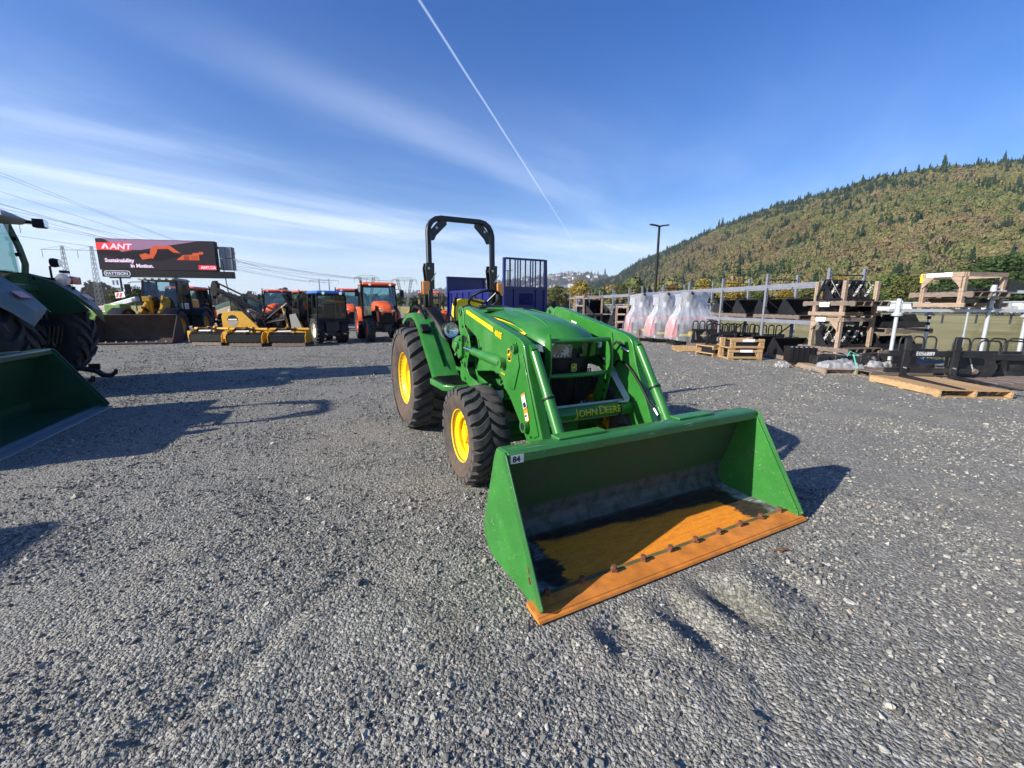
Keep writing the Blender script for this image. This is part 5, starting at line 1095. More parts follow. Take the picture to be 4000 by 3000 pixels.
def film(name, tint=(.86, .87, .88), white=.30, rough=.25):
    m = bpy.data.materials.new(name); m.use_nodes = True; nt = m.node_tree; nt.nodes.clear(); v = node(nt, 'ShaderNodeTexCoord').outputs['Object']
    n1 = noise(nt, node(nt, 'ShaderNodeMapping', {'Vector': v, 'Scale': (3, 3, 1.8)}).outputs[0], 2.0, 6, .65); n2 = noise(nt, v, 9, 4)
    zr = N(nt, node(nt, 'ShaderNodeSeparateXYZ', {0: v}).outputs[2]).ramp(.3, 1.2)
    bp = node(nt, 'ShaderNodeBump', {'Height': n1 + n2 * .4, 'Strength': .35, 'Distance': .05})
    tr = node(nt, 'ShaderNodeBsdfTransparent', {'Color': tint + (1,)}); df = node(nt, 'ShaderNodeBsdfDiffuse', {'Color': (.90, .92, .96, 1), 'Normal': bp.outputs[0]}); tl = node(nt, 'ShaderNodeBsdfTranslucent', {'Color': (.8, .82, .86, 1), 'Normal': bp.outputs[0]}); gl = node(nt, 'ShaderNodeBsdfGlossy', {'Roughness': rough, 'Normal': bp.outputs[0]})
    a = node(nt, 'ShaderNodeMixShader', {0: .5, 1: df.outputs[0], 2: tl.outputs[0]}); b = node(nt, 'ShaderNodeMixShader', {0: ((n1.ramp(.35, .75) * .35 + white) * (zr * .62 + .62)).mn(1.0), 1: tr.outputs[0], 2: a.outputs[0]}); c = node(nt, 'ShaderNodeMixShader', {0: .10, 1: b.outputs[0], 2: gl.outputs[0]})
    nt.links.new(c.outputs[0], node(nt, 'ShaderNodeOutputMaterial').inputs[0]); return m
M['film'] = film('shrink_wrap_film', (.92, .93, .95), white=.50); M['filmd'] = film('crumpled_plastic_sheet', (.75, .73, .68), .42, .6)
def crumple(name, label, cx, cy, z0, lx, ly, h, m, seed, rz=0, group='crumpled plastic sheets'):
    r_ = np.random.RandomState(seed); n = 34; mb = MB(); vs = []
    for i in range(n):
        for j in range(n):
            u, v = i / (n - 1) * 2 - 1, j / (n - 1) * 2 - 1; e = max(abs(u), abs(v)); top = 1 if e < .7 else max(0, 1 - (e - .7) / .3)
            vs.append(((u * lx / 2) * (1 + .04 * r_.randn() * (e > .8)) + .02 * float(vnoise(v * 9, u * 9)), v * ly / 2 + .02 * float(vnoise(u * 9, v * 9 + seed)), h * (top ** .6) * (.75 + .25 * float(vnoise(u * 2.3 + seed, v * 2.3))) + .045 * float(vnoise(u * 5 + seed, v * 5)) + .012 * float(vnoise(u * 14 + seed, v * 14))))
    mb.add(vs, [(i * n + j, (i + 1) * n + j, (i + 1) * n + j + 1, i * n + j + 1) for i in range(n - 1) for j in range(n - 1)])
    o = mb.build(name, m, None, smooth=55); o.location = (cx, cy, z0); o.rotation_euler = (0, 0, rz); sm = o.modifiers.new('thick', 'SOLIDIFY'); sm.thickness = .004
    return tag(o, label, 'plastic sheet', group)
def parts_load(label, loc, rz, seed):
    r_ = random.Random(seed); t = thing('boxed_parts', label, 'machine parts', loc, rz, 'black machine parts on pallets')
    put('part_case', BW, t, lambda b: [b.box((-.6 + .3 * i, r_.uniform(-.2, .2), .12), (.26, r_.uniform(.4, .7), r_.uniform(.14, .26)), rz=r_.uniform(-.1, .1)) for i in range(5)], each=True, bevel=.015)
    return t
parts_load('black machine cases half covered by torn plastic on the worn pallet', (8.05, 10.3, .13), -.12, 4)
crumple('plastic_sheet', 'torn milky plastic sheet draped over the worn pallet beside the ribbed bin', 7.55, 9.75, .04, .95, .45, .26, M['filmd'], 3, -.15)
crumple('plastic_sheet', 'bunched clear plastic sheet further back on the parts pallet', 8.25, 10.55, .12, .9, .8, .30, M['filmd'], 8, .1)
crumple('plastic_sheet', 'heap of clear plastic between the parts pallet and the chalked fork frame', 8.6, 10.05, .0, .7, .6, .30, M['filmd'], 11, .3)
crumple('plastic_sheet', 'scrap of plastic poking out left of the ribbed bin', 6.8, 10.6, .0, .18, .3, .14, M['filmd'], 14, .3)
for k, (pts, lab) in enumerate([([(7.75, 9.62, .45), (7.72, 9.45, .22), (7.70, 9.42, .0)], 'green plastic strap hanging down over the torn plastic'), ([(7.95, 9.35, .012), (8.35, 9.25, .014), (8.8, 9.5, .012)], 'loose green strap lying on the gravel by the pallets'), ([(8.0, 10.1, .34), (8.3, 10.4, .44), (8.6, 9.9, .12)], 'green strap crossing the bunched clear plastic')]):
    o = put('strap', M['strap'], None, lambda b: [b.bar(pts[i], pts[i + 1], .022, .004) for i in range(len(pts) - 1)]); tag(o, lab, 'strap', 'green plastic straps')
parts_load('black castings on the second parts pallet behind the plastic heap', (9.0, 10.75, .13), -.12, 9)
pallet('second parts pallet behind the plastic heap', (9.2, 10.7, 0), -.12, M['oldwood'], 1.3, 1.0)

# the chalked fork carriage on its pallet
fc = pallet('large pine pallet in front carrying the chalk-numbered black forks', (7.86, 7.78, 0), R(-90) - .09, M['pine'], 1.6, 1.15, 12, h=.135)
fk = thing('fork_carriage', 'worn black fork carriage chalked with a number, forks lying on the front pallet', 'fork carriage', (8.0, 8.33, .137), R(-7))
for x in (-.22, .66): put('fork_upright', BW, fk, lambda b: (b.b2(x - .055, x + .055, -.02, .03, 0, .78 if x < 0 else .80), b.b2(x - .065, x + .065, -.035, .0, .52, .60)), bevel=.006)
put('crossbar', BW, fk, lambda b: (b.b2(-.50, 1.08, .035, .07, .40, .52), b.b2(-.54, 1.02, .035, .07, .08, .18)), each=True, bevel=.004)
put('fork_tine', BW, fk, lambda b: [b.add([(x - .055, -.02, 0), (x + .055, -.02, 0), (x + .055, .03, 0), (x - .055, .03, 0), (x - .055, -.02, .05), (x + .055, -.02, .05), (x + .055, .03, .05), (x - .055, .03, .05)], [(3, 2, 1, 0), (4, 5, 6, 7), (1, 2, 6, 5), (3, 0, 4, 7), (2, 3, 7, 6)]) .add([(x - .055, -.02, 0), (x + .055, -.02, 0), (x - .055, -.02, .045), (x + .055, -.02, .045), (x - .04, -1.32, 0), (x + .04, -1.32, 0), (x - .04, -1.32, .012), (x + .04, -1.32, .012)], [(0, 1, 5, 4), (2, 6, 7, 3), (0, 4, 6, 2), (1, 3, 7, 5), (4, 5, 7, 6)]) for x in (-.22, .66)])
put('wear_patch', M['galv'], fk, lambda b: [b.box((x, -.0215, .19), (.07, .002, .02), ry=.3) for x in (-.22, .66)], each=True)
text_obj('E056889', .105, M['paper'], fk, (-.02, .0345, .43), (R(90), 0, 0), 'chalk_marking', sx=.9, bold=.0)
# dark frames with rounded guards to the right
def guard_frame(label, loc, rz, W=2.3, n=6, s=1):
    t = thing('hooped_fork_rack', label, 'guard frame', loc, rz, 'black guard frames by the fence', s)
    for i in range(n):
        x = W * i / n; w = W / n * .93
        put('guard_hoop', BW, t, lambda b: b.tube([(x, 0, .45), (x, 0, .62)] + [(x + .1 - .1 * math.cos(R(a)), 0, .64 + .1 * math.sin(R(a))) for a in (30, 60, 90)] + [(x + w - .1 + .1 * math.sin(R(a)), 0, .64 + .1 * math.cos(R(a))) for a in (30, 60, 90)] + [(x + w, 0, .45)], .017, 6), smooth=40)
        if i % 2: put('cell_wall', BW, t, lambda b: b.prism([(x - .02, .06), (x + .14, .06), (x + .10, .44), (x + .02, .44)], -.04, .04))
    put('cross_beam', BW, t, lambda b: (b.b2(-.05, W, -.05, .05, .34, .46), b.b2(-.05, W, -.05, .05, .02, .12)), each=True, bevel=.006)
    put('back_plate', BW, t, lambda b: b.b2(-.05, W * .45, .05, .07, .10, .45))
    return t
guard_frame('long black frame with rounded hoops behind the chalked fork carriage', (9.75, 9.4, .10), -.08, 2.2, 6)
guard_frame('second black hooped frame at the right edge in front of the pipe rack', (9.55, 8.7, .10), -.10, 2.2, 5, 1.0)
guard_frame('short black hooped frame left of the silver pipe rack post', (8.75, 9.6, .12), -.05, .8, 3)
for (x, y, lab) in ((9.9, 8.15, 'long grey pallet under the black hooped frames at the right edge'), (9.0, 9.5, 'grey pallet behind the chalked fork carriage')):
    pallet(lab, (x, y, 0), .02, M['oldwood'], 2.6, .9, 9)
# a heavy black coupler with a hanging chain between the frames
cp = thing('coupler', 'heavy black coupler with round opening and hanging chain, right of the chalked forks', 'coupler', (9.35, 8.75, .12), -.1)
put('side_plate', BW, cp, lambda b: [b.prism([(-.35, 0), (.25, 0), (.35, .2), (.2, .5), (-.35, .5)], y, y + .03) for y in (-.35, -.1)], each=True, bevel=.006)
put('pin', M['oldwood'], cp, lambda b: b.cyl((-.08, -.40, .12), (-.08, .0, .20), .05))
chn = MB()
for i in range(14): chn.tube([(-.25 + .012 * i + .008 * math.cos(a) * (i % 2), -.37 + .008 * math.cos(a) * (1 - i % 2), .50 - .032 * i + .022 * math.sin(a)) for a in np.linspace(0, 2 * math.pi, 7)[:-1]], .004, 4, True)
o = chn.build('chain', M['galv'], cp); o['kind'] = 'stuff'

# silver stacking rack of pipes with flared sockets
pr = thing('pipe_rack', 'silver pipe stacking rack with flared sockets carrying the high wooden crate', 'rack', (0, 0, 0), 0)
SV = M['silver']
def pipe_post(x, y, z0, z1, dark=False):
    dx = 0; q = put('post', SV, pr, lambda b: b.cyl((x, y, z0), (x, y, z1 - .35), .038, n=12), smooth=40)
    put('socket', SV, q, lambda b: b.lathe([(z1 - .38, .10), (z1 - .34, .105), (z1 - .30, .055), (z1 - .05, .05), (z1, .045), (z1, 0)], (x, y, 0), 16, 'z'), smooth=40)
pipe_post(8.71, 9.75, .3, 1.69); pipe_post(10.78, 9.75, .2, 1.79); pipe_post(11.65, 9.75, .2, 1.67)
put('upper_post', SV, pr, lambda b: b.cyl((10.78, 9.75, 1.79), (10.78, 9.75, 1.98), .045, n=12), smooth=40)
put('upper_socket', SV, pr, lambda b: b.lathe([(1.68, .11), (1.72, .115), (1.78, .058), (2.0, .052), (2.0, 0)], (10.78, 9.75, 0), 16, 'z'), smooth=40)
put('rail', SV, pr, lambda b: (b.b2(8.75, 10.74, 9.72, 9.78, 1.40, 1.465), b.b2(10.82, 12.4, 9.72, 9.78, 1.40, 1.465), b.b2(10.82, 12.4, 9.72, 9.78, 1.82, 1.885), b.b2(9.0, 11.2, 10.3, 10.36, 1.40, 1.465), b.bar((8.76, 9.77, 1.43), (10.1, 10.42, 1.43), .05, .05)), each=True)
st2 = thing('striped_post', 'free-standing silver pipe post with dark bands behind the pipe rack', 'post', (10.1, 10.42, 0), 0)
put('pipe', SV, st2, lambda b: b.cyl((0, 0, .25), (0, 0, 1.30), .038, n=12), smooth=40)
put('band', M['black'], st2, lambda b: [b.cyl((0, 0, z), (0, 0, z + .07), .0395, n=12) for z in (1.08, .92, 1.22)], each=True)
put('socket', SV, st2, lambda b: b.lathe([(1.30, .10), (1.33, .10), (1.37, .05), (1.47, .035), (1.5, 0)], (0, 0, 0), 16, 'z'), smooth=40)
tc_ = post_crate('high weathered crate with a yellow tag standing on the silver pipe rack', (9.72, 10.28, 0), R(-78), .75, 1.15, 1.468, .80, M['postwood'], paper=False)
put('yellow_tag', M['seat'], tc_, lambda b: b.box((.0, -.05, 2.17), (.14, .012, .20), rz=.1))
put('paper_sheet', M['paper'], tc_, lambda b: [b.box((.14 + .17 * i, -.078, 2.225), (.16, .004, .09), ry=.03) for i in range(3)], each=True)
pallet('grey boards across the middle of the high crate', (10.3, 10.05, 1.72), R(-78), M['oldwood'], 1.25, 1.1, 8, 'pallets inside the high crate')
hf = thing('hitch_attachment', 'black folded frame lying inside the high wooden crate', 'hitch frame', (10.35, 10.05, 1.56), R(-78) + 1.57)
put('plate', BR, hf, lambda b: (b.prism([(-.5, .14), (.55, .14), (.45, .0), (-.3, .0)], -.3, .3), b.box((0, 0, .30), (1.0, .7, .04), rx=.03), b.box((-.0, -.2, .355), (.9, .05, .05), ry=.03)), each=True)
hf2 = thing('hitch_attachment', 'black bracket at the right end of the high crate', 'hitch frame', (11.15, 10.0, 1.85), 0)
put('plate', BR, hf2, lambda b: (b.b2(-.15, .45, -.25, .1, .0, .1), b.b2(-.1, .1, -.3, .0, .0, .25), b.b2(.1, .5, -.1, .2, .12, .2)), each=True)
tb = thing('timber', 'single pine timber end at the right edge above the pipe rack', 'timber', (12.5, 10.3, 2.18), .05); plank(tb, 'board', (.4, 0, 0), (1.4, .09, .12), M['pine'])

# slatted tall crates further back
def ladder_crate(label, loc, rz, H, W, D, zb=0):
    t = thing('wooden_crate', label, 'crate', loc, rz, 'ladder-like wooden crates by the racks')
    for x, y in ((0, 0), (.42, -.25), (W, -.1), (W - .1, D)): plank(t, 'post', (x, y, zb + H / 2), (.075, .085, H), M['postwood'])
    for k in range(5): z = zb + .12 + k * (H - .2) / 4; plank(t, 'rung', (.21, -.125 - .05, z), (.46, .025, .075), M['postwood'], rz=-.54)
    for z in (zb + H * .5, zb + H - .08): plank(t, 'rail', (W / 2 + .2, -.15, z), (W - .3, .03, .10), M['postwood'])
    for k in range(5): plank(t, 'deck_board', (.3 + k * W / 6, D / 2 - .1, zb + H * .47), (.14, D, .025), M['oldwood'])
    return t
ladder_crate('ladder-sided wooden crate holding black buckets, left of the wrapped machines', (4.75, 19.6, 0), .08, 1.55, 1.45, 1.1)
loader_bucket('black bucket in the top tier of the ladder-sided crate', (5.6, 20.2, .85), R(-85), 1.3, 1.25)
loader_bucket('black bucket in the bottom tier of the ladder-sided crate', (5.6, 20.0, .04), R(-95), 1.3, 1.2)
ladder_crate('second ladder-sided crate, seen just above the green loader arm', (3.25, 22.5, 0), .05, 2.05, 1.4, 1.1)
loader_bucket('black bucket leaning in the second ladder-sided crate', (4.35, 22.8, 1.10), R(-50), .9, 1.7, tagn=False)
plate_stack('grey plates in the top tier of the second ladder-sided crate', (3.4, 23.0, 1.12), R(-95), 5, .8, .7, M['rackgrey'])
plate_stack('black plates in the lower tier of the second ladder-sided crate', (4.2, 22.0, .1), R(-100), 6, 1.4, .6)
t = thing('steel_crate', 'tilted rusty steel crate at the foot of the ladder-sided crate', 'crate', (5.75, 18.6, 0), .4)
put('panel', BW, t, lambda b: (b.box((0, 0, .25), (.5, .03, .42), rx=-.25), b.box((.25, .2, .25), (.03, .4, .42)), b.box((-.25, .2, .25), (.03, .4, .42))), each=True); put('frame_bar', M['rustdark'], t, lambda b: (b.box((0, -.06, .02), (.56, .04, .04)), b.box((-.27, -.0, .25), (.04, .05, .5)), b.box((.27, 0, .25), (.04, .05, .5))), each=True)

# three red machines under clear film
M['redmach'] = mat('red_machine_paint', (0.60, 0.06, 0.045), .45, 0, .06, 4, coat=.3)
def wrapped(label, loc, rz):
    t = thing('wrapped_machine', label, 'wrapped machine', loc, rz, 'shrink-wrapped red machines in a row')
    # base skid, gearbox tower, red side shields, roller
    put('skid_foot', BR, t, lambda b: [b.prism([(-.34, 0), (-.34, .26), (.34, .22), (.34, 0), (.2, 0), (.2, .1), (.06, .1), (.06, 0), (-.1, 0), (-.1, .1), (-.22, .1), (-.22, 0)], y, y + .02, 'x') for y in (-.12, .0)] , each=True)
    put('housing', BR, t, lambda b: b.b2(.02, 1.50, -.28, .36, .20, .70), bevel=.03)
    put('top_plate', M['galv'], t, lambda b: b.b2(.02, 1.50, -.30, .38, .72, .86), bevel=.01)
    put('red_rail', M['redmach'], t, lambda b: (b.b2(-.04, 1.56, -.34, -.29, .86, .93), b.b2(-.04, 1.56, .36, .42, .86, .93)), each=True)
    put('side_shield', M['redmach'], t, lambda b: [b.prism([(-.36, .24), (-.42, .5), (-.34, .80), (-.2, .95), (.3, .95), (.4, .6), (.36, .24)], x, x + .05, 'x') for x in (-.10, 1.50)], each=True, bevel=.01)
    put('roller', M['seat'], t, lambda b: (b.cyl((.05, -.36, .34), (.5, -.36, .34), .05), b.cyl((.9, -.36, .32), (1.4, -.36, .32), .035), b.cyl((.42, -.42, .38), (.62, -.40, .40), .09)), each=True)
    put('roller_skirt', BR, t, lambda b: b.box((.75, -.36, .17), (1.5, .05, .26), rx=.2))
    put('tower', BR, t, lambda b: (b.bar((.1, .1, .9), (.32, .05, 1.72), .16, .10), b.bar((1.3, .2, .9), (.42, .05, 1.74), .14, .12), b.box((.35, 0, 1.72), (.34, .22, .16), rz=.3), b.bar((.35, .0, 1.7), (.55, -.3, 1.78), .08, .08)), bevel=.015)
    put('arm', BR, t, lambda b: (b.bar((.5, .1, 1.66), (1.45, .3, 1.74), .09, .1), b.cyl((.5, -.32, 1.80), (.42, -.1, 1.78), .05)), bevel=.01)
    put('label_sheet', M['paper'], t, lambda b: (b.box((.38, -.22, 1.40), (.12, .004, .19)), b.box((-.13, -.2, .78), (.004, .09, .20)), b.box((-.02, -.36, .82), (.10, .004, .20)), b.box((.02, -.16, 1.52), (.24, .01, .28), rx=.1)), each=True)
    # the film: hangs from the high points like a tent, gathered at the bottom
    nU, nV = 44, 22; vs = []; r_ = np.random.RandomState(5)
    top = [(-.12, -.10, 1.74), (.15, -.20, 1.80), (.55, -.34, 1.84), (.75, -.2, 1.83), (1.1, .0, 1.88), (1.58, .3, 1.80), (1.5, .45, 1.72), (.9, .45, 1.76), (.4, .35, 1.80), (.0, .2, 1.76)]
    bot = [(-.30, -.36, .20), (.0, -.52, .16), (.5, -.60, .12), (.9, -.60, .10), (1.35, -.54, .12), (1.66, -.38, .2), (1.70, .35, .2), (1.2, .56, .2), (.4, .56, .2), (-.26, .4, .22)]
    mid = [(-.12, -.40, .93), (.05, -.37, .93), (.5, -.355, .94), (.9, -.355, .94), (1.35, -.355, .94), (1.60, -.34, .93), (1.60, .42, .93), (1.2, .44, .94), (.4, .44, .94), (-.12, .36, .93)]
    def samp(P, u):
        n = len(P); k = u * n; i = int(k) % n; f = k - int(k); f = f * f * (3 - 2 * f) * .4 + f * .6; a, b_ = P[i], P[(i + 1) % n]; return [a[q] * (1 - f) + b_[q] * f for q in range(3)]
    for j in range(nV):
        v = j / (nV - 1)
        for i in range(nU):
            u = i / nU; B, Mi, Tp = samp(bot, u), samp(mid, u), samp(top, u)
            if v < .42: w = v / .42; p = [B[q] * (1 - w) + Mi[q] * w for q in range(3)]
            else:
                w = (v - .42) / .58; p = [Mi[q] * (1 - w) + Tp[q] * w for q in range(3)]; pin = math.sin(math.pi * w) * .36
                cx, cy = .60, .06; p[0] += (cx - p[0]) * pin * .75; p[1] += (cy - p[1]) * pin * .85
            k = .012 * math.sin(u * 95 + v * 9) * (1 - v) + .012 * float(vnoise(u * 24, v * 5))
            p[0] += k * (p[0] - .6); p[1] += k * 2 * (-1 if p[1] < 0 else 1); vs.append(p)
    mb = MB(); mb.add(vs, [(j * nU + i, j * nU + (i + 1) % nU, (j + 1) * nU + (i + 1) % nU, (j + 1) * nU + i) for j in range(nV - 1) for i in range(nU)])
    c = len(mb.v); mb.v.append((.6, .08, 1.70)); mb.f += [((nV - 1) * nU + i, (nV - 1) * nU + (i + 1) % nU, c) for i in range(nU)]; mb.mi += [0] * nU
    mb.build('plastic_film', M['film'], t, smooth=70); t.scale = (1, 1, 1.12)
    return t
w0 = wrapped('nearest of the three shrink-wrapped red machines, right of the other two', (6.45, 17.05, 0), .10)
dup(w0, (5.95, 18.2, 0), .10, 'middle one of the three shrink-wrapped red machines')
dup(w0, (5.2, 19.0, 0), .10, 'farthest and leftmost of the three shrink-wrapped red machines')

# chain link fence
FD = Vector((FK, 1, 0)).normalized(); FRZ = math.atan2(FD.y, FD.x)
f0 = Vector((FX0 + FK * (3 - FY0), 3, 0)); fL = 48; fH = 1.64
fe = thing('chain_link_fence', 'chain link fence with pipe rails dividing the gravel yard from the grass field', 'fence', (f0.x, f0.y, 0), FRZ)
for i in range(int(fL / 3) + 1): put('post', M['galv'], fe, lambda b: b.cyl((i * 3.0, 0, 0), (i * 3.0, 0, fH + .04), .027, n=8), smooth=40)
put('top_rail', M['galv'], fe, lambda b: b.cyl((0, 0, fH), (fL, 0, fH), .021, n=8), smooth=40)
fw = MB(); rr = .0021
def wire(a, b_):
    a, b_ = Vector(a), Vector(b_); x, y, d = frame_of(b_ - a); n = len(fw.v)
    for p in (a, b_):
        for k in range(3): t_ = k * 2.094; fw.v.append(tuple(p + (x * math.cos(t_) + y * math.sin(t_)) * rr))
    fw.f += [(n + k, n + (k + 1) % 3, n + 3 + (k + 1) % 3, n + 3 + k) for k in range(3)]; fw.mi += [0] * 3
g_ = .074; hh = fH - .06
for i in range(int(-hh / g_), int(fL / g_)):
    for sg in (1, -1):
        x0 = i * g_; a, b_ = (x0, .03, .04), (x0 + hh, .03, .04 + hh)
        if sg < 0: a, b_ = (x0 + hh, .034, .04), (x0, .034, .04 + hh)
        if min(a[0], b_[0]) >= 0 and max(a[0], b_[0]) <= fL: wire(a, b_)
o = fw.build('chain_link', M['galv'], fe); o['kind'] = 'stuff'

# ---------------------------------------------------------------- other machines
TD = [M['tyre_dark'], M['tyre_dark']]
def cab_tractor(label, loc, rz, paint, roofm, rimm, Rr=.66, Rf=.48, wb=2.15, tr=.72, tf=.68, zc=1.0, zr=2.47, cw=.80, cx=(-.45, .85), hood=(.85, 2.35, 1.55, .33), grp=None, canopy=False, fend=True, glassm=None, rearview=False, Wr=.42, Wf=.30, roof_t=.14, darkhood=False, steer=0.0, beacon=False):
    t = thing('tractor', label, 'tractor', loc, rz, grp); K = M['black']; gm = glassm or M['glass']
    for sd in (-1, 1):
        wheel(t, (0, sd * tr, Rr), Rr, Wr, Rr * .54, 18, 'bar', sd, rimm, TD, .10, rot=.2 * sd, lh=.04, seg=32)
        wheel(t, (wb, sd * tf, Rf), Rf, Wf, Rf * .52, 16, 'bar', sd, rimm, TD, .08, rot=.1, lh=.03, steer=steer, seg=28)
    put('chassis', M['black_worn'], t, lambda b: (b.b2(-.3, wb + .1, -.2, .2, Rf * .8, Rf * .8 + .4), b.cyl((0, -tr, Rr), (0, tr, Rr), .12), b.cyl((wb, -tf, Rf), (wb, tf, Rf), .08), b.b2(.3, 1.0, -.55, .55, zc - .42, zc - .36)), bevel=.01)
    x0, x1, hz, hw = hood
    def hd(b):
        R_ = []
        for k, (fx, w, dz) in enumerate(((0, 1, .02), (.3, 1, .0), (.65, .96, -.07), (.88, .88, -.16), (1.0, .72, -.30), (1.03, .55, -.46))):
            x = x0 + (x1 - x0) * fx; zt = hz + dz; zb = hz - .42 if fx < .85 else hz - .45
            R_.append([(x, -hw * w, zb), (x, -hw * w, zt - .13), (x, -hw * w * .8, zt - .03), (x, -hw * w * .4, zt), (x, hw * w * .4, zt), (x, hw * w * .8, zt - .03), (x, hw * w, zt - .13), (x, hw * w, zb)])
        b.loft(R_)
    h = put('hood', paint, t, hd, smooth=50)
    put('lower_cowl', paint, h, lambda b: [b.prism([(x1 - .5, hz - .40), (x1 - .02, hz - .45), (x1 - .05, hz - .85), (x1 - .30, hz - .80)], y - .015, y + .015) for y in (-hw * .92, hw * .92)], each=True)
    g = put('grille', K, t, lambda b: b.loft([[(x, y * hw, z) for y, z in ((-.8, hz - .92), (-.86, hz - .40), (.86, hz - .40), (.8, hz - .92))] for x in (x1 - .6, x1 - .02)]), bevel=.03)
    for sd in (-1, 1): put('headlight', M['chrome'], t, lambda b: b.box((x1 + .015, sd * hw * .52, hz - .40), (.03, hw * .62, .09), rz=-sd * .2, rx=sd * .25), bevel=.01)
    put('weight_bracket', M['black_worn'], t, lambda b: b.b2(x1 - .1, x1 + .12, -.14, .14, Rf * .9, Rf * .9 + .28))
    put('side_grille', K, t, lambda b: [b.b2(x1 - .55, x1 - .15, min(sd * hw * .99, sd * (hw + .015)), max(sd * hw * .99, sd * (hw + .015)), hz - .42, hz - .18) for sd in (-1, 1)], each=True)
    # cab
    a, c = cx; wb_, wt = cw * .92, cw * .86; za = zc; post = .035
    ro = put('roof', roofm, t, lambda b: b.loft([[(a - .08, -wt, zr - roof_t), (c + .10, -wt, zr - roof_t), (c + .10, wt, zr - roof_t), (a - .08, wt, zr - roof_t)], [(a - .12, -wt - .05, zr - roof_t * .6), (c + .16, -wt - .05, zr - roof_t * .6), (c + .16, wt + .05, zr - roof_t * .6), (a - .12, wt + .05, zr - roof_t * .6)], [(a - .02, -wt + .06, zr), (c + .03, -wt + .06, zr), (c + .03, wt - .06, zr), (a - .02, wt - .06, zr)]]), bevel=.03)
    pts = [(a, a - .05), ((a + c) / 2 - .05, (a + c) / 2 - .05), (c, c - .12)]
    if not canopy:
        for sd in (-1, 1):
            for k, (xb, xt) in enumerate(pts): put('cab_pillar', K, t, lambda b: b.bar((xb, sd * wb_, za - .0), (xt, sd * wt, zr - roof_t), .06, .05))
            put('side_window', gm, t, lambda b: b.prism([(a + .03, za + .02), (c - .03, za + .02), (c - .14, zr - roof_t), (a, zr - roof_t)], sd * (wb_ + wt) / 2 - .006, sd * (wb_ + wt) / 2 + .006))
            put('cab_sill', K, t, lambda b: b.b2(a, c, sd * wb_ - .03, sd * wb_ + .03, za - .10, za + .02))
            put('door_lower', K, t, lambda b: b.prism([(.25, za - .4), (c, za - .4), (c, za - .05), (.25, za - .05)], sd * wb_ - .01, sd * wb_ + .01))
        put('windscreen', gm, t, lambda b: b.add([(c, -wb_, za), (c, wb_, za), (c - .12, wt, zr - roof_t), (c - .12, -wt, zr - roof_t), (c + .008, -wb_, za), (c + .008, wb_, za), (c - .112, wt, zr - roof_t), (c - .112, -wt, zr - roof_t)], [(0, 1, 2, 3), (7, 6, 5, 4)]))
        put('rear_window', gm, t, lambda b: b.add([(a, -wb_, za), (a, wb_, za), (a - .05, wt, zr - roof_t), (a - .05, -wt, zr - roof_t)], [(0, 1, 2, 3)]))
        put('cross_member', K, t, lambda b: (b.b2(c - .03, c + .03, -wb_, wb_, za - .1, za + .03), b.b2(a - .03, a + .03, -wb_, wb_, za - .1, za + .03), b.b2(c - .2, c - .1, -wt, wt, zr - roof_t - .05, zr - roof_t), b.b2(a - .08, a, -wt, wt, zr - roof_t - .05, zr - roof_t)), each=True)
        put('wiper', K, t, lambda b: b.bar((c + .02, .1, za + .9 * (zr - za - .2)), (c - .03, -.35, za + .5 * (zr - za)), .015, .015))
    else:
        for sd in (-1, 1):
            for xb in (a, c): put('canopy_post', K, t, lambda b: b.bar((xb, sd * wt * .9, .9), (xb, sd * wt * .9, zr - roof_t), .05, .05))
    st = put('seat', M['black'], t, lambda b: (b.box((.05, 0, za + .05), (.42, .45, .12)), b.box((-.15, 0, za + .33), (.12, .44, .52), ry=-.1)), bevel=.03)
    swm = put('steering_wheel', K, t, lambda b: b.tube([(.17 * math.cos(q), .17 * math.sin(q), 0) for q in np.linspace(0, 2 * math.pi, 15)[:-1]], .014, 6, True)); swm.location = (.55, 0, za + .34); swm.rotation_euler = (0, -.6, 0)
    put('dashboard', K, t, lambda b: b.loft([[(.62, -.2, za - .2), (.95, -.25, za - .2), (.95, .25, za - .2), (.62, .2, za - .2)], [(.60, -.14, za + .26), (.88, -.22, za + .2), (.88, .22, za + .2), (.60, .14, za + .26)]]))
    if fend:
        for sd in (-1, 1):
            yo = sd * (tr + Wr * .5); yi = sd * (tr - Wr * .45)
            rr_ = Rr + .09; P = [(rr_ * math.cos(R(q)), Rr + rr_ * math.sin(R(q))) for q in (150, 130, 110, 90, 70, 50, 30, 12)]
            put('fender', paint if not rearview else K, t, lambda b: b.loft([[(x, yo, z - .03), (x, yo - sd * .03, z + .01), (x, yi, z + .01), (x, yi, z - .02), (x, yo - sd * .04, z - .02)] for x, z in P]), smooth=50)
            put('tail_lamp' if rearview else 'marker_lamp', M['red'] if rearview else M['amber'], t, lambda b: b.box((-.42 if rearview else .30, sd * tr, Rr * 1.0 + rr_ * .88 + .05), (.06, .16, .09)), bevel=.01)
    for sd in (-1, 1):
        ml = put('mirror', K, t, lambda b: (b.tube([(c - .08, sd * wt, zr - .30), (c + .06, sd * (wt + .18), zr - .26), (c + .06, sd * (wt + .26), zr - .30)], .012, 6), b.box((c + .06, sd * (wt + .27), zr - .46), (.04, .16, .30))), bevel=.01)
        put('work_lamp', M['chrome'], t, lambda b: b.cyl((c + .10, sd * wt * .62, zr - roof_t * .75), (c + .165, sd * wt * .62, zr - roof_t * .75), .055, n=12))
        if rearview: put('rear_work_lamp', M['chrome'], t, lambda b: b.cyl((a - .06, sd * wt * .62, zr - roof_t * .75), (a - .15, sd * wt * .62, zr - roof_t * .75), .055, n=12))
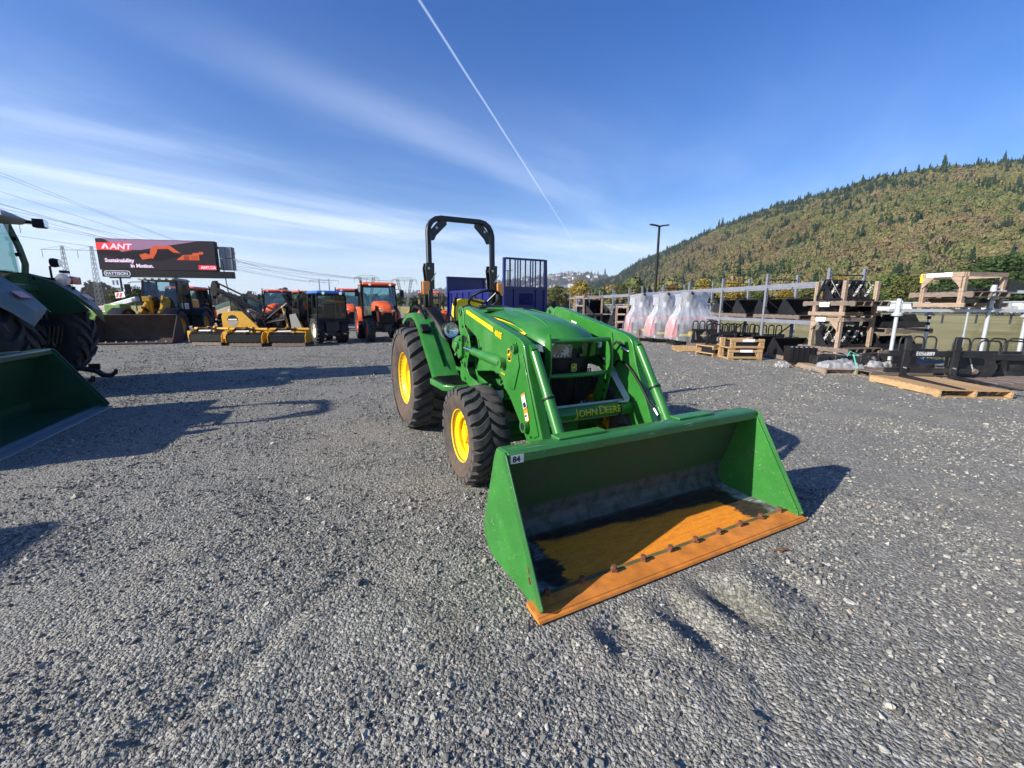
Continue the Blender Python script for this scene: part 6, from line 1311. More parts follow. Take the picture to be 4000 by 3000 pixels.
    if not canopy: put('exhaust', K, t, lambda b: (b.cyl((c + .02, -wb_ - .02, za - .1), (c + .02, -wb_ - .02, zr - .12), .045, n=12), b.tube([(c + .02, -wb_ - .02, zr - .12), (c + .02, -wb_ - .02, zr), (c - .05, -wb_ - .02, zr + .05)], .035, 10)), smooth=50)
    put('hitch_arm', M['black_worn'], t, lambda b: [b.tube([(-.1, y, .5), (-.5, y * 1.1, .42), (-.95, y * 1.15, .38), (-1.0, y * 1.15, .44)], .035, 6) for y in (-.3, .3)], each=True)
    put('top_link', M['black_worn'], t, lambda b: (b.bar((-.2, 0, .95), (-.55, 0, .85), .05, .05), b.box((-.36, 0, .7), (.2, .5, .4))))
    put('step', K, t, lambda b: [b.box((.62, sd * (cw + .02), z), (.3, .22, .03)) for sd in (-1, 1) for z in (.35, .6)], each=True)
    return t
OR, RD_ = M['orange'], M['ored']
cab_tractor('large orange cab tractor facing the camera, between the blue tractor and the green loader tractor', (-6.2, 19.75, 0), R(-63), OR, OR, M['redrim'], hood=(.85, 2.38, 1.66, .38))
cab_tractor('orange cab tractor half hidden behind the blue tractor', (-10.3, 27.2, 0), R(-66), OR, RD_, M['redrim'], grp=None)
cab_tractor('orange cab tractor facing the camera behind the yellow mowers', (-15.9, 29.5, 0), R(-75), OR, RD_, M['redrim'])
cab_tractor('orange cab tractor seen from its side, between the far orange one and the blue one', (-15.7, 31.5, 0), R(-12), OR, RD_, M['redrim'])
cab_tractor('red cab tractor standing right behind the yellow wheel loader', (-17.6, 23.4, 0), R(100), RD_, RD_, M['redrim'], zr=2.42, Rr=.72, rearview=True)
cab_tractor('small blue-roofed cab tractor with cream wheels, seen from behind', (-7.25, 16.95, 0), R(130), M['black'], M['bluecab'], M['cream'], Rr=.52, Rf=.36, wb=1.75, tr=.46, tf=.48, zc=.95, zr=2.03, cw=.60, cx=(-.45, .75), hood=(.75, 1.95, 1.25, .27), rearview=True, Wr=.30, Wf=.22, roof_t=.13, glassm=M['glass'])
cab_tractor('orange tractor with a flat canopy behind the roll bar of the green tractor', (-4.9, 26.8, 0), R(-95), OR, OR, M['redrim'], Rr=.55, Rf=.38, wb=1.8, canopy=True, zr=2.32, cx=(-.4, .8), cw=.72, hood=(.8, 2.0, 1.35, .28))

# small tracked and wheeled machines far back
def skid_steer(label, loc, rz, body, name_txt=None, armm=None):
    t = thing('skid_steer_loader', label, 'loader', loc, rz, 'compact loaders at the back of the yard'); K = M['black']
    for sd in (-1, 1):
        for x in (-.5, .5): wheel(t, (x, sd * .62, .38), .38, .26, .21, 14, 'bar', sd, M['jcby'], TD, .06, seg=24)
        put('lift_arm', armm or body, t, lambda b: b.prism([(-.9, 1.25), (-.8, 1.42), (.3, 1.15), (.95, .55), (1.0, .35), (.85, .35), (.7, .6), (.1, 1.0)], sd * .60 - .05, sd * .60 + .05), bevel=.01)
        put('cab_post', K, t, lambda b: b.prism([(-.5, .9), (.45, .9), (.35, 1.95), (-.4, 1.95), (-.4, 1.85), (.27, 1.85), (.35, 1.0), (-.45, 1.0)], sd * .45 - .02, sd * .45 + .02))
    put('body', body, t, lambda b: (b.b2(-1.0, .6, -.5, .5, .3, .9), b.b2(-1.1, -.5, -.55, .55, .5, 1.25)), bevel=.04)
    put('cab_roof', K, t, lambda b: b.b2(-.45, .42, -.48, .48, 1.93, 2.0), bevel=.02)
    put('windscreen', M['glassd'], t, lambda b: b.b2(.40, .41, -.43, .43, .95, 1.9)); put('rear_panel', K, t, lambda b: b.b2(-.45, -.43, -.44, .44, 1.0, 1.9))
    put('seat', K, t, lambda b: (b.box((-.1, 0, 1.0), (.4, .4, .1)), b.box((-.3, 0, 1.25), (.1, .4, .5))))
    put('quick_coupler', K, t, lambda b: b.prism([(.9, .1), (1.0, .1), (.92, .5), (.85, .5)], -.55, .55))
    if name_txt: text_obj(name_txt, .16, M['paper'], t, (.43, -.16, .8), (R(90), 0, R(90)), 'lettering')
    return t
skid_steer('compact loader with yellow arm and black cab left of the amber warning lamp', (-6.4, 29.5, 0), R(-110), M['jcby'])
skid_steer('black-fronted compact loader with white lettering right beside the amber warning lamp', (-5.2, 28.6, 0), R(-82), M['black'], 'CAT', M['jcby'])
skid_steer('pale compact loader with dark cab behind the black boom arms', (-19.6, 31.0, 0), R(-70), M['white'])
ut = thing('utility_vehicle', 'open utility vehicle with ridged dark roof and orange body behind the boom mowers', 'utility vehicle', (-18.0, 32.5, 0), R(-80))
for sd in (-1, 1):
    for x in (-.9, .9): wheel(ut, (x, sd * .65, .33), .33, .25, .16, 12, 'bar', sd, M['black'], TD, .05, seg=20)
put('body', OR, ut, lambda b: (b.prism([(-1.4, .45), (1.5, .45), (1.55, .75), (1.1, 1.0), (.5, 1.05), (.4, .6), (-.3, .6), (-.4, 1.05), (-1.4, 1.05)], -.7, .7)), bevel=.04)
put('roof', M['black'], ut, lambda b: (b.b2(-.7, .7, -.72, .72, 1.98, 2.04), [b.b2(-.7 + .2 * i, -.62 + .2 * i, -.7, .7, 2.04, 2.08) for i in range(8)]))
put('cage_bar', M['black'], ut, lambda b: [b.bar((x, y, .9), (x * .85, y, 2.0), .05, .05) for x in (-.6, .75) for y in (-.66, .66)], each=True)
put('headlight', M['chrome'], ut, lambda b: [b.box((1.5, y, .8), (.06, .25, .14)) for y in (-.45, .45)], each=True)
put('seat', M['black'], ut, lambda b: (b.b2(-.3, .2, -.6, .6, .75, .9), b.b2(-.4, -.28, -.6, .6, .8, 1.35)))

# yellow wheel loader with the big rusty bucket
wl = thing('wheel_loader', 'yellow and black wheel loader with a wide rust-brown bucket lowered on the gravel', 'wheel loader', (-15.66, 20.15, 0), R(-72)); K = M['black']; Y = M['jcby']
for sd in (-1, 1):
    for x in (0, 2.75):
        wheel(wl, (x, sd * .92, .62), .62, .45, .33, 16, 'bar', sd, M['jcby'], TD, .10, rot=.2, lh=.04, seg=32)
        put('fender', K, wl, lambda b: b.loft([[(x + .74 * math.cos(R(q)), sd * 1.16, .62 + .74 * math.sin(R(q)) - .03), (x + .74 * math.cos(R(q)), sd * 1.13, .62 + .74 * math.sin(R(q))), (x + .74 * math.cos(R(q)), sd * .66, .62 + .74 * math.sin(R(q))), (x + .72 * math.cos(R(q)), sd * .66, .60 + .72 * math.sin(R(q)))] for q in (155, 130, 105, 80, 55, 30)]), smooth=50)
        put('hub_reducer', K, wl, lambda b: b.cyl((x, sd * .6, .62), (x, sd * .95, .62), .14))
put('chassis', K, wl, lambda b: (b.b2(-.9, 1.3, -.6, .6, .5, 1.25), b.b2(1.2, 3.1, -.35, .35, .5, 1.1)), bevel=.03)
put('engine_cover', Y, wl, lambda b: b.b2(-1.1, .1, -.55, .55, 1.1, 1.75), bevel=.08)
def cabpost(b):
    for sd in (-1, 1):
        for xb, xt in ((.15, .2), (.9, .9), (1.65, 1.42)): b.bar((xb, sd * .66, 1.15), (xt, sd * .60, 2.50), .07, .06)
put('cab_pillar', K, wl, cabpost, each=True)
put('windscreen', M['glass'], wl, lambda b: b.add([(1.66, -.64, 1.2), (1.66, .64, 1.2), (1.44, .58, 2.46), (1.44, -.58, 2.46)], [(0, 1, 2, 3)]))
put('rear_window', M['glass'], wl, lambda b: b.add([(.14, -.64, 1.5), (.14, .64, 1.5), (.2, .58, 2.46), (.2, -.58, 2.46)], [(0, 1, 2, 3)]))
for sd in (-1, 1): put('side_window', M['glass'], wl, lambda b: b.prism([(.2, 1.25), (1.6, 1.25), (1.4, 2.46), (.24, 2.46)], sd * .63 - .005, sd * .63 + .005)); put('door_lower', K, wl, lambda b: b.prism([(.2, .9), (1.66, .9), (1.64, 1.28), (.2, 1.28)], sd * .655 - .012, sd * .655 + .012))
rf = put('roof', M['roofgrey'], wl, lambda b: b.loft([[(.1, -.62, 2.48), (1.62, -.62, 2.48), (1.62, .62, 2.48), (.1, .62, 2.48)], [(.05, -.68, 2.54), (1.70, -.68, 2.54), (1.70, .68, 2.54), (.05, .68, 2.54)], [(.15, -.6, 2.62), (1.58, -.6, 2.62), (1.58, .6, 2.62), (.15, .6, 2.62)]]), bevel=.02)
put('roof_lamp', M['chrome'], wl, lambda b: [b.box((1.70, y, 2.55), (.05, .14, .07)) for y in (-.5, -.25, .0, .25, .5)], each=True)
put('seat', K, wl, lambda b: (b.box((.75, 0, 1.4), (.45, .5, .14)), b.box((.55, 0, 1.75), (.14, .5, .65))), bevel=.04); put('dashboard', K, wl, lambda b: b.box((1.35, 0, 1.45), (.2, .5, .5), ry=.2))
for sd in (-1, 1): put('mirror', K, wl, lambda b: (b.tube([(1.45, sd * .6, 2.42), (1.75, sd * .85, 2.40), (1.78, sd * .98, 2.34)], .018, 6), b.box((1.78, sd * 1.0, 2.10), (.06, .20, .42), rx=.05)), bevel=.02)
put('boom', Y, wl, lambda b: [b.prism([(1.6, 1.60), (1.75, 1.78), (2.3, 1.45), (3.0, .95), (3.35, .50), (3.2, .40), (2.8, .75), (2.2, 1.1), (1.7, 1.38)], y - .05, y + .05) for y in (-.32, .32)], each=True, bevel=.01)
put('boom_tower', Y, wl, lambda b: [b.prism([(1.75, .9), (2.35, .9), (2.15, 1.5), (1.95, 1.85), (1.8, 1.85)], y - .03, y + .03) for y in (-.22, .22)], each=True)
put('tilt_link', Y, wl, lambda b: (b.bar((2.5, 0, 1.0), (2.75, 0, 1.75), .10, .12), b.box((2.75, 0, 1.70), (.2, .24, .2))), bevel=.01)
put('cylinder', K, wl, lambda b: (b.cyl((1.9, 0, 1.75), (2.75, -.02, 1.62), .06), b.cyl((1.9, -.12, 1.05), (2.9, -.12, 1.35), .055)), each=True, smooth=40)
text_obj('JCB', .26, M['paper'], wl, (2.0, .335 + .05, 1.15), (R(90), R(25), R(180)), 'lettering', shear=.2)
put('name_plate', M['paper'], wl, lambda b: b.box((.9, .70, 1.42), (.42, .01, .26))); text_obj('JCB', .2, M['black'], wl, (1.06, .709, 1.34), (R(90), 0, R(180)), 'lettering', shear=.2)
text_obj('JCB', .2, M['black'], wl, (3.02, -.18, 1.0), (R(60), 0, R(90)), 'lettering')
bkt = empty('bucket', (3.2, 0, 0), parent=wl); BM = M['rustbucket']; W = 2.55
bp = [(.10, .28), (.12, .55), (.30, .95), (.42, 1.06), (.52, 1.03), (1.22, .10), (1.20, .05), (.35, .02), (.18, .10)]
put('side_plate', BM, bkt, lambda b: [b.prism(bp, y, y + .03) for y in (-W / 2 - .03, W / 2)], each=True)
put('shell', BM, bkt, lambda b: b.prism([(1.30, .05), (1.28, .02), (.35, .0), (.16, .09), (.08, .28), (.10, .56), (.29, .97), (.42, 1.10), (.47, 1.08), (.35, .93), (.16, .54), (.14, .30), (.22, .14), (.38, .06), (1.2, .065)], -W / 2, W / 2), smooth=25)
put('cutting_edge', M['rustbucket'], bkt, lambda b: b.prism([(1.15, .068), (1.15, .09), (1.36, .05), (1.36, .03)], -W / 2 - .04, W / 2 + .04))
put('bolt', M['galv'], bkt, lambda b: [b.cyl((1.20, -W / 2 + .2 + i * .31, .075), (1.20, -W / 2 + .2 + i * .31, .12), .03, n=6) for i in range(8)], each=True)

# telehandler with a pale boom, lime body, far left
th = thing('telehandler', 'lime green telehandler with a pale grey raised boom behind the rusty bucket', 'telehandler', (-22.6, 24.2, 0), R(-10))
M['lime'] = mat('lime_paint', (0.07, 0.17, 0.012), .4, coat=.2)
put('boom', M['galv'], th, lambda b: (b.bar((-2.2, .3, .95), (1.6, .3, 1.78), .22, .26)), bevel=.03)
text_obj('CLAAS', .26, M['redmach'], th, (-.9, .165, 1.20), (R(90), R(-12), 0), 'lettering')
put('body', M['lime'], th, lambda b: (b.b2(-1.6, 1.5, -.55, .1, .6, 1.15), b.b2(.4, 1.5, -.6, .0, 1.0, 1.5)), bevel=.06); put('chassis', K, th, lambda b: b.b2(-2.0, 2.0, -.4, .4, .35, .75), bevel=.04)
put('lamp_cluster', M['seat'], th, lambda b: b.box((-.9, -.66, 1.02), (.28, .1, .22)), bevel=.03)
put('warning_board', M['paper'], th, lambda b: b.box((1.1, -.2, 1.98), (.62, .02, .30), ry=-.1)); put('warning_stripe', M['redmach'], th, lambda b: [b.prism([(.82 + .22 * i, 1.86), (.94 + .22 * i, 1.86), (1.06 + .22 * i, 2.10), (.94 + .22 * i, 2.10)], -.225, -.211) for i in range(2)], each=True)
for sd in (-1, 1):
    for x in (-1.3, 1.3): wheel(th, (x, sd * .62, .48), .48, .34, .26, 14, 'bar', sd, M['white'], TD, .06, seg=24)

# yellow boom mowers on pallets
def mower_head(label, loc, rz, W=1.35, dark=True):
    t = thing('mower_head', label, 'mower head', loc, rz, 'yellow mower heads on pallets')
    put('front_flap', K, t, lambda b: b.b2(-W / 2, W / 2, -.34, -.31, .03, .27)); put('hood', K, t, lambda b: b.prism([(-.31, .275), (.30, .24), (.26, .34), (-.1, .34)], -W / 2, W / 2, 'x'), bevel=.01)
    put('end_plate', Y, t, lambda b: [b.prism([(-.36, .0), (.34, .0), (.36, .24), (.1, .40), (-.24, .38), (-.36, .24)], x, x + .02, 'x') for x in (-W / 2 - .02, W / 2)], each=True)
    put('roller', K, t, lambda b: b.cyl((-W / 2, -.22, .05), (W / 2, -.22, .05), .05)); put('tube', Y, t, lambda b: b.cyl((-W / 2 - .05, .02, .47), (W / 2 + .05, .02, .47), .055, n=12), smooth=40)
    put('bracket', Y, t, lambda b: [b.prism([(-.1, .34), (.14, .34), (.08, .56), (-.06, .56)], x - .03, x + .03, 'x') for x in (-.1, .14)] + [b.box((-W / 2 - .12, -.1, .26), (.2, .14, .26))], each=True)
    put('hose', K, t, lambda b: [b.tube([(-W / 2 + .1, -.1, .40), (-W / 4, -.14 - .04 * k, .46 + .04 * k), (0, -.05, .42 + .05 * k), (W / 4, -.12, .46), (W / 2 - .1, -.05, .40)], .02, 6) for k in range(3)], each=True, smooth=50)
    put('shaft_guard', M['white'], t, lambda b: b.cyl((-.35, -.18, .40), (.12, -.18, .41), .03)); return t
for k, (px, y, rz, lab) in enumerate([(-11.25, 16.0, -.1, 'left yellow mower head with black rubber flap, on a dark pallet'), (-9.65, 15.65, .0, 'middle yellow mower head with looped black hoses, on a dark pallet'), (-8.20, 15.75, .10, 'right yellow mower head with a round yellow bracket, beside the blue tractor')]):
    mower_head(lab, (px, y, .132), rz, 1.28)
    pallet(('dark pallet under the left yellow mower head', 'dark pallet under the middle yellow mower head', 'reddish pallet under the right yellow mower head')[k], (px + .1, y, 0), rz, M['oldwood'], 1.15, .9, 7)
bm = thing('boom_mower', 'black folding boom mower with a big yellow side shield, behind the mower heads', 'boom mower', (-10.4, 17.3, 0), 0)
put('side_shield', Y, bm, lambda b: b.prism([(-.95, .35), (.25, .35), (.55, .45), (.5, .55), (-.15, 1.22), (-.85, 1.22), (-.98, 1.05)], -.5, -.46), bevel=.01)
put('shield_badge', [M['black'], M['paper'], M['rustdark']], bm, lambda b: (b.prism(arc(-.55, .88, .21, 0, 180, 14), -.506, -.501), b.m(1).prism([(-.72, .895), (-.38, .895), (-.38, .94), (-.72, .94)], -.51, -.507)))
put('badge_lower', M['roofgrey'], bm, lambda b: b.prism(arc(-.55, .86, .21, 180, 360, 14), -.506, -.501))
text_obj('RA', .13, M['paper'], bm, (-.35, -.515, .36), (R(90), 0, 0), 'lettering'); put('name_panel', K, bm, lambda b: b.b2(-.42, .3, -.511, -.502, .33, .50))
put('frame_beam', Y, bm, lambda b: (b.b2(-.9, 1.3, -.35, -.2, .3, .45), b.b2(.3, 1.2, -.45, -.3, .42, .55)), each=True, bevel=.01)
put('boom_arm', K, bm, lambda b: (b.bar((-1.45, .0, 2.15), (.6, .1, 1.0), .13, .12), b.bar((-1.15, .15, 1.95), (-.1, .2, .8), .12, .12), b.bar((.5, .1, 1.1), (1.9, .2, 1.75), .12, .12), b.bar((.55, .15, .6), (1.75, .2, 1.45), .12, .12), b.prism([(-1.62, 2.10), (-1.5, 2.40), (-1.38, 2.42), (-1.30, 2.25), (-1.36, 1.85), (-1.55, 1.80)], -.05, .12), b.bar((-1.42, 0, 2.38), (.9, .1, 1.22), .06, .06)), each=True, bevel=.008)
put('cylinder', M['black'], bm, lambda b: (b.cyl((-1.3, -.1, 2.0), (-.1, -.06, 1.35), .04), b.cyl((.3, -.1, .7), (1.1, 0, 1.35), .045), b.cyl((-.3, 0, .6), (.9, .1, .55), .06)), each=True, smooth=40)
put('cylinder_rod', M['steel'], bm, lambda b: (b.cyl((-.1, -.06, 1.35), (.35, -.04, 1.08), .02), b.cyl((1.1, 0, 1.35), (1.35, .02, 1.55), .02)), each=True)
put('hose', K, bm, lambda b: [b.tube([(-.2 + .1 * k, -.15, 1.2), (.1 + .1 * k, -.25, .9 - .05 * k), (.5, -.2, .75), (.9 + .08 * k, -.1, .9), (1.3, 0, 1.1 + .05 * k)], .022, 6) for k in range(6)], each=True, smooth=50)
put('turret', K, bm, lambda b: (b.cyl((.5, .1, .45), (.5, .1, 1.1), .14), b.box((.9, .2, .7), (.5, .4, .5)), b.box((1.7, .2, .9), (.3, .4, .9))), each=True, bevel=.02)
put('antenna', K, bm, lambda b: b.cyl((-.95, .1, 1.6), (-1.1, .1, 3.2), .018))
b2 = thing('boom_mower', 'second boom mower with upright yellow frame and pale panel, left of the orange tractors', 'boom mower', (-8.9, 17.6, 0), 0)
put('mast', K, b2, lambda b: (b.bar((-.25, 0, .5), (-.3, 0, 1.95), .14, .16), b.bar((-.3, 0, 1.95), (.25, .1, 1.3), .10, .12), b.bar((.1, -.1, .5), (.2, 0, 1.4), .1, .1)), each=True, bevel=.01)
put('yellow_frame', Y, b2, lambda b: (b.bar((-.1, -.3, .35), (-.35, -.25, 1.45), .05, .10), b.bar((.5, -.3, .4), (.15, -.25, 1.1), .05, .10), b.box((.1, -.3, .42), (.9, .1, .14))), each=True)
put('panel', M['roofgrey'], b2, lambda b: b.prism([(.0, .5), (.45, .5), (.2, 1.15), (-.05, 1.1)], -.34, -.32)); put('hose', K, b2, lambda b: [b.tube([(-.3, -.1 * k, 1.9), (.1, -.2, 1.5 - .1 * k), (-.1, -.2, 1.0), (.2, -.1, .6 - .05 * k)], .02, 6) for k in range(4)], each=True)
rdm = thing('implement', 'low red implement with looped grey hoses beside the red cab tractor', 'implement', (-13.2, 20.3, 0), .2)
put('frame', M['redmach'], rdm, lambda b: (b.b2(-.3, .3, -.2, .2, .3, .95), b.b2(-.6, .5, -.1, .1, .25, .4)), bevel=.02); put('hose', M['galv'], rdm, lambda b: [b.tube([(.1, -.22, .9), (-.3 - .08 * k, -.3, .6), (-.35, -.3, .25), (-.05, -.3, .15)], .018, 6) for k in range(3)], each=True)

# blue dump trailer with the grille headboard
tr_ = thing('dump_trailer', 'deep blue dump trailer with a tall barred headboard behind the green tractor', 'trailer', (.50, 17.0, 0), R(-60)); BL = M['blue']; hw = .93
put('headboard', BL, tr_, lambda b: (b.b2(-.04, .0, -hw, hw, 1.0, 2.2)), bevel=.01)
put('headboard_rib', BL, tr_, lambda b: ([b.b2(0, .05, y - .03, y + .03, 1.0, 2.15) for y in (-.5, .5)] + [b.b2(0, .05, -hw, hw, 2.12, 2.22), b.b2(0, .05, -hw, hw, .98, 1.08)]), each=True)
put('louvre', BL, tr_, lambda b: [b.box((.02, .05, 1.55 + .05 * i), (.03, .62, .03), ry=.5) for i in range(9)], each=True)
put('side_post', BL, tr_, lambda b: [b.prism([(y - .05, .9), (y + .05, .9), (y + .05 + (.03 if y > 0 else -.03), 2.2), (y + .04 + (.0 if y > 0 else -.0), 3.28), (y - .05, 3.28), (y - .05, 2.2)], -.06, .06, 'x') for y in (-hw, hw)], each=True)
put('top_bar', BL, tr_, lambda b: b.b2(-.05, .05, -hw + .05, hw - .05, 3.22, 3.29))
put('grille_bar', BL, tr_, lambda b: [b.b2(-.02, .02, y - .018, y + .018, 2.2, 3.24) for y in np.linspace(-hw, hw, 9)[1:-1:1][::1] if abs(abs(y) - .0) >= 0][:0] or [b.b2(-.02, .02, y - .018, y + .018, 2.2, 3.24) for y in (-.68, -.34, 0, .34, .68)], each=True)
ms = MB()
for k in range(60): y = -hw + .05 + k * (2 * hw - .1) / 59; ms.b2(-.006, -.002, y - .0012, y + .0012, 2.2, 3.22)
for k in range(24): z = 2.2 + k * 1.02 / 23; ms.b2(-.010, -.006, -hw + .05, hw - .05, z - .001, z + .001)
o = ms.build('mesh_screen', BL, tr_); o['kind'] = 'stuff'
for sd in (-1, 1):
    put('side_wall', BL, tr_, lambda b: b.b2(-5.6, -.06, sd * hw - .02, sd * hw + .02, 1.05, 2.12))
    put('side_rail', BL, tr_, lambda b: (b.b2(-5.6, -.06, sd * hw - .05, sd * hw + .05, 2.07, 2.18), b.b2(-5.6, -.06, sd * hw - .06, sd * hw + .06, 1.0, 1.12)), each=True)
    put('side_rib', BL, tr_, lambda b: [b.b2(x - .04, x + .04, min(sd * hw, sd * (hw + .06)), max(sd * hw, sd * (hw + .06)), 1.12, 2.07) for x in np.linspace(-5.3, -.5, 8)], each=True)
    for x in (-3.6, -2.5): wheel(tr_, (x, sd * .85, .42), .42, .3, .25, 14, 'bar', sd, M['white'], TD, .06, seg=24)
put('tailgate', BL, tr_, lambda b: (b.b2(-5.66, -5.6, -hw - .12, hw + .12, 1.05, 2.85), b.b2(-5.6, -5.54, -hw - .12, -hw + .0, 1.9, 2.85), b.b2(-5.6, -5.54, hw, hw + .12, 1.9, 2.85), b.b2(-5.7, -5.5, -hw - .12, hw + .12, 2.80, 2.88)), each=True)
put('floor', BL, tr_, lambda b: b.b2(-5.6, 0, -hw, hw, .95, 1.03)); put('chassis', BL, tr_, lambda b: (b.b2(-5.2, 1.2, -.35, -.2, .6, .85), b.b2(-5.2, 1.2, .2, .35, .6, .85), b.bar((.3, 0, .7), (2.0, 0, .6), .14, .14), b.bar((.1, 0, .9), (.5, .15, 1.35), .06, .10)), each=True)
# old tyres
tym = tyre_mb(.29, .19, .17, 16, 'bar', .02, 24).mesh('tyre', TD, 40)
for i in range(9):
    o = bpy.data.objects.new('stacked_tyre', tym); COL.objects.link(o); o.location = (1.72 + rnd.uniform(-.02, .02), 20.0 + rnd.uniform(-.02, .02), .10 + .19 * i); o.rotation_euler = (R(90), 0, rnd.uniform(0, 3))
    words_ = ('lowest', 'second lowest', 'third from the bottom', 'fourth from the bottom', 'middle', 'fourth from the top', 'third from the top', 'second from the top', 'topmost')
    tag(o, 'dusty lugged tyre, %s of the stack right of the blue trailer' % words_[i], 'tyre', 'tyres stacked beside the blue trailer')

# ---------------------------------------------------------------- left edge: dark green tractor seen from behind, green bucket in front of it
fd = thing('large_tractor', 'large dark green cab tractor at the left edge, rear hitch hooks pointing right', 'tractor', (-8.74, 7.16, 0), R(-157)); GF = M['fendt']; K = M['black']
for sd in (-1, 1):
    wheel(fd, (0, sd * .97, .91), .91, .66, .49, 20, 'bar', sd, M['black_worn'], TD, .14, rot=.1 * sd, lh=.055, seg=44)
    wheel(fd, (2.7, sd * .93, .72), .72, .52, .38, 18, 'bar', sd, M['black_worn'], TD, .12, lh=.045, seg=36)
    # the rear wheel's fender: a long drop-shaped cover that tapers to the rear
    P = [(1.02, 1.35, .0), (.85, 1.75, .0), (.5, 2.02, .0), (.1, 2.08, .0), (-.3, 2.03, .02), (-.62, 1.88, .05), (-.90, 1.64, .12), (-1.08, 1.42, .22)]
    put('fender', M['greyfender'] if sd > 0 else GF, fd, lambda b: b.loft([[(x, sd * (.62 + q * .5), z), (x, sd * (1.30 - q), z - .05), (x, sd * (1.34 - q), z - .28), (x + .02, sd * (1.30 - q), z - .26), (x + .02, sd * (.62 + q * .5), z - .05)] for x, z, q in P]), smooth=60)
    put('rear_fender_end', M['greyfender'], fd, lambda b: b.loft([[(x, sd * (.64 + q * .5), z + .008), (x, sd * (1.28 - q), z - .042), (x, sd * (1.28 - q), z - .07), (x, sd * (.64 + q * .5), z - .02)] for x, z, q in P[4:]]), smooth=60)
    put('inner_panel', GF, fd, lambda b: b.prism([(x, z - .06) for x, z, q in P[::-1]] + [(.6, 1.30), (-.5, 1.30)], sd * .63, sd * .65))
    put('fender_lamp_lens', M['red'], fd, lambda b: b.box((-.93, sd * .98, 1.632), (.14, .26, .012), ry=R(-43)))
    put('fender_switch', K, fd, lambda b: [b.cyl((-.42 - .07 * i, sd * (1.12 - .02 * i), 1.90 - .04 * i), (-.45 - .07 * i, sd * (1.12 - .02 * i), 1.98 - .04 * i), .028, n=10) for i in range(5)], each=True)
    put('side_body', GF, fd, lambda b: b.prism([(-.35, 1.0), (-.30, 2.0), (.3, 2.1), (1.6, 2.0), (1.7, 1.0)], sd * .62 - .02, sd * .62 + .02))
    put('lower_link', M['black_worn'], fd, lambda b: (b.tube([(.0, sd * .32, .62), (-.5, sd * .38, .42), (-1.10, sd * .44, .24)], .05, 8), b.tube([(-1.07, sd * .44, .27), (-1.17, sd * .44, .16), (-1.29, sd * .44, .14), (-1.37, sd * .44, .20), (-1.38, sd * .44, .26)], [.06, .05, .042, .035, .03], 8), b.box((-1.07, sd * .44, .33), (.16, .05, .10)), b.cyl((-.4, sd * .4, .55), (-.2, sd * .40, 1.25), .04)), smooth=50)
put('chassis', M['black_worn'], fd, lambda b: (b.b2(-.45, 2.9, -.3, .3, .65, 1.2), b.cyl((0, -.95, .98), (0, .95, .98), .2), b.b2(-.55, -.3, -.32, .32, .5, 1.5), b.cyl((2.7, -.9, .72), (2.7, .9, .72), .12)), bevel=.02)
put('valve_block', K, fd, lambda b: [b.box((-.58, y, z), (.12, .1, .12)) for y in (-.2, -.05, .1) for z in (1.1, 1.28, 1.42)], each=True, bevel=.01)
put('top_link', M['black_worn'], fd, lambda b: (b.cyl((-.5, 0, 1.3), (-.75, 0, .75), .035), b.cyl((-.55, .1, 1.25), (-.7, .14, .6), .02)))
put('hydraulic_hose', K, fd, lambda b: [b.tube([(-.5, -.2 + .1 * k, 1.3), (-.8, -.25 + .13 * k, 1.1), (-.75, -.2 + .12 * k, .8), (-.45, -.15 + .1 * k, .7)], .018, 6) for k in range(4)], each=True)
put('hood', GF, fd, lambda b: b.loft([[(x, -w, 1.3), (x, -w, zt - .15), (x, -w * .6, zt), (x, w * .6, zt), (x, w, zt - .15), (x, w, 1.3)] for x, w, zt in ((1.55, .48, 2.05), (2.6, .45, 1.95), (3.3, .38, 1.78), (3.5, .3, 1.6))]), smooth=50)
cp_ = [(-.35, .70, -.42, .66), (.45, .74, .45, .70), (1.45, .66, 1.25, .60)]
for sd in (-1, 1):
    for xb, yb, xt, yt in cp_: put('cab_pillar', GF if xb < 0 else K, fd, lambda b: b.tube([(xb, sd * yb, 1.75), (xb - .06 * (xb < 0), sd * (yb + .02), 2.2), ((xb + xt) / 2, sd * (yb + yt) / 2, 2.5), (xt + .12 * (xb < 0), sd * yt, 2.88)], .05, 8), smooth=60)
    put('side_window', M['glass'], fd, lambda b: b.prism([(-.32, 1.8), (1.40, 1.7), (1.22, 2.86), (-.30, 2.86)], sd * .69 - .005, sd * .69 + .005))
    put('window_hinge', K, fd, lambda b: [b.cyl((-.36, sd * .62, z), (-.42, sd * .62, z), .035, n=10) for z in (2.35, 2.62)], each=True)
put('rear_window', M['glass'], fd, lambda b: b.add([(-.36, -.68, 1.82), (-.36, .68, 1.82), (-.34, .64, 2.86), (-.34, -.64, 2.86)], [(0, 1, 2, 3)]))
put('windscreen', M['glass'], fd, lambda b: b.add([(1.45, -.62, 1.72), (1.45, .62, 1.72), (1.26, .57, 2.86), (1.26, -.57, 2.86)], [(0, 1, 2, 3)]))
put('cab_body', GF, fd, lambda b: (b.b2(-.38, 1.5, -.66, .66, 1.2, 1.78), b.b2(-.42, -.32, -.72, .72, 1.70, 1.84)), bevel=.03)
put('seat', K, fd, lambda b: (b.box((.35, 0, 1.98), (.5, .5, .14)), b.box((.1, 0, 2.3), (.14, .5, .7))), bevel=.04)
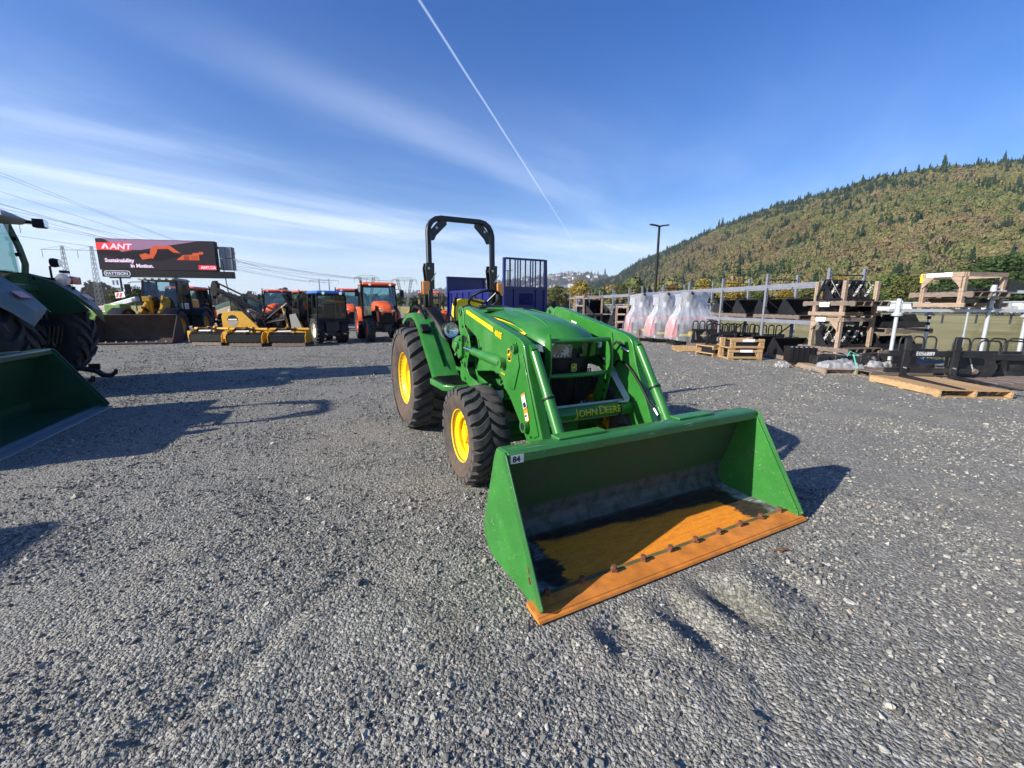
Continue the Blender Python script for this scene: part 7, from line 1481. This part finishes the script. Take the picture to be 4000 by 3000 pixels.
put('roof', M['roofgrey'], fd, lambda b: b.loft([[(-.5, -.66, 2.86), (1.4, -.66, 2.86), (1.4, .66, 2.86), (-.5, .66, 2.86)], [(-.62, -.74, 2.93), (1.5, -.74, 2.93), (1.5, .74, 2.93), (-.62, .74, 2.93)], [(-.35, -.6, 3.08), (1.3, -.6, 3.08), (1.3, .6, 3.08), (-.35, .6, 3.08)]]), bevel=.04)
for y in (.62, -.62):
    rl = put('roof_lamp', K, fd, lambda b: (b.bar((-.55, y, 2.92), (-.68, y, 2.91), .05, .06), b.box((-.75, y, 2.90), (.16, .16, .15), rz=.1)), bevel=.015); put('lens', M['chrome'], rl, lambda b: b.box((-.835, y, 2.90), (.012, .13, .12)))
for o in fd.children:
    if o.name.split('.')[0] in ('cab_pillar', 'side_window', 'window_hinge', 'rear_window', 'windscreen', 'seat', 'roof', 'roof_lamp'): o.location.x += .16
# lights and plate cluster above the far fender
for sd in (-1,):
    cl = put('lamp_bracket', K, fd, lambda b: (b.bar((-.36, sd * .62, 1.95), (-.62, sd * 1.05, 1.95), .04, .05), b.bar((-.36, sd * .62, 1.78), (-.62, sd * 1.05, 1.92), .04, .05), b.box((-.60, sd * 1.12, 2.10), (.10, .16, .05)), b.bar((-.55, sd * .78, 1.95), (-.55, sd * .78, 2.18), .03, .03)), bevel=.008)
    put('work_lamp', K, fd, lambda b: b.lathe([(0, .03), (.02, .07), (.08, .085), (.12, .08), (.125, 0)], (-.70, sd * .78, 2.24), 14, 'x')); put('work_lamp_lens', M['chrome'], fd, lambda b: b.cyl((-.705, sd * .78, 2.24), (-.70, sd * .78, 2.24), .07, n=14))
    put('tail_lamp', M['red'], fd, lambda b: b.box((-.72, sd * 1.10, 1.94), (.08, .30, .15)), bevel=.03); put('amber_lens', M['amber'], fd, lambda b: b.box((-.72, sd * 1.27, 1.94), (.082, .05, .14)), bevel=.02)
    put('number_lamp', M['chrome'], fd, lambda b: b.box((-.52, sd * 1.26, 1.74), (.22, .16, .08), ry=-.4), bevel=.02)
    put('hanging_strap', M['roofgrey'], fd, lambda b: b.bar((-.64, sd * .80, 1.90), (-.72, sd * .74, 1.48), .03, .008))
    put('bagged_connector', M['filmd'], fd, lambda b: b.lathe([(-.10, .02), (-.06, .09), (.03, .11), (.10, .05), (.12, .0)], (-.68, sd * .83, 1.94), 10, 'z'))

# the loader tractor that owns the green bucket at the left edge; the photo shows only its bucket, the rest casts the long shadows
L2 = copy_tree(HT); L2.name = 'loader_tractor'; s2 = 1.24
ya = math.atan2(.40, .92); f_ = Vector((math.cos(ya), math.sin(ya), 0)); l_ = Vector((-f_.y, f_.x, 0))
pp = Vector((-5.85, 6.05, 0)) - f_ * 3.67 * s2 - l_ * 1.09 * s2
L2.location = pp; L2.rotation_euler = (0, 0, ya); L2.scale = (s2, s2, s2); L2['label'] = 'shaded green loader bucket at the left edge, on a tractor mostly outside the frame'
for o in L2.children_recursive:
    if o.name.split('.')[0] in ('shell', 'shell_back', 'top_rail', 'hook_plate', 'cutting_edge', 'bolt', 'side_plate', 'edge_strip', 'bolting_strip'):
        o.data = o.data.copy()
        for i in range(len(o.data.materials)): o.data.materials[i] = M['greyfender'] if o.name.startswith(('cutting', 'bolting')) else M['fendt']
for o in L2.children:
    if o.name.split('.')[0] in ('roll_bar', 'hinge_bracket', 'warning_lamp'): o.scale = (1, 1, 1.17)
for o in [o for o in L2.children_recursive if o.name.startswith(('size_sticker', 'lettering', 'bolt.')) or o.name == 'bolt']: bpy.data.objects.remove(o)
cab_tractor('orange canopy tractor parked left of the frame, its roof shadow falling on the gravel', (-8.1, -.35, 0), R(20), OR, OR, M['redrim'], Rr=.55, Rf=.38, wb=1.8, canopy=True, zr=2.45, cx=(-.45, .75), cw=.80, hood=(.8, 2.0, 1.35, .28))

# ---------------------------------------------------------------- billboard, pylons, poles, lamps, houses, trees
def emis(name, col, s=1.0):
    m = bpy.data.materials.new(name); m.use_nodes = True; nt = m.node_tree; b = nt.nodes['Principled BSDF']; b.inputs['Base Color'].default_value = (.008, .008, .008, 1); b.inputs['Specular IOR Level'].default_value = .1; b.inputs['Roughness'].default_value = .6
    b.inputs['Emission Color'].default_value = tuple(col) + (1,); b.inputs['Emission Strength'].default_value = s; return m
E_ = {k: emis('screen_' + k, c, .85) for k, c in dict(night=(.018, .014, .022), hillc=(.008, .006, .010), dusk=(.26, .15, .26), red=(.80, .05, .06), white=(.80, .62, .82), orange=(.50, .085, .03), orange2=(.28, .045, .02), navy=(.01, .02, .07)).items()}
bx0, by0, bx1, by1 = -56.5, 60.0, -42.2, 62.5; bl = Vector((bx1 - bx0, by1 - by0, 0)); bw = bl.length; bz = math.atan2(bl.y, bl.x); Hs = 4.0; z0 = 6.17
bb = thing('billboard', 'wide electronic billboard showing an orange excavator advert above the machines', 'billboard', (bx0, by0, 0), bz)
put('cabinet', M['black'], bb, lambda b: b.b2(0, bw, .02, 1.0, z0 - .05, z0 + Hs + .06))
def scr(name, m, poly, d=0.0): return put(name, m, bb, lambda b: b.prism([(x * bw, z0 + Hs * (1 - v)) for x, v in poly], -.012 - d, -.002 - d))
scr('screen', E_['night'], [(0, 0), (1, 0), (1, 1), (0, 1)])
scr('screen_image', E_['dusk'], [(.07, .0), (.86, .0), (.62, .16), (.45, .28), (.36, .34), (.30, .34), (.20, .42), (.185, .36), (.10, .30), (.11, .1)], .01)
scr('screen_image', E_['hillc'], [(.0, .38), (.18, .36), (.22, .46), (.36, .38), (.62, .34), (.7, .5), (.5, .7), (.2, .62), (.0, .5)], .02)
scr('screen_image', E_['red'], [(.0, .12), (.285, .12), (.285, .36), (.0, .36)], .03)
scr('screen_image', E_['red'], [(.845, .815), (1, .815), (1, .965), (.845, .965)], .03)
for poly in ([(.36, .60), (.35, .50), (.40, .44), (.44, .50), (.43, .62), (.37, .66)], [(.43, .60), (.45, .28), (.48, .20), (.51, .24), (.50, .40), (.46, .62)], [(.48, .20), (.62, .18), (.70, .42), (.64, .40), (.60, .28), (.50, .30)], [(.66, .65), (.72, .48), (.80, .46), (.81, .40), (.86, .40), (.865, .36), (.90, .36), (.90, .44), (.86, .46), (.86, .65)]):
    scr('screen_image', E_['orange'], poly, .04)
for k in range(4): scr('screen_image', E_['hillc'], [(.725, .50 + .04 * k), (.775, .50 + .04 * k), (.775, .52 + .04 * k), (.725, .52 + .04 * k)], .05)
for k in range(4): scr('screen_image', E_['orange2'], [(.79, .50 + .04 * k), (.85, .50 + .04 * k), (.85, .52 + .04 * k), (.79, .52 + .04 * k)], .05)
for txt, sz, x, v, kw in (('ANT', 1.0, .112, .325, dict(bold=.03, sx=1.25, shear=.15)), ('Sustainability', .68, .055, .755, dict(bold=.022)), ('in Motion.', .68, .262, .925, dict(bold=.022)), ('ANT.CA', .50, .865, .935, dict(bold=.018, sx=1.05))):
    text_obj(txt, sz, E_['white'], bb, (x * bw, -.055, z0 + Hs * (1 - v)), (R(90), 0, 0), 'lettering', ext=.004, **kw)
scr('screen_logo', E_['white'], [(.040, .325), (.068, .155), (.083, .155), (.074, .23), (.060, .325)], .045); scr('screen_logo', E_['white'], [(.076, .24), (.086, .155), (.105, .325), (.088, .325)], .045)
put('skirt_panel', M['black'], bb, lambda b: b.b2(.2, bw + 2.0, -.05, .9, z0 - 1.0, z0 - .08), bevel=.03)
put('maker_plate', M['paper'], bb, lambda b: b.prism([(x + 2.05, z + z0 - .55) for x, z in rrect(3.2, .78, .36, 6)], -.075, -.052)); put('maker_plate_field', mat('navy_paint', (.01, .03, .10), .5), bb, lambda b: b.prism([(x + 2.05, z + z0 - .55) for x, z in rrect(3.02, .64, .30, 6)], -.082, -.075))
text_obj('PATTISON', .54, M['paper'], bb, (.66, -.09, z0 - .74), (R(90), 0, 0), 'lettering', ext=.004, bold=.012, sx=1.06)
put('rear_cabinet', M['rackgrey'], bb, lambda b: [b.b2(bw + .3 + i * .85, bw + 1.1 + i * .85, .5, 1.6, z0 + .2 + j * 1.65, z0 + 1.75 + j * 1.65) for i in range(2) for j in range(2)], each=True, bevel=.03)
put('catwalk_rail', M['black'], bb, lambda b: [b.bar((bw + 2.05, .5, z0 + .2 + .8 * k), (bw + 2.05, 1.6, z0 + .2 + .8 * k), .05, .05) for k in range(4)] + [b.bar((bw + 2.05, .5, z0 - .2), (bw + 2.05, .5, z0 + 3.4), .05, .05)], each=True)
put('column', M['black'], bb, lambda b: b.cyl((bw * .55, 1.6, 0), (bw * .55, 1.6, z0), .55, n=16)); put('truss', M['black'], bb, lambda b: (b.b2(0, bw, 1.1, 1.8, z0 + .3, z0 + .6), b.b2(0, bw, 1.1, 1.8, z0 + 3.2, z0 + 3.5)), each=True)

M['wire'] = mat('power_line_metal', (0.12, 0.12, 0.13), .6); M['lattice'] = mat('lattice_steel', (0.20, 0.21, 0.22), .6, .3)
def lattice_mast(mb, x, y, w0, w1, z0, z1, n, r, dx=0):
    for k in range(n):
        a, b_ = k / n, (k + 1) / n
        A = [(x + dx * a + sx * (w0 + (w1 - w0) * a), y + sy * (w0 + (w1 - w0) * a), z0 + (z1 - z0) * a) for sx, sy in ((-1, -1), (1, -1), (1, 1), (-1, 1))]; B = [(x + dx * b_ + sx * (w0 + (w1 - w0) * b_), y + sy * (w0 + (w1 - w0) * b_), z0 + (z1 - z0) * b_) for sx, sy in ((-1, -1), (1, -1), (1, 1), (-1, 1))]
        for i in range(4): mb.bar(A[i], B[i], r, r); mb.bar(A[i], B[(i + 1) % 4], r * .6, r * .6); mb.bar(A[(i + 1) % 4], B[i], r * .6, r * .6)
def hframe(label, x, y, H, sp, arm, rz=0, r=.16, w=1.6):
    t = thing('pylon', label, 'pylon', (x, y, 0), rz, 'transmission pylons')
    for sd in (-1, 1): mb = MB(); lattice_mast(mb, sd * sp / 2, 0, w, w * .35, 0, H, 12, r); mb.build('mast', M['lattice'], t)
    put('crossarm', M['lattice'], t, lambda b: (b.bar((-arm, 0, H * .93), (arm, 0, H * .93), r * 2, r * 2), [b.bar((sd * sp / 2, 0, H), (sd * arm, 0, H * .93), r, r) for sd in (-1, 1)], [b.bar((sd * sp / 2, 0, H), (0, 0, H * .93), r, r) for sd in (-1, 1)]))
    put('insulator', M['lattice'], t, lambda b: [b.bar((q, 0, H * .93), (q, 0, H * .80), r * 1.4, r * 1.4) for q in (-arm * .97, 0, arm * .97)], each=True); return t
hframe('tall lattice pylon at far left, its right mast hidden by the billboard', -288, 292, 39, 17, 21, .15)
hframe('distant two-mast pylon between the yellow mowers and the orange tractor', -337, 780, 47, 17, 26, .1, r=.3, w=1.1)
hframe('pylon with twin insulators showing beside the cab roof at the left edge', -187, 148, 30.5, 14, 24, .0, r=.10)
def portal(label, x, y, H, w, r):
    t = thing('pylon', label, 'pylon', (x, y, 0), 0, 'transmission pylons')
    put('crossarm', M['lattice'], t, lambda b: (b.bar((-w, 0, H - w * .18), (w, 0, H - w * .18), r, r), b.bar((-w * .55, 0, H), (w * .55, 0, H - 0), r, r), [b.bar((sd * w * .55, 0, H), (sd * w, 0, H - w * .18), r, r) for sd in (-1, 1)], [b.bar((-w * .8 + w * .2 * i, 0, H - w * .18), (-w * .7 + w * .2 * i, 0, H - (0 if 0 < i < 7 else w * .1)), r * .6, r * .6) for i in range(8)]))
    for sd in (-1, 1): mb = MB(); lattice_mast(mb, sd * w * .12, 0, w * .05, w * .09, 0, H - w * .1, 9, r * .7, dx=sd * w * .45); mb.build('leg', M['lattice'], t)
    put('insulator', M['lattice'], t, lambda b: [b.bar((q, 0, H - w * .18), (q, 0, H - w * .55), r, r) for q in (-w, 0, w)], each=True); return t
portal('pylon with a wide truss top, just above the big orange tractor roof', -152, 455, 31.5, 13, .35)
portal('pylon with a wide truss top, between the orange tractor and the roll bar', -109, 440, 28.5, 12.5, .35)
for k, (p0, p1, sag) in enumerate([((-196, 120, 60), (-337, 780, 46), 12), ((-190, 120, 56), (-330, 780, 46), 12), ((-186, 120, 47), (-320, 780, 44), 10), ((-196, 120, 45), (-345, 780, 42), 9), ((-180, 120, 40), (-322, 780, 40), 8), ((-184, 120, 38.5), (-330, 780, 40), 8), ((-170, 120, 34), (-152, 455, 28), 4), ((-172, 120, 31), (-140, 455, 28), 4), ((-165, 120, 29), (-121, 440, 25), 4), ((-165, 120, 24), (-97, 440, 25), 4)]):
    a, b_ = Vector(p0), Vector(p1); pts = [a.lerp(b_, i / 24) - Vector((0, 0, sag * 4 * (i / 24) * (1 - i / 24))) for i in range(25)]
    o = put('power_line', M['wire'], None, lambda b: b.tube(pts, [.03 + .0 * i + .00014 * p.y for i, p in enumerate(pts)], 4)); tag(o, 'power line across the left sky, %s of the bundle' % ('highest', 'second highest', 'third from the top', 'fourth from the top', 'fifth from the top', 'fifth from the bottom', 'fourth from the bottom', 'third from the bottom', 'second lowest', 'lowest')[k], 'power line', 'power lines running between the pylons')
def utility_pole(label, x, y, H):
    t = thing('utility_pole', label, 'pole', (x, y, 0), .3); put('pole', M['pole'], t, lambda b: b.cyl((0, 0, 0), (0, 0, H), .16, .11, n=10)); put('crossarm', M['pole'], t, lambda b: (b.b2(-1.2, 1.2, -.06, .06, H - .6, H - .45), b.b2(-1.0, 1.0, -.06, .06, H - 2.0, H - 1.88)), each=True)
    put('transformer', M['galv'], t, lambda b: [b.cyl((q, -.2, H - 1.5), (q, -.2, H - .9), .14, n=10) for q in (-.8, -.35)], each=True); return t
utility_pole('wooden pole with two grey transformers below the billboard, left of the yellow loader', -54.8, 61, 5.6); utility_pole('wooden pole with short crossarms seen through the black boom arms', -52.5, 77, 4.5)
def lamp_post(label, x, y, H, rz):
    t = thing('lamp_post', label, 'lamp post', (x, y, 0), rz); put('pole', M['black'], t, lambda b: b.cyl((0, 0, 0), (0, 0, H), .10, .08, n=12), smooth=40); put('lamp_head', M['black'], t, lambda b: [b.box((sd * .42, 0, H + .02), (.55, .26, .07), ry=sd * -.12) for sd in (-1, 1)], each=True, bevel=.01); put('arm', M['black'], t, lambda b: b.b2(-.2, .2, -.04, .04, H - .08, H - .02)); return t
lamp_post('tall black lamp post with two flat heads behind the shrink-wrapped machines', 10.35, 31.5, 7.1, .15); lamp_post('distant lamp post seen through the barred headboard of the blue trailer', -.65, 62, 6.4, 0)
# soil heap behind the red tractor
sm = MB(); vs = []; n = 20
for i in range(n):
    for j in range(n): u, v = i / (n - 1) * 2 - 1, j / (n - 1) * 2 - 1; q = max(0, 1 - math.hypot(u, v)); vs.append((u * 3.2, v * 2.5, 1.55 * q ** .7 + .12 * float(vnoise(u * 3, v * 3)) * (q > 0)))
sm.add(vs, [(i * n + j, (i + 1) * n + j, (i + 1) * n + j + 1, i * n + j + 1) for i in range(n - 1) for j in range(n - 1)]); o = sm.build('soil_heap', mat('tan_soil', (.30, .22, .12), .95, var=.2, bump=.5, bs=10), None, smooth=60); o.location = (-20.2, 31.5, -.05); tag(o, 'heap of tan soil behind the boom mowers', 'soil heap')
o = dup(o, (-21.5, 34.5, -.05), 1.0, 'higher heap under green cover behind the tan soil', s=1.35); o.data = o.data.copy(); o.data.materials[0] = mat('green_cover', (.05, .10, .07), .8)
# stick, leaf scraps near the bucket
o = put('stick', mat('dry_bark', (.17, .09, .055), .9, var=.3), None, lambda b: b.tube([(0, 0, 0), (.03, .008, .006), (.06, .004, .004), (.09, .01, .006), (.12, .006, .0)], [.003, .009, .011, .008, .003], 6)); o.location = (1.62, 2.40, .012); o.rotation_euler = (0, 0, .05); o.scale = (1.0, 1.0, 1.0); tag(o, 'short piece of brown bark lying on the gravel right of the bucket', 'stick')

# houses on the far hill
hm = []
for k, wm in enumerate(M['houses']):
    b = MB(); b.b2(-8, 8, -6, 6, -8, 6); b.m(1); b.prism([(-9, 6), (9, 6), (0, 10.5)], -6.6, 6.6); b.m(2)
    for i in range(4):
        for j in range(2): b.b2(-6.4 + 3.6 * i, -4.6 + 3.6 * i, -6.1, -6.0, .6 + 2.8 * j, 2.2 + 2.8 * j)
    hm.append(b.mesh('house', [wm, M['roofm'], M['glassd']]))
hr = random.Random(5); cnt = 0
while cnt < 90:
    az = hr.gauss(6.0, 3.2) if cnt < 75 else hr.uniform(-14, 12); s_ = hr.uniform(.35, 1.0) if cnt > 28 else hr.uniform(.93, 1.01)
    if not -15 < az < 12.2: continue
    d0 = np.interp(az, FAR['az'], FAR['d0']); dr = np.interp(az, FAR['az'], FAR['dr']); d = float(d0 + (dr - d0) * s_); z = float(farf(np.array([az]), np.array([d]))[0])
    o = bpy.data.objects.new('house', hm[hr.choice((0, 0, 0, 1, 2))]); COL.objects.link(o); o.location = (d * math.sin(R(az)), d * math.cos(R(az)), z + 14 + hr.uniform(0, 8)); o.rotation_euler = (0, 0, hr.uniform(-.6, .6)); q = hr.uniform(1.5, 2.6); o.scale = (q, q, q * .9)
    tag(o, 'small pale house among the trees on the distant town hill', 'house', 'houses on the distant hill'); cnt += 1
mst = put('radio_mast', M['lattice'], None, lambda b: b.bar((0, 0, 0), (0, 0, 62), 1.6, 1.6)); mst.location = (float(3450 * math.sin(R(6.3))), float(3450 * math.cos(R(6.3))), 215); tag(mst, 'thin radio mast on the crest of the distant town hill', 'mast')
# low buildings and vehicles across the field
for (x, y, w, d, h_, rf_, lab, wm) in ((128, 118, 46, 14, 5.5, 'roofred', 'long pale building with a dark red roof across the field at the right edge', 0), (98, 150, 30, 12, 4.5, 'roofm', 'low white building across the field behind the high wooden crate', 0), (70, 160, 16, 9, 4.0, 'roofm', 'small tan building at the foot of the wooded hill', 1)):
    t = thing('building', lab, 'building', (x, y, -.3), -.25); put('wall', M['houses'][wm], t, lambda b: b.b2(-w / 2, w / 2, -d / 2, d / 2, 0, h_ * .62)); put('roof', M[rf_], t, lambda b: b.prism([(-d / 2 - .6, h_ * .62), (d / 2 + .6, h_ * .62), (0, h_)], -w / 2 - .5, w / 2 + .5, 'x'))
    put('window', M['glassd'], t, lambda b: [b.b2(-w / 2 + 2 + 4 * i, -w / 2 + 3.6 + 4 * i, -d / 2 - .06, -d / 2, 1.0, 2.3) for i in range(int(w / 4))], each=True)
def van(label, x, y, rz, L, H, cab=True):
    t = thing('parked_truck', label, 'truck', (x, y, -.05), rz, 'white vehicles parked across the field'); put('box_body', M['white'], t, lambda b: b.b2(-L / 2, L / 2 - 1.6, -1.1, 1.1, .8, H), bevel=.1)
    put('cab', M['white'], t, lambda b: b.prism([(L / 2 - 1.5, .5), (L / 2 + .4, .5), (L / 2 + .4, 1.3), (L / 2, H * .8), (L / 2 - 1.5, H * .8)], -1.0, 1.0), bevel=.06); put('windscreen', M['glassd'], t, lambda b: b.prism([(L / 2 + .2, 1.35), (L / 2 + .42, 1.3), (L / 2 + .04, H * .77), (L / 2 - .1, H * .77)], -.9, .9))
    put('tyre', M['tyre_dark'], t, lambda b: [b.cyl((q, s_ * 1.05, .45), (q, s_ * .75, .45), .45, n=14) for q in (-L / 2 + 1.2, L / 2 - .6) for s_ in (-1, 1)], each=True); return t
for a in (('white box truck parked across the field just left of the silver pipe rack', 62, 88, .1, 7, 2.7), ('long white trailer truck across the field under the high crate', 78, 92, -.1, 11, 2.9), ('white van parked across the field right of the tall rack post', 97, 86, .2, 6, 2.5), ('white motorhome at the far right across the field', 108, 90, 0, 7, 2.9)): van(*a)
gr_ = thing('guard_rail', 'dark low cable guard rail crossing the grass field behind the chain link fence', 'guard rail', (16, 46, 0), -.12)
for i in range(26): put('post', M['black_worn'], gr_, lambda b: b.b2(i * 3 - .06, i * 3 + .06, -.06, .06, -.1, .85))
put('cable', M['black_worn'], gr_, lambda b: b.b2(0, 75, -.02, .02, .74, .82))

# trees between the yard and the hill
def leaf_tree_mesh(seed, H, Wd, kind='round'):
    r_ = np.random.RandomState(seed); n = 2600; vs = []; fs = []
    cl = []
    for k in range(16):
        u = r_.uniform(0, 1); zc = H * (.28 + .62 * u); rr_ = Wd * (.62 * math.sin(math.pi * min(1, .18 + .80 * u)) + .08); a = r_.uniform(0, 6.28); cl.append((rr_ * .62 * math.cos(a), rr_ * .62 * math.sin(a), zc, Wd * r_.uniform(.26, .46)))
    for i in range(n):
        c = cl[r_.randint(len(cl))]; v = r_.randn(3); v /= np.linalg.norm(v); q = c[3] * r_.uniform(.55, 1.1) ; p = np.array(c[:3]) + v * q * np.array([1, 1, .8]); s = r_.uniform(.12, .30); a = r_.randn(3); a /= np.linalg.norm(a); b = np.cross(a, r_.randn(3)); b /= np.linalg.norm(b)
        k = len(vs); vs += [tuple(p - a * s - b * s * .6), tuple(p + a * s - b * s * .5), tuple(p + a * s * .9 + b * s * .6), tuple(p - a * s * .8 + b * s * .5)]; fs.append((k, k + 1, k + 2, k + 3))
    me = bpy.data.meshes.new('crown'); me.from_pydata(vs, [], fs); me.update(); tm = MB(); tm.tube([(0, 0, -.3), (.05, 0, H * .3), (0, .05, H * .62)], [H * .026, H * .02, H * .01], 7)
    for c in cl[:9]: tm.tube([(0, 0, max(H * .22, c[2] - H * .2)), (c[0] * .5, c[1] * .5, c[2] - H * .08), c[:3]], [H * .009, H * .006, H * .003], 5)
    return me, tm.mesh('trunk', M['pole'], 60)
TM = [leaf_tree_mesh(s, 10, w) for s, w in ((1, 4.2), (2, 5.0), (3, 3.6), (4, 4.6))]
def leafm(name, c): return foliage_mat(name, [(0, tuple(x * .85 for x in c)), (1, tuple(x * 1.15 for x in c))], attr=False)
LC = dict(gold=leafm('golden_leaves', (.27, .20, .035)), olive=leafm('olive_leaves', (.115, .125, .04)), dark=leafm('dark_green_leaves', (.04, .07, .022)), rust=leafm('russet_leaves', (.20, .11, .04)), green=leafm('mid_green_leaves', (.085, .12, .035)))
for me, _ in TM: me.materials.append(LC['gold'])
def tree(label, px, y, H, col, k, group='trees between the yard and the hill', w=1.0, name='broadleaf_tree'):
    x = (px - 2000) / 1659 * y * .983; t = thing(name, label, 'tree', (x, y, -.1), k * 1.7, group); s = H / 10; t.scale = (s * w, s * w, s)
    cr = bpy.data.objects.new('crown', TM[k % 4][0]); COL.objects.link(cr); cr.parent = t; cr.material_slots[0].link = 'OBJECT'; cr.material_slots[0].material = LC[col]
    tk = bpy.data.objects.new('trunk', TM[k % 4][1]); COL.objects.link(tk); tk.parent = t; return t
for a in (('golden tree rising above the far racks, right of the blue trailer', 2262, 190, 13, 'gold', 0), ('olive tree right beside the blue trailer headboard', 2170, 210, 11, 'olive', 1), ('green tree behind the second ladder-sided crate', 2345, 200, 10, 'green', 2), ('olive tree behind the far rack uprights', 2420, 190, 11, 'olive', 3), ('green-gold tree left of the lamp post', 2480, 180, 11, 'olive', 1), ('rust-tinged tree right of the lamp post base', 2620, 170, 10, 'rust', 0),
          ('small golden tree above the shrink-wrapped machines', 2740, 150, 11, 'gold', 2), ('olive tree between two rack uprights above the wrapped machines', 2690, 175, 9, 'olive', 3), ('golden tree behind the third rack upright from the right', 2860, 140, 10, 'gold', 1), ('green tree behind the rack shelf buckets', 2950, 130, 8, 'green', 0), ('yellow-leaved bush against the fence behind the rack shelf', 3060, 75, 4.5, 'gold', 3), ('olive tree left of the tall crate stack', 3150, 130, 9, 'olive', 2),
          ('golden tree directly behind the nearest rack upright', 3270, 120, 10, 'gold', 0), ('broad green tree right of the tall crate stack', 3460, 115, 10.5, 'green', 1), ('spreading golden-green tree left of the high crate', 3530, 110, 9.5, 'olive', 3), ('dark green tree seen through the high wooden crate', 3680, 105, 10, 'dark', 2), ('tall dark green tree at the right edge behind the high crate', 3900, 100, 14, 'dark', 1), ('dark green tree in the gap right of the high crate', 3990, 98, 12, 'dark', 0), ('dark evergreen-looking tree behind the right post of the high crate', 3810, 108, 13, 'dark', 3)):
    tree(a[0], a[1], a[2], a[3], a[4], a[5], w=1.25)
for a in (('bare-branched small tree below the billboard, left of the yellow loader', 455, 95, 5.0, 'olive', 0), ('small dark tree right of the pole below the billboard', 530, 100, 5.6, 'green', 2), ('low olive tree behind the yellow loader cab', 590, 110, 4.6, 'olive', 1), ('low tree between the orange tractor and the green one', 1560, 160, 6, 'dark', 2)):
    tree(a[0], a[1], a[2], a[3], a[4], a[5], 'small trees on the far side of the yard', 1.2)
# woodland that reads as one mass along the foot of the hills
def woodland(name, az0, az1, n, d0, d1, sz, m, kind='round', tall=1.0):
    az = rs.uniform(az0, az1, n); d = rs.uniform(d0, d1, n); x, y = d * np.sin(np.radians(az)), d * np.cos(np.radians(az)); s = sz * np.exp(rs.normal(0, .25, n))
    gn_scatter(name, np.stack([x, y, s * .7 * tall], 1), np.stack([x * 0, x * 0, rs.uniform(0, 6.28, n)], 1), np.stack([s, s, s * 1.15 * tall], 1), np.clip(rs.normal(.45, .22, n), 0, 1), [(kind, k) for k in range(5)], m)
woodland('valley_woodland', 3, 60, 900, 235, 330, 4.2, M['decid']); woodland('low_far_woodland', -60, 2, 900, 500, 900, 5.0, M['fardec']); woodland('roadside_bushes', 12, 58, 500, 150, 230, 1.7, M['decid'])
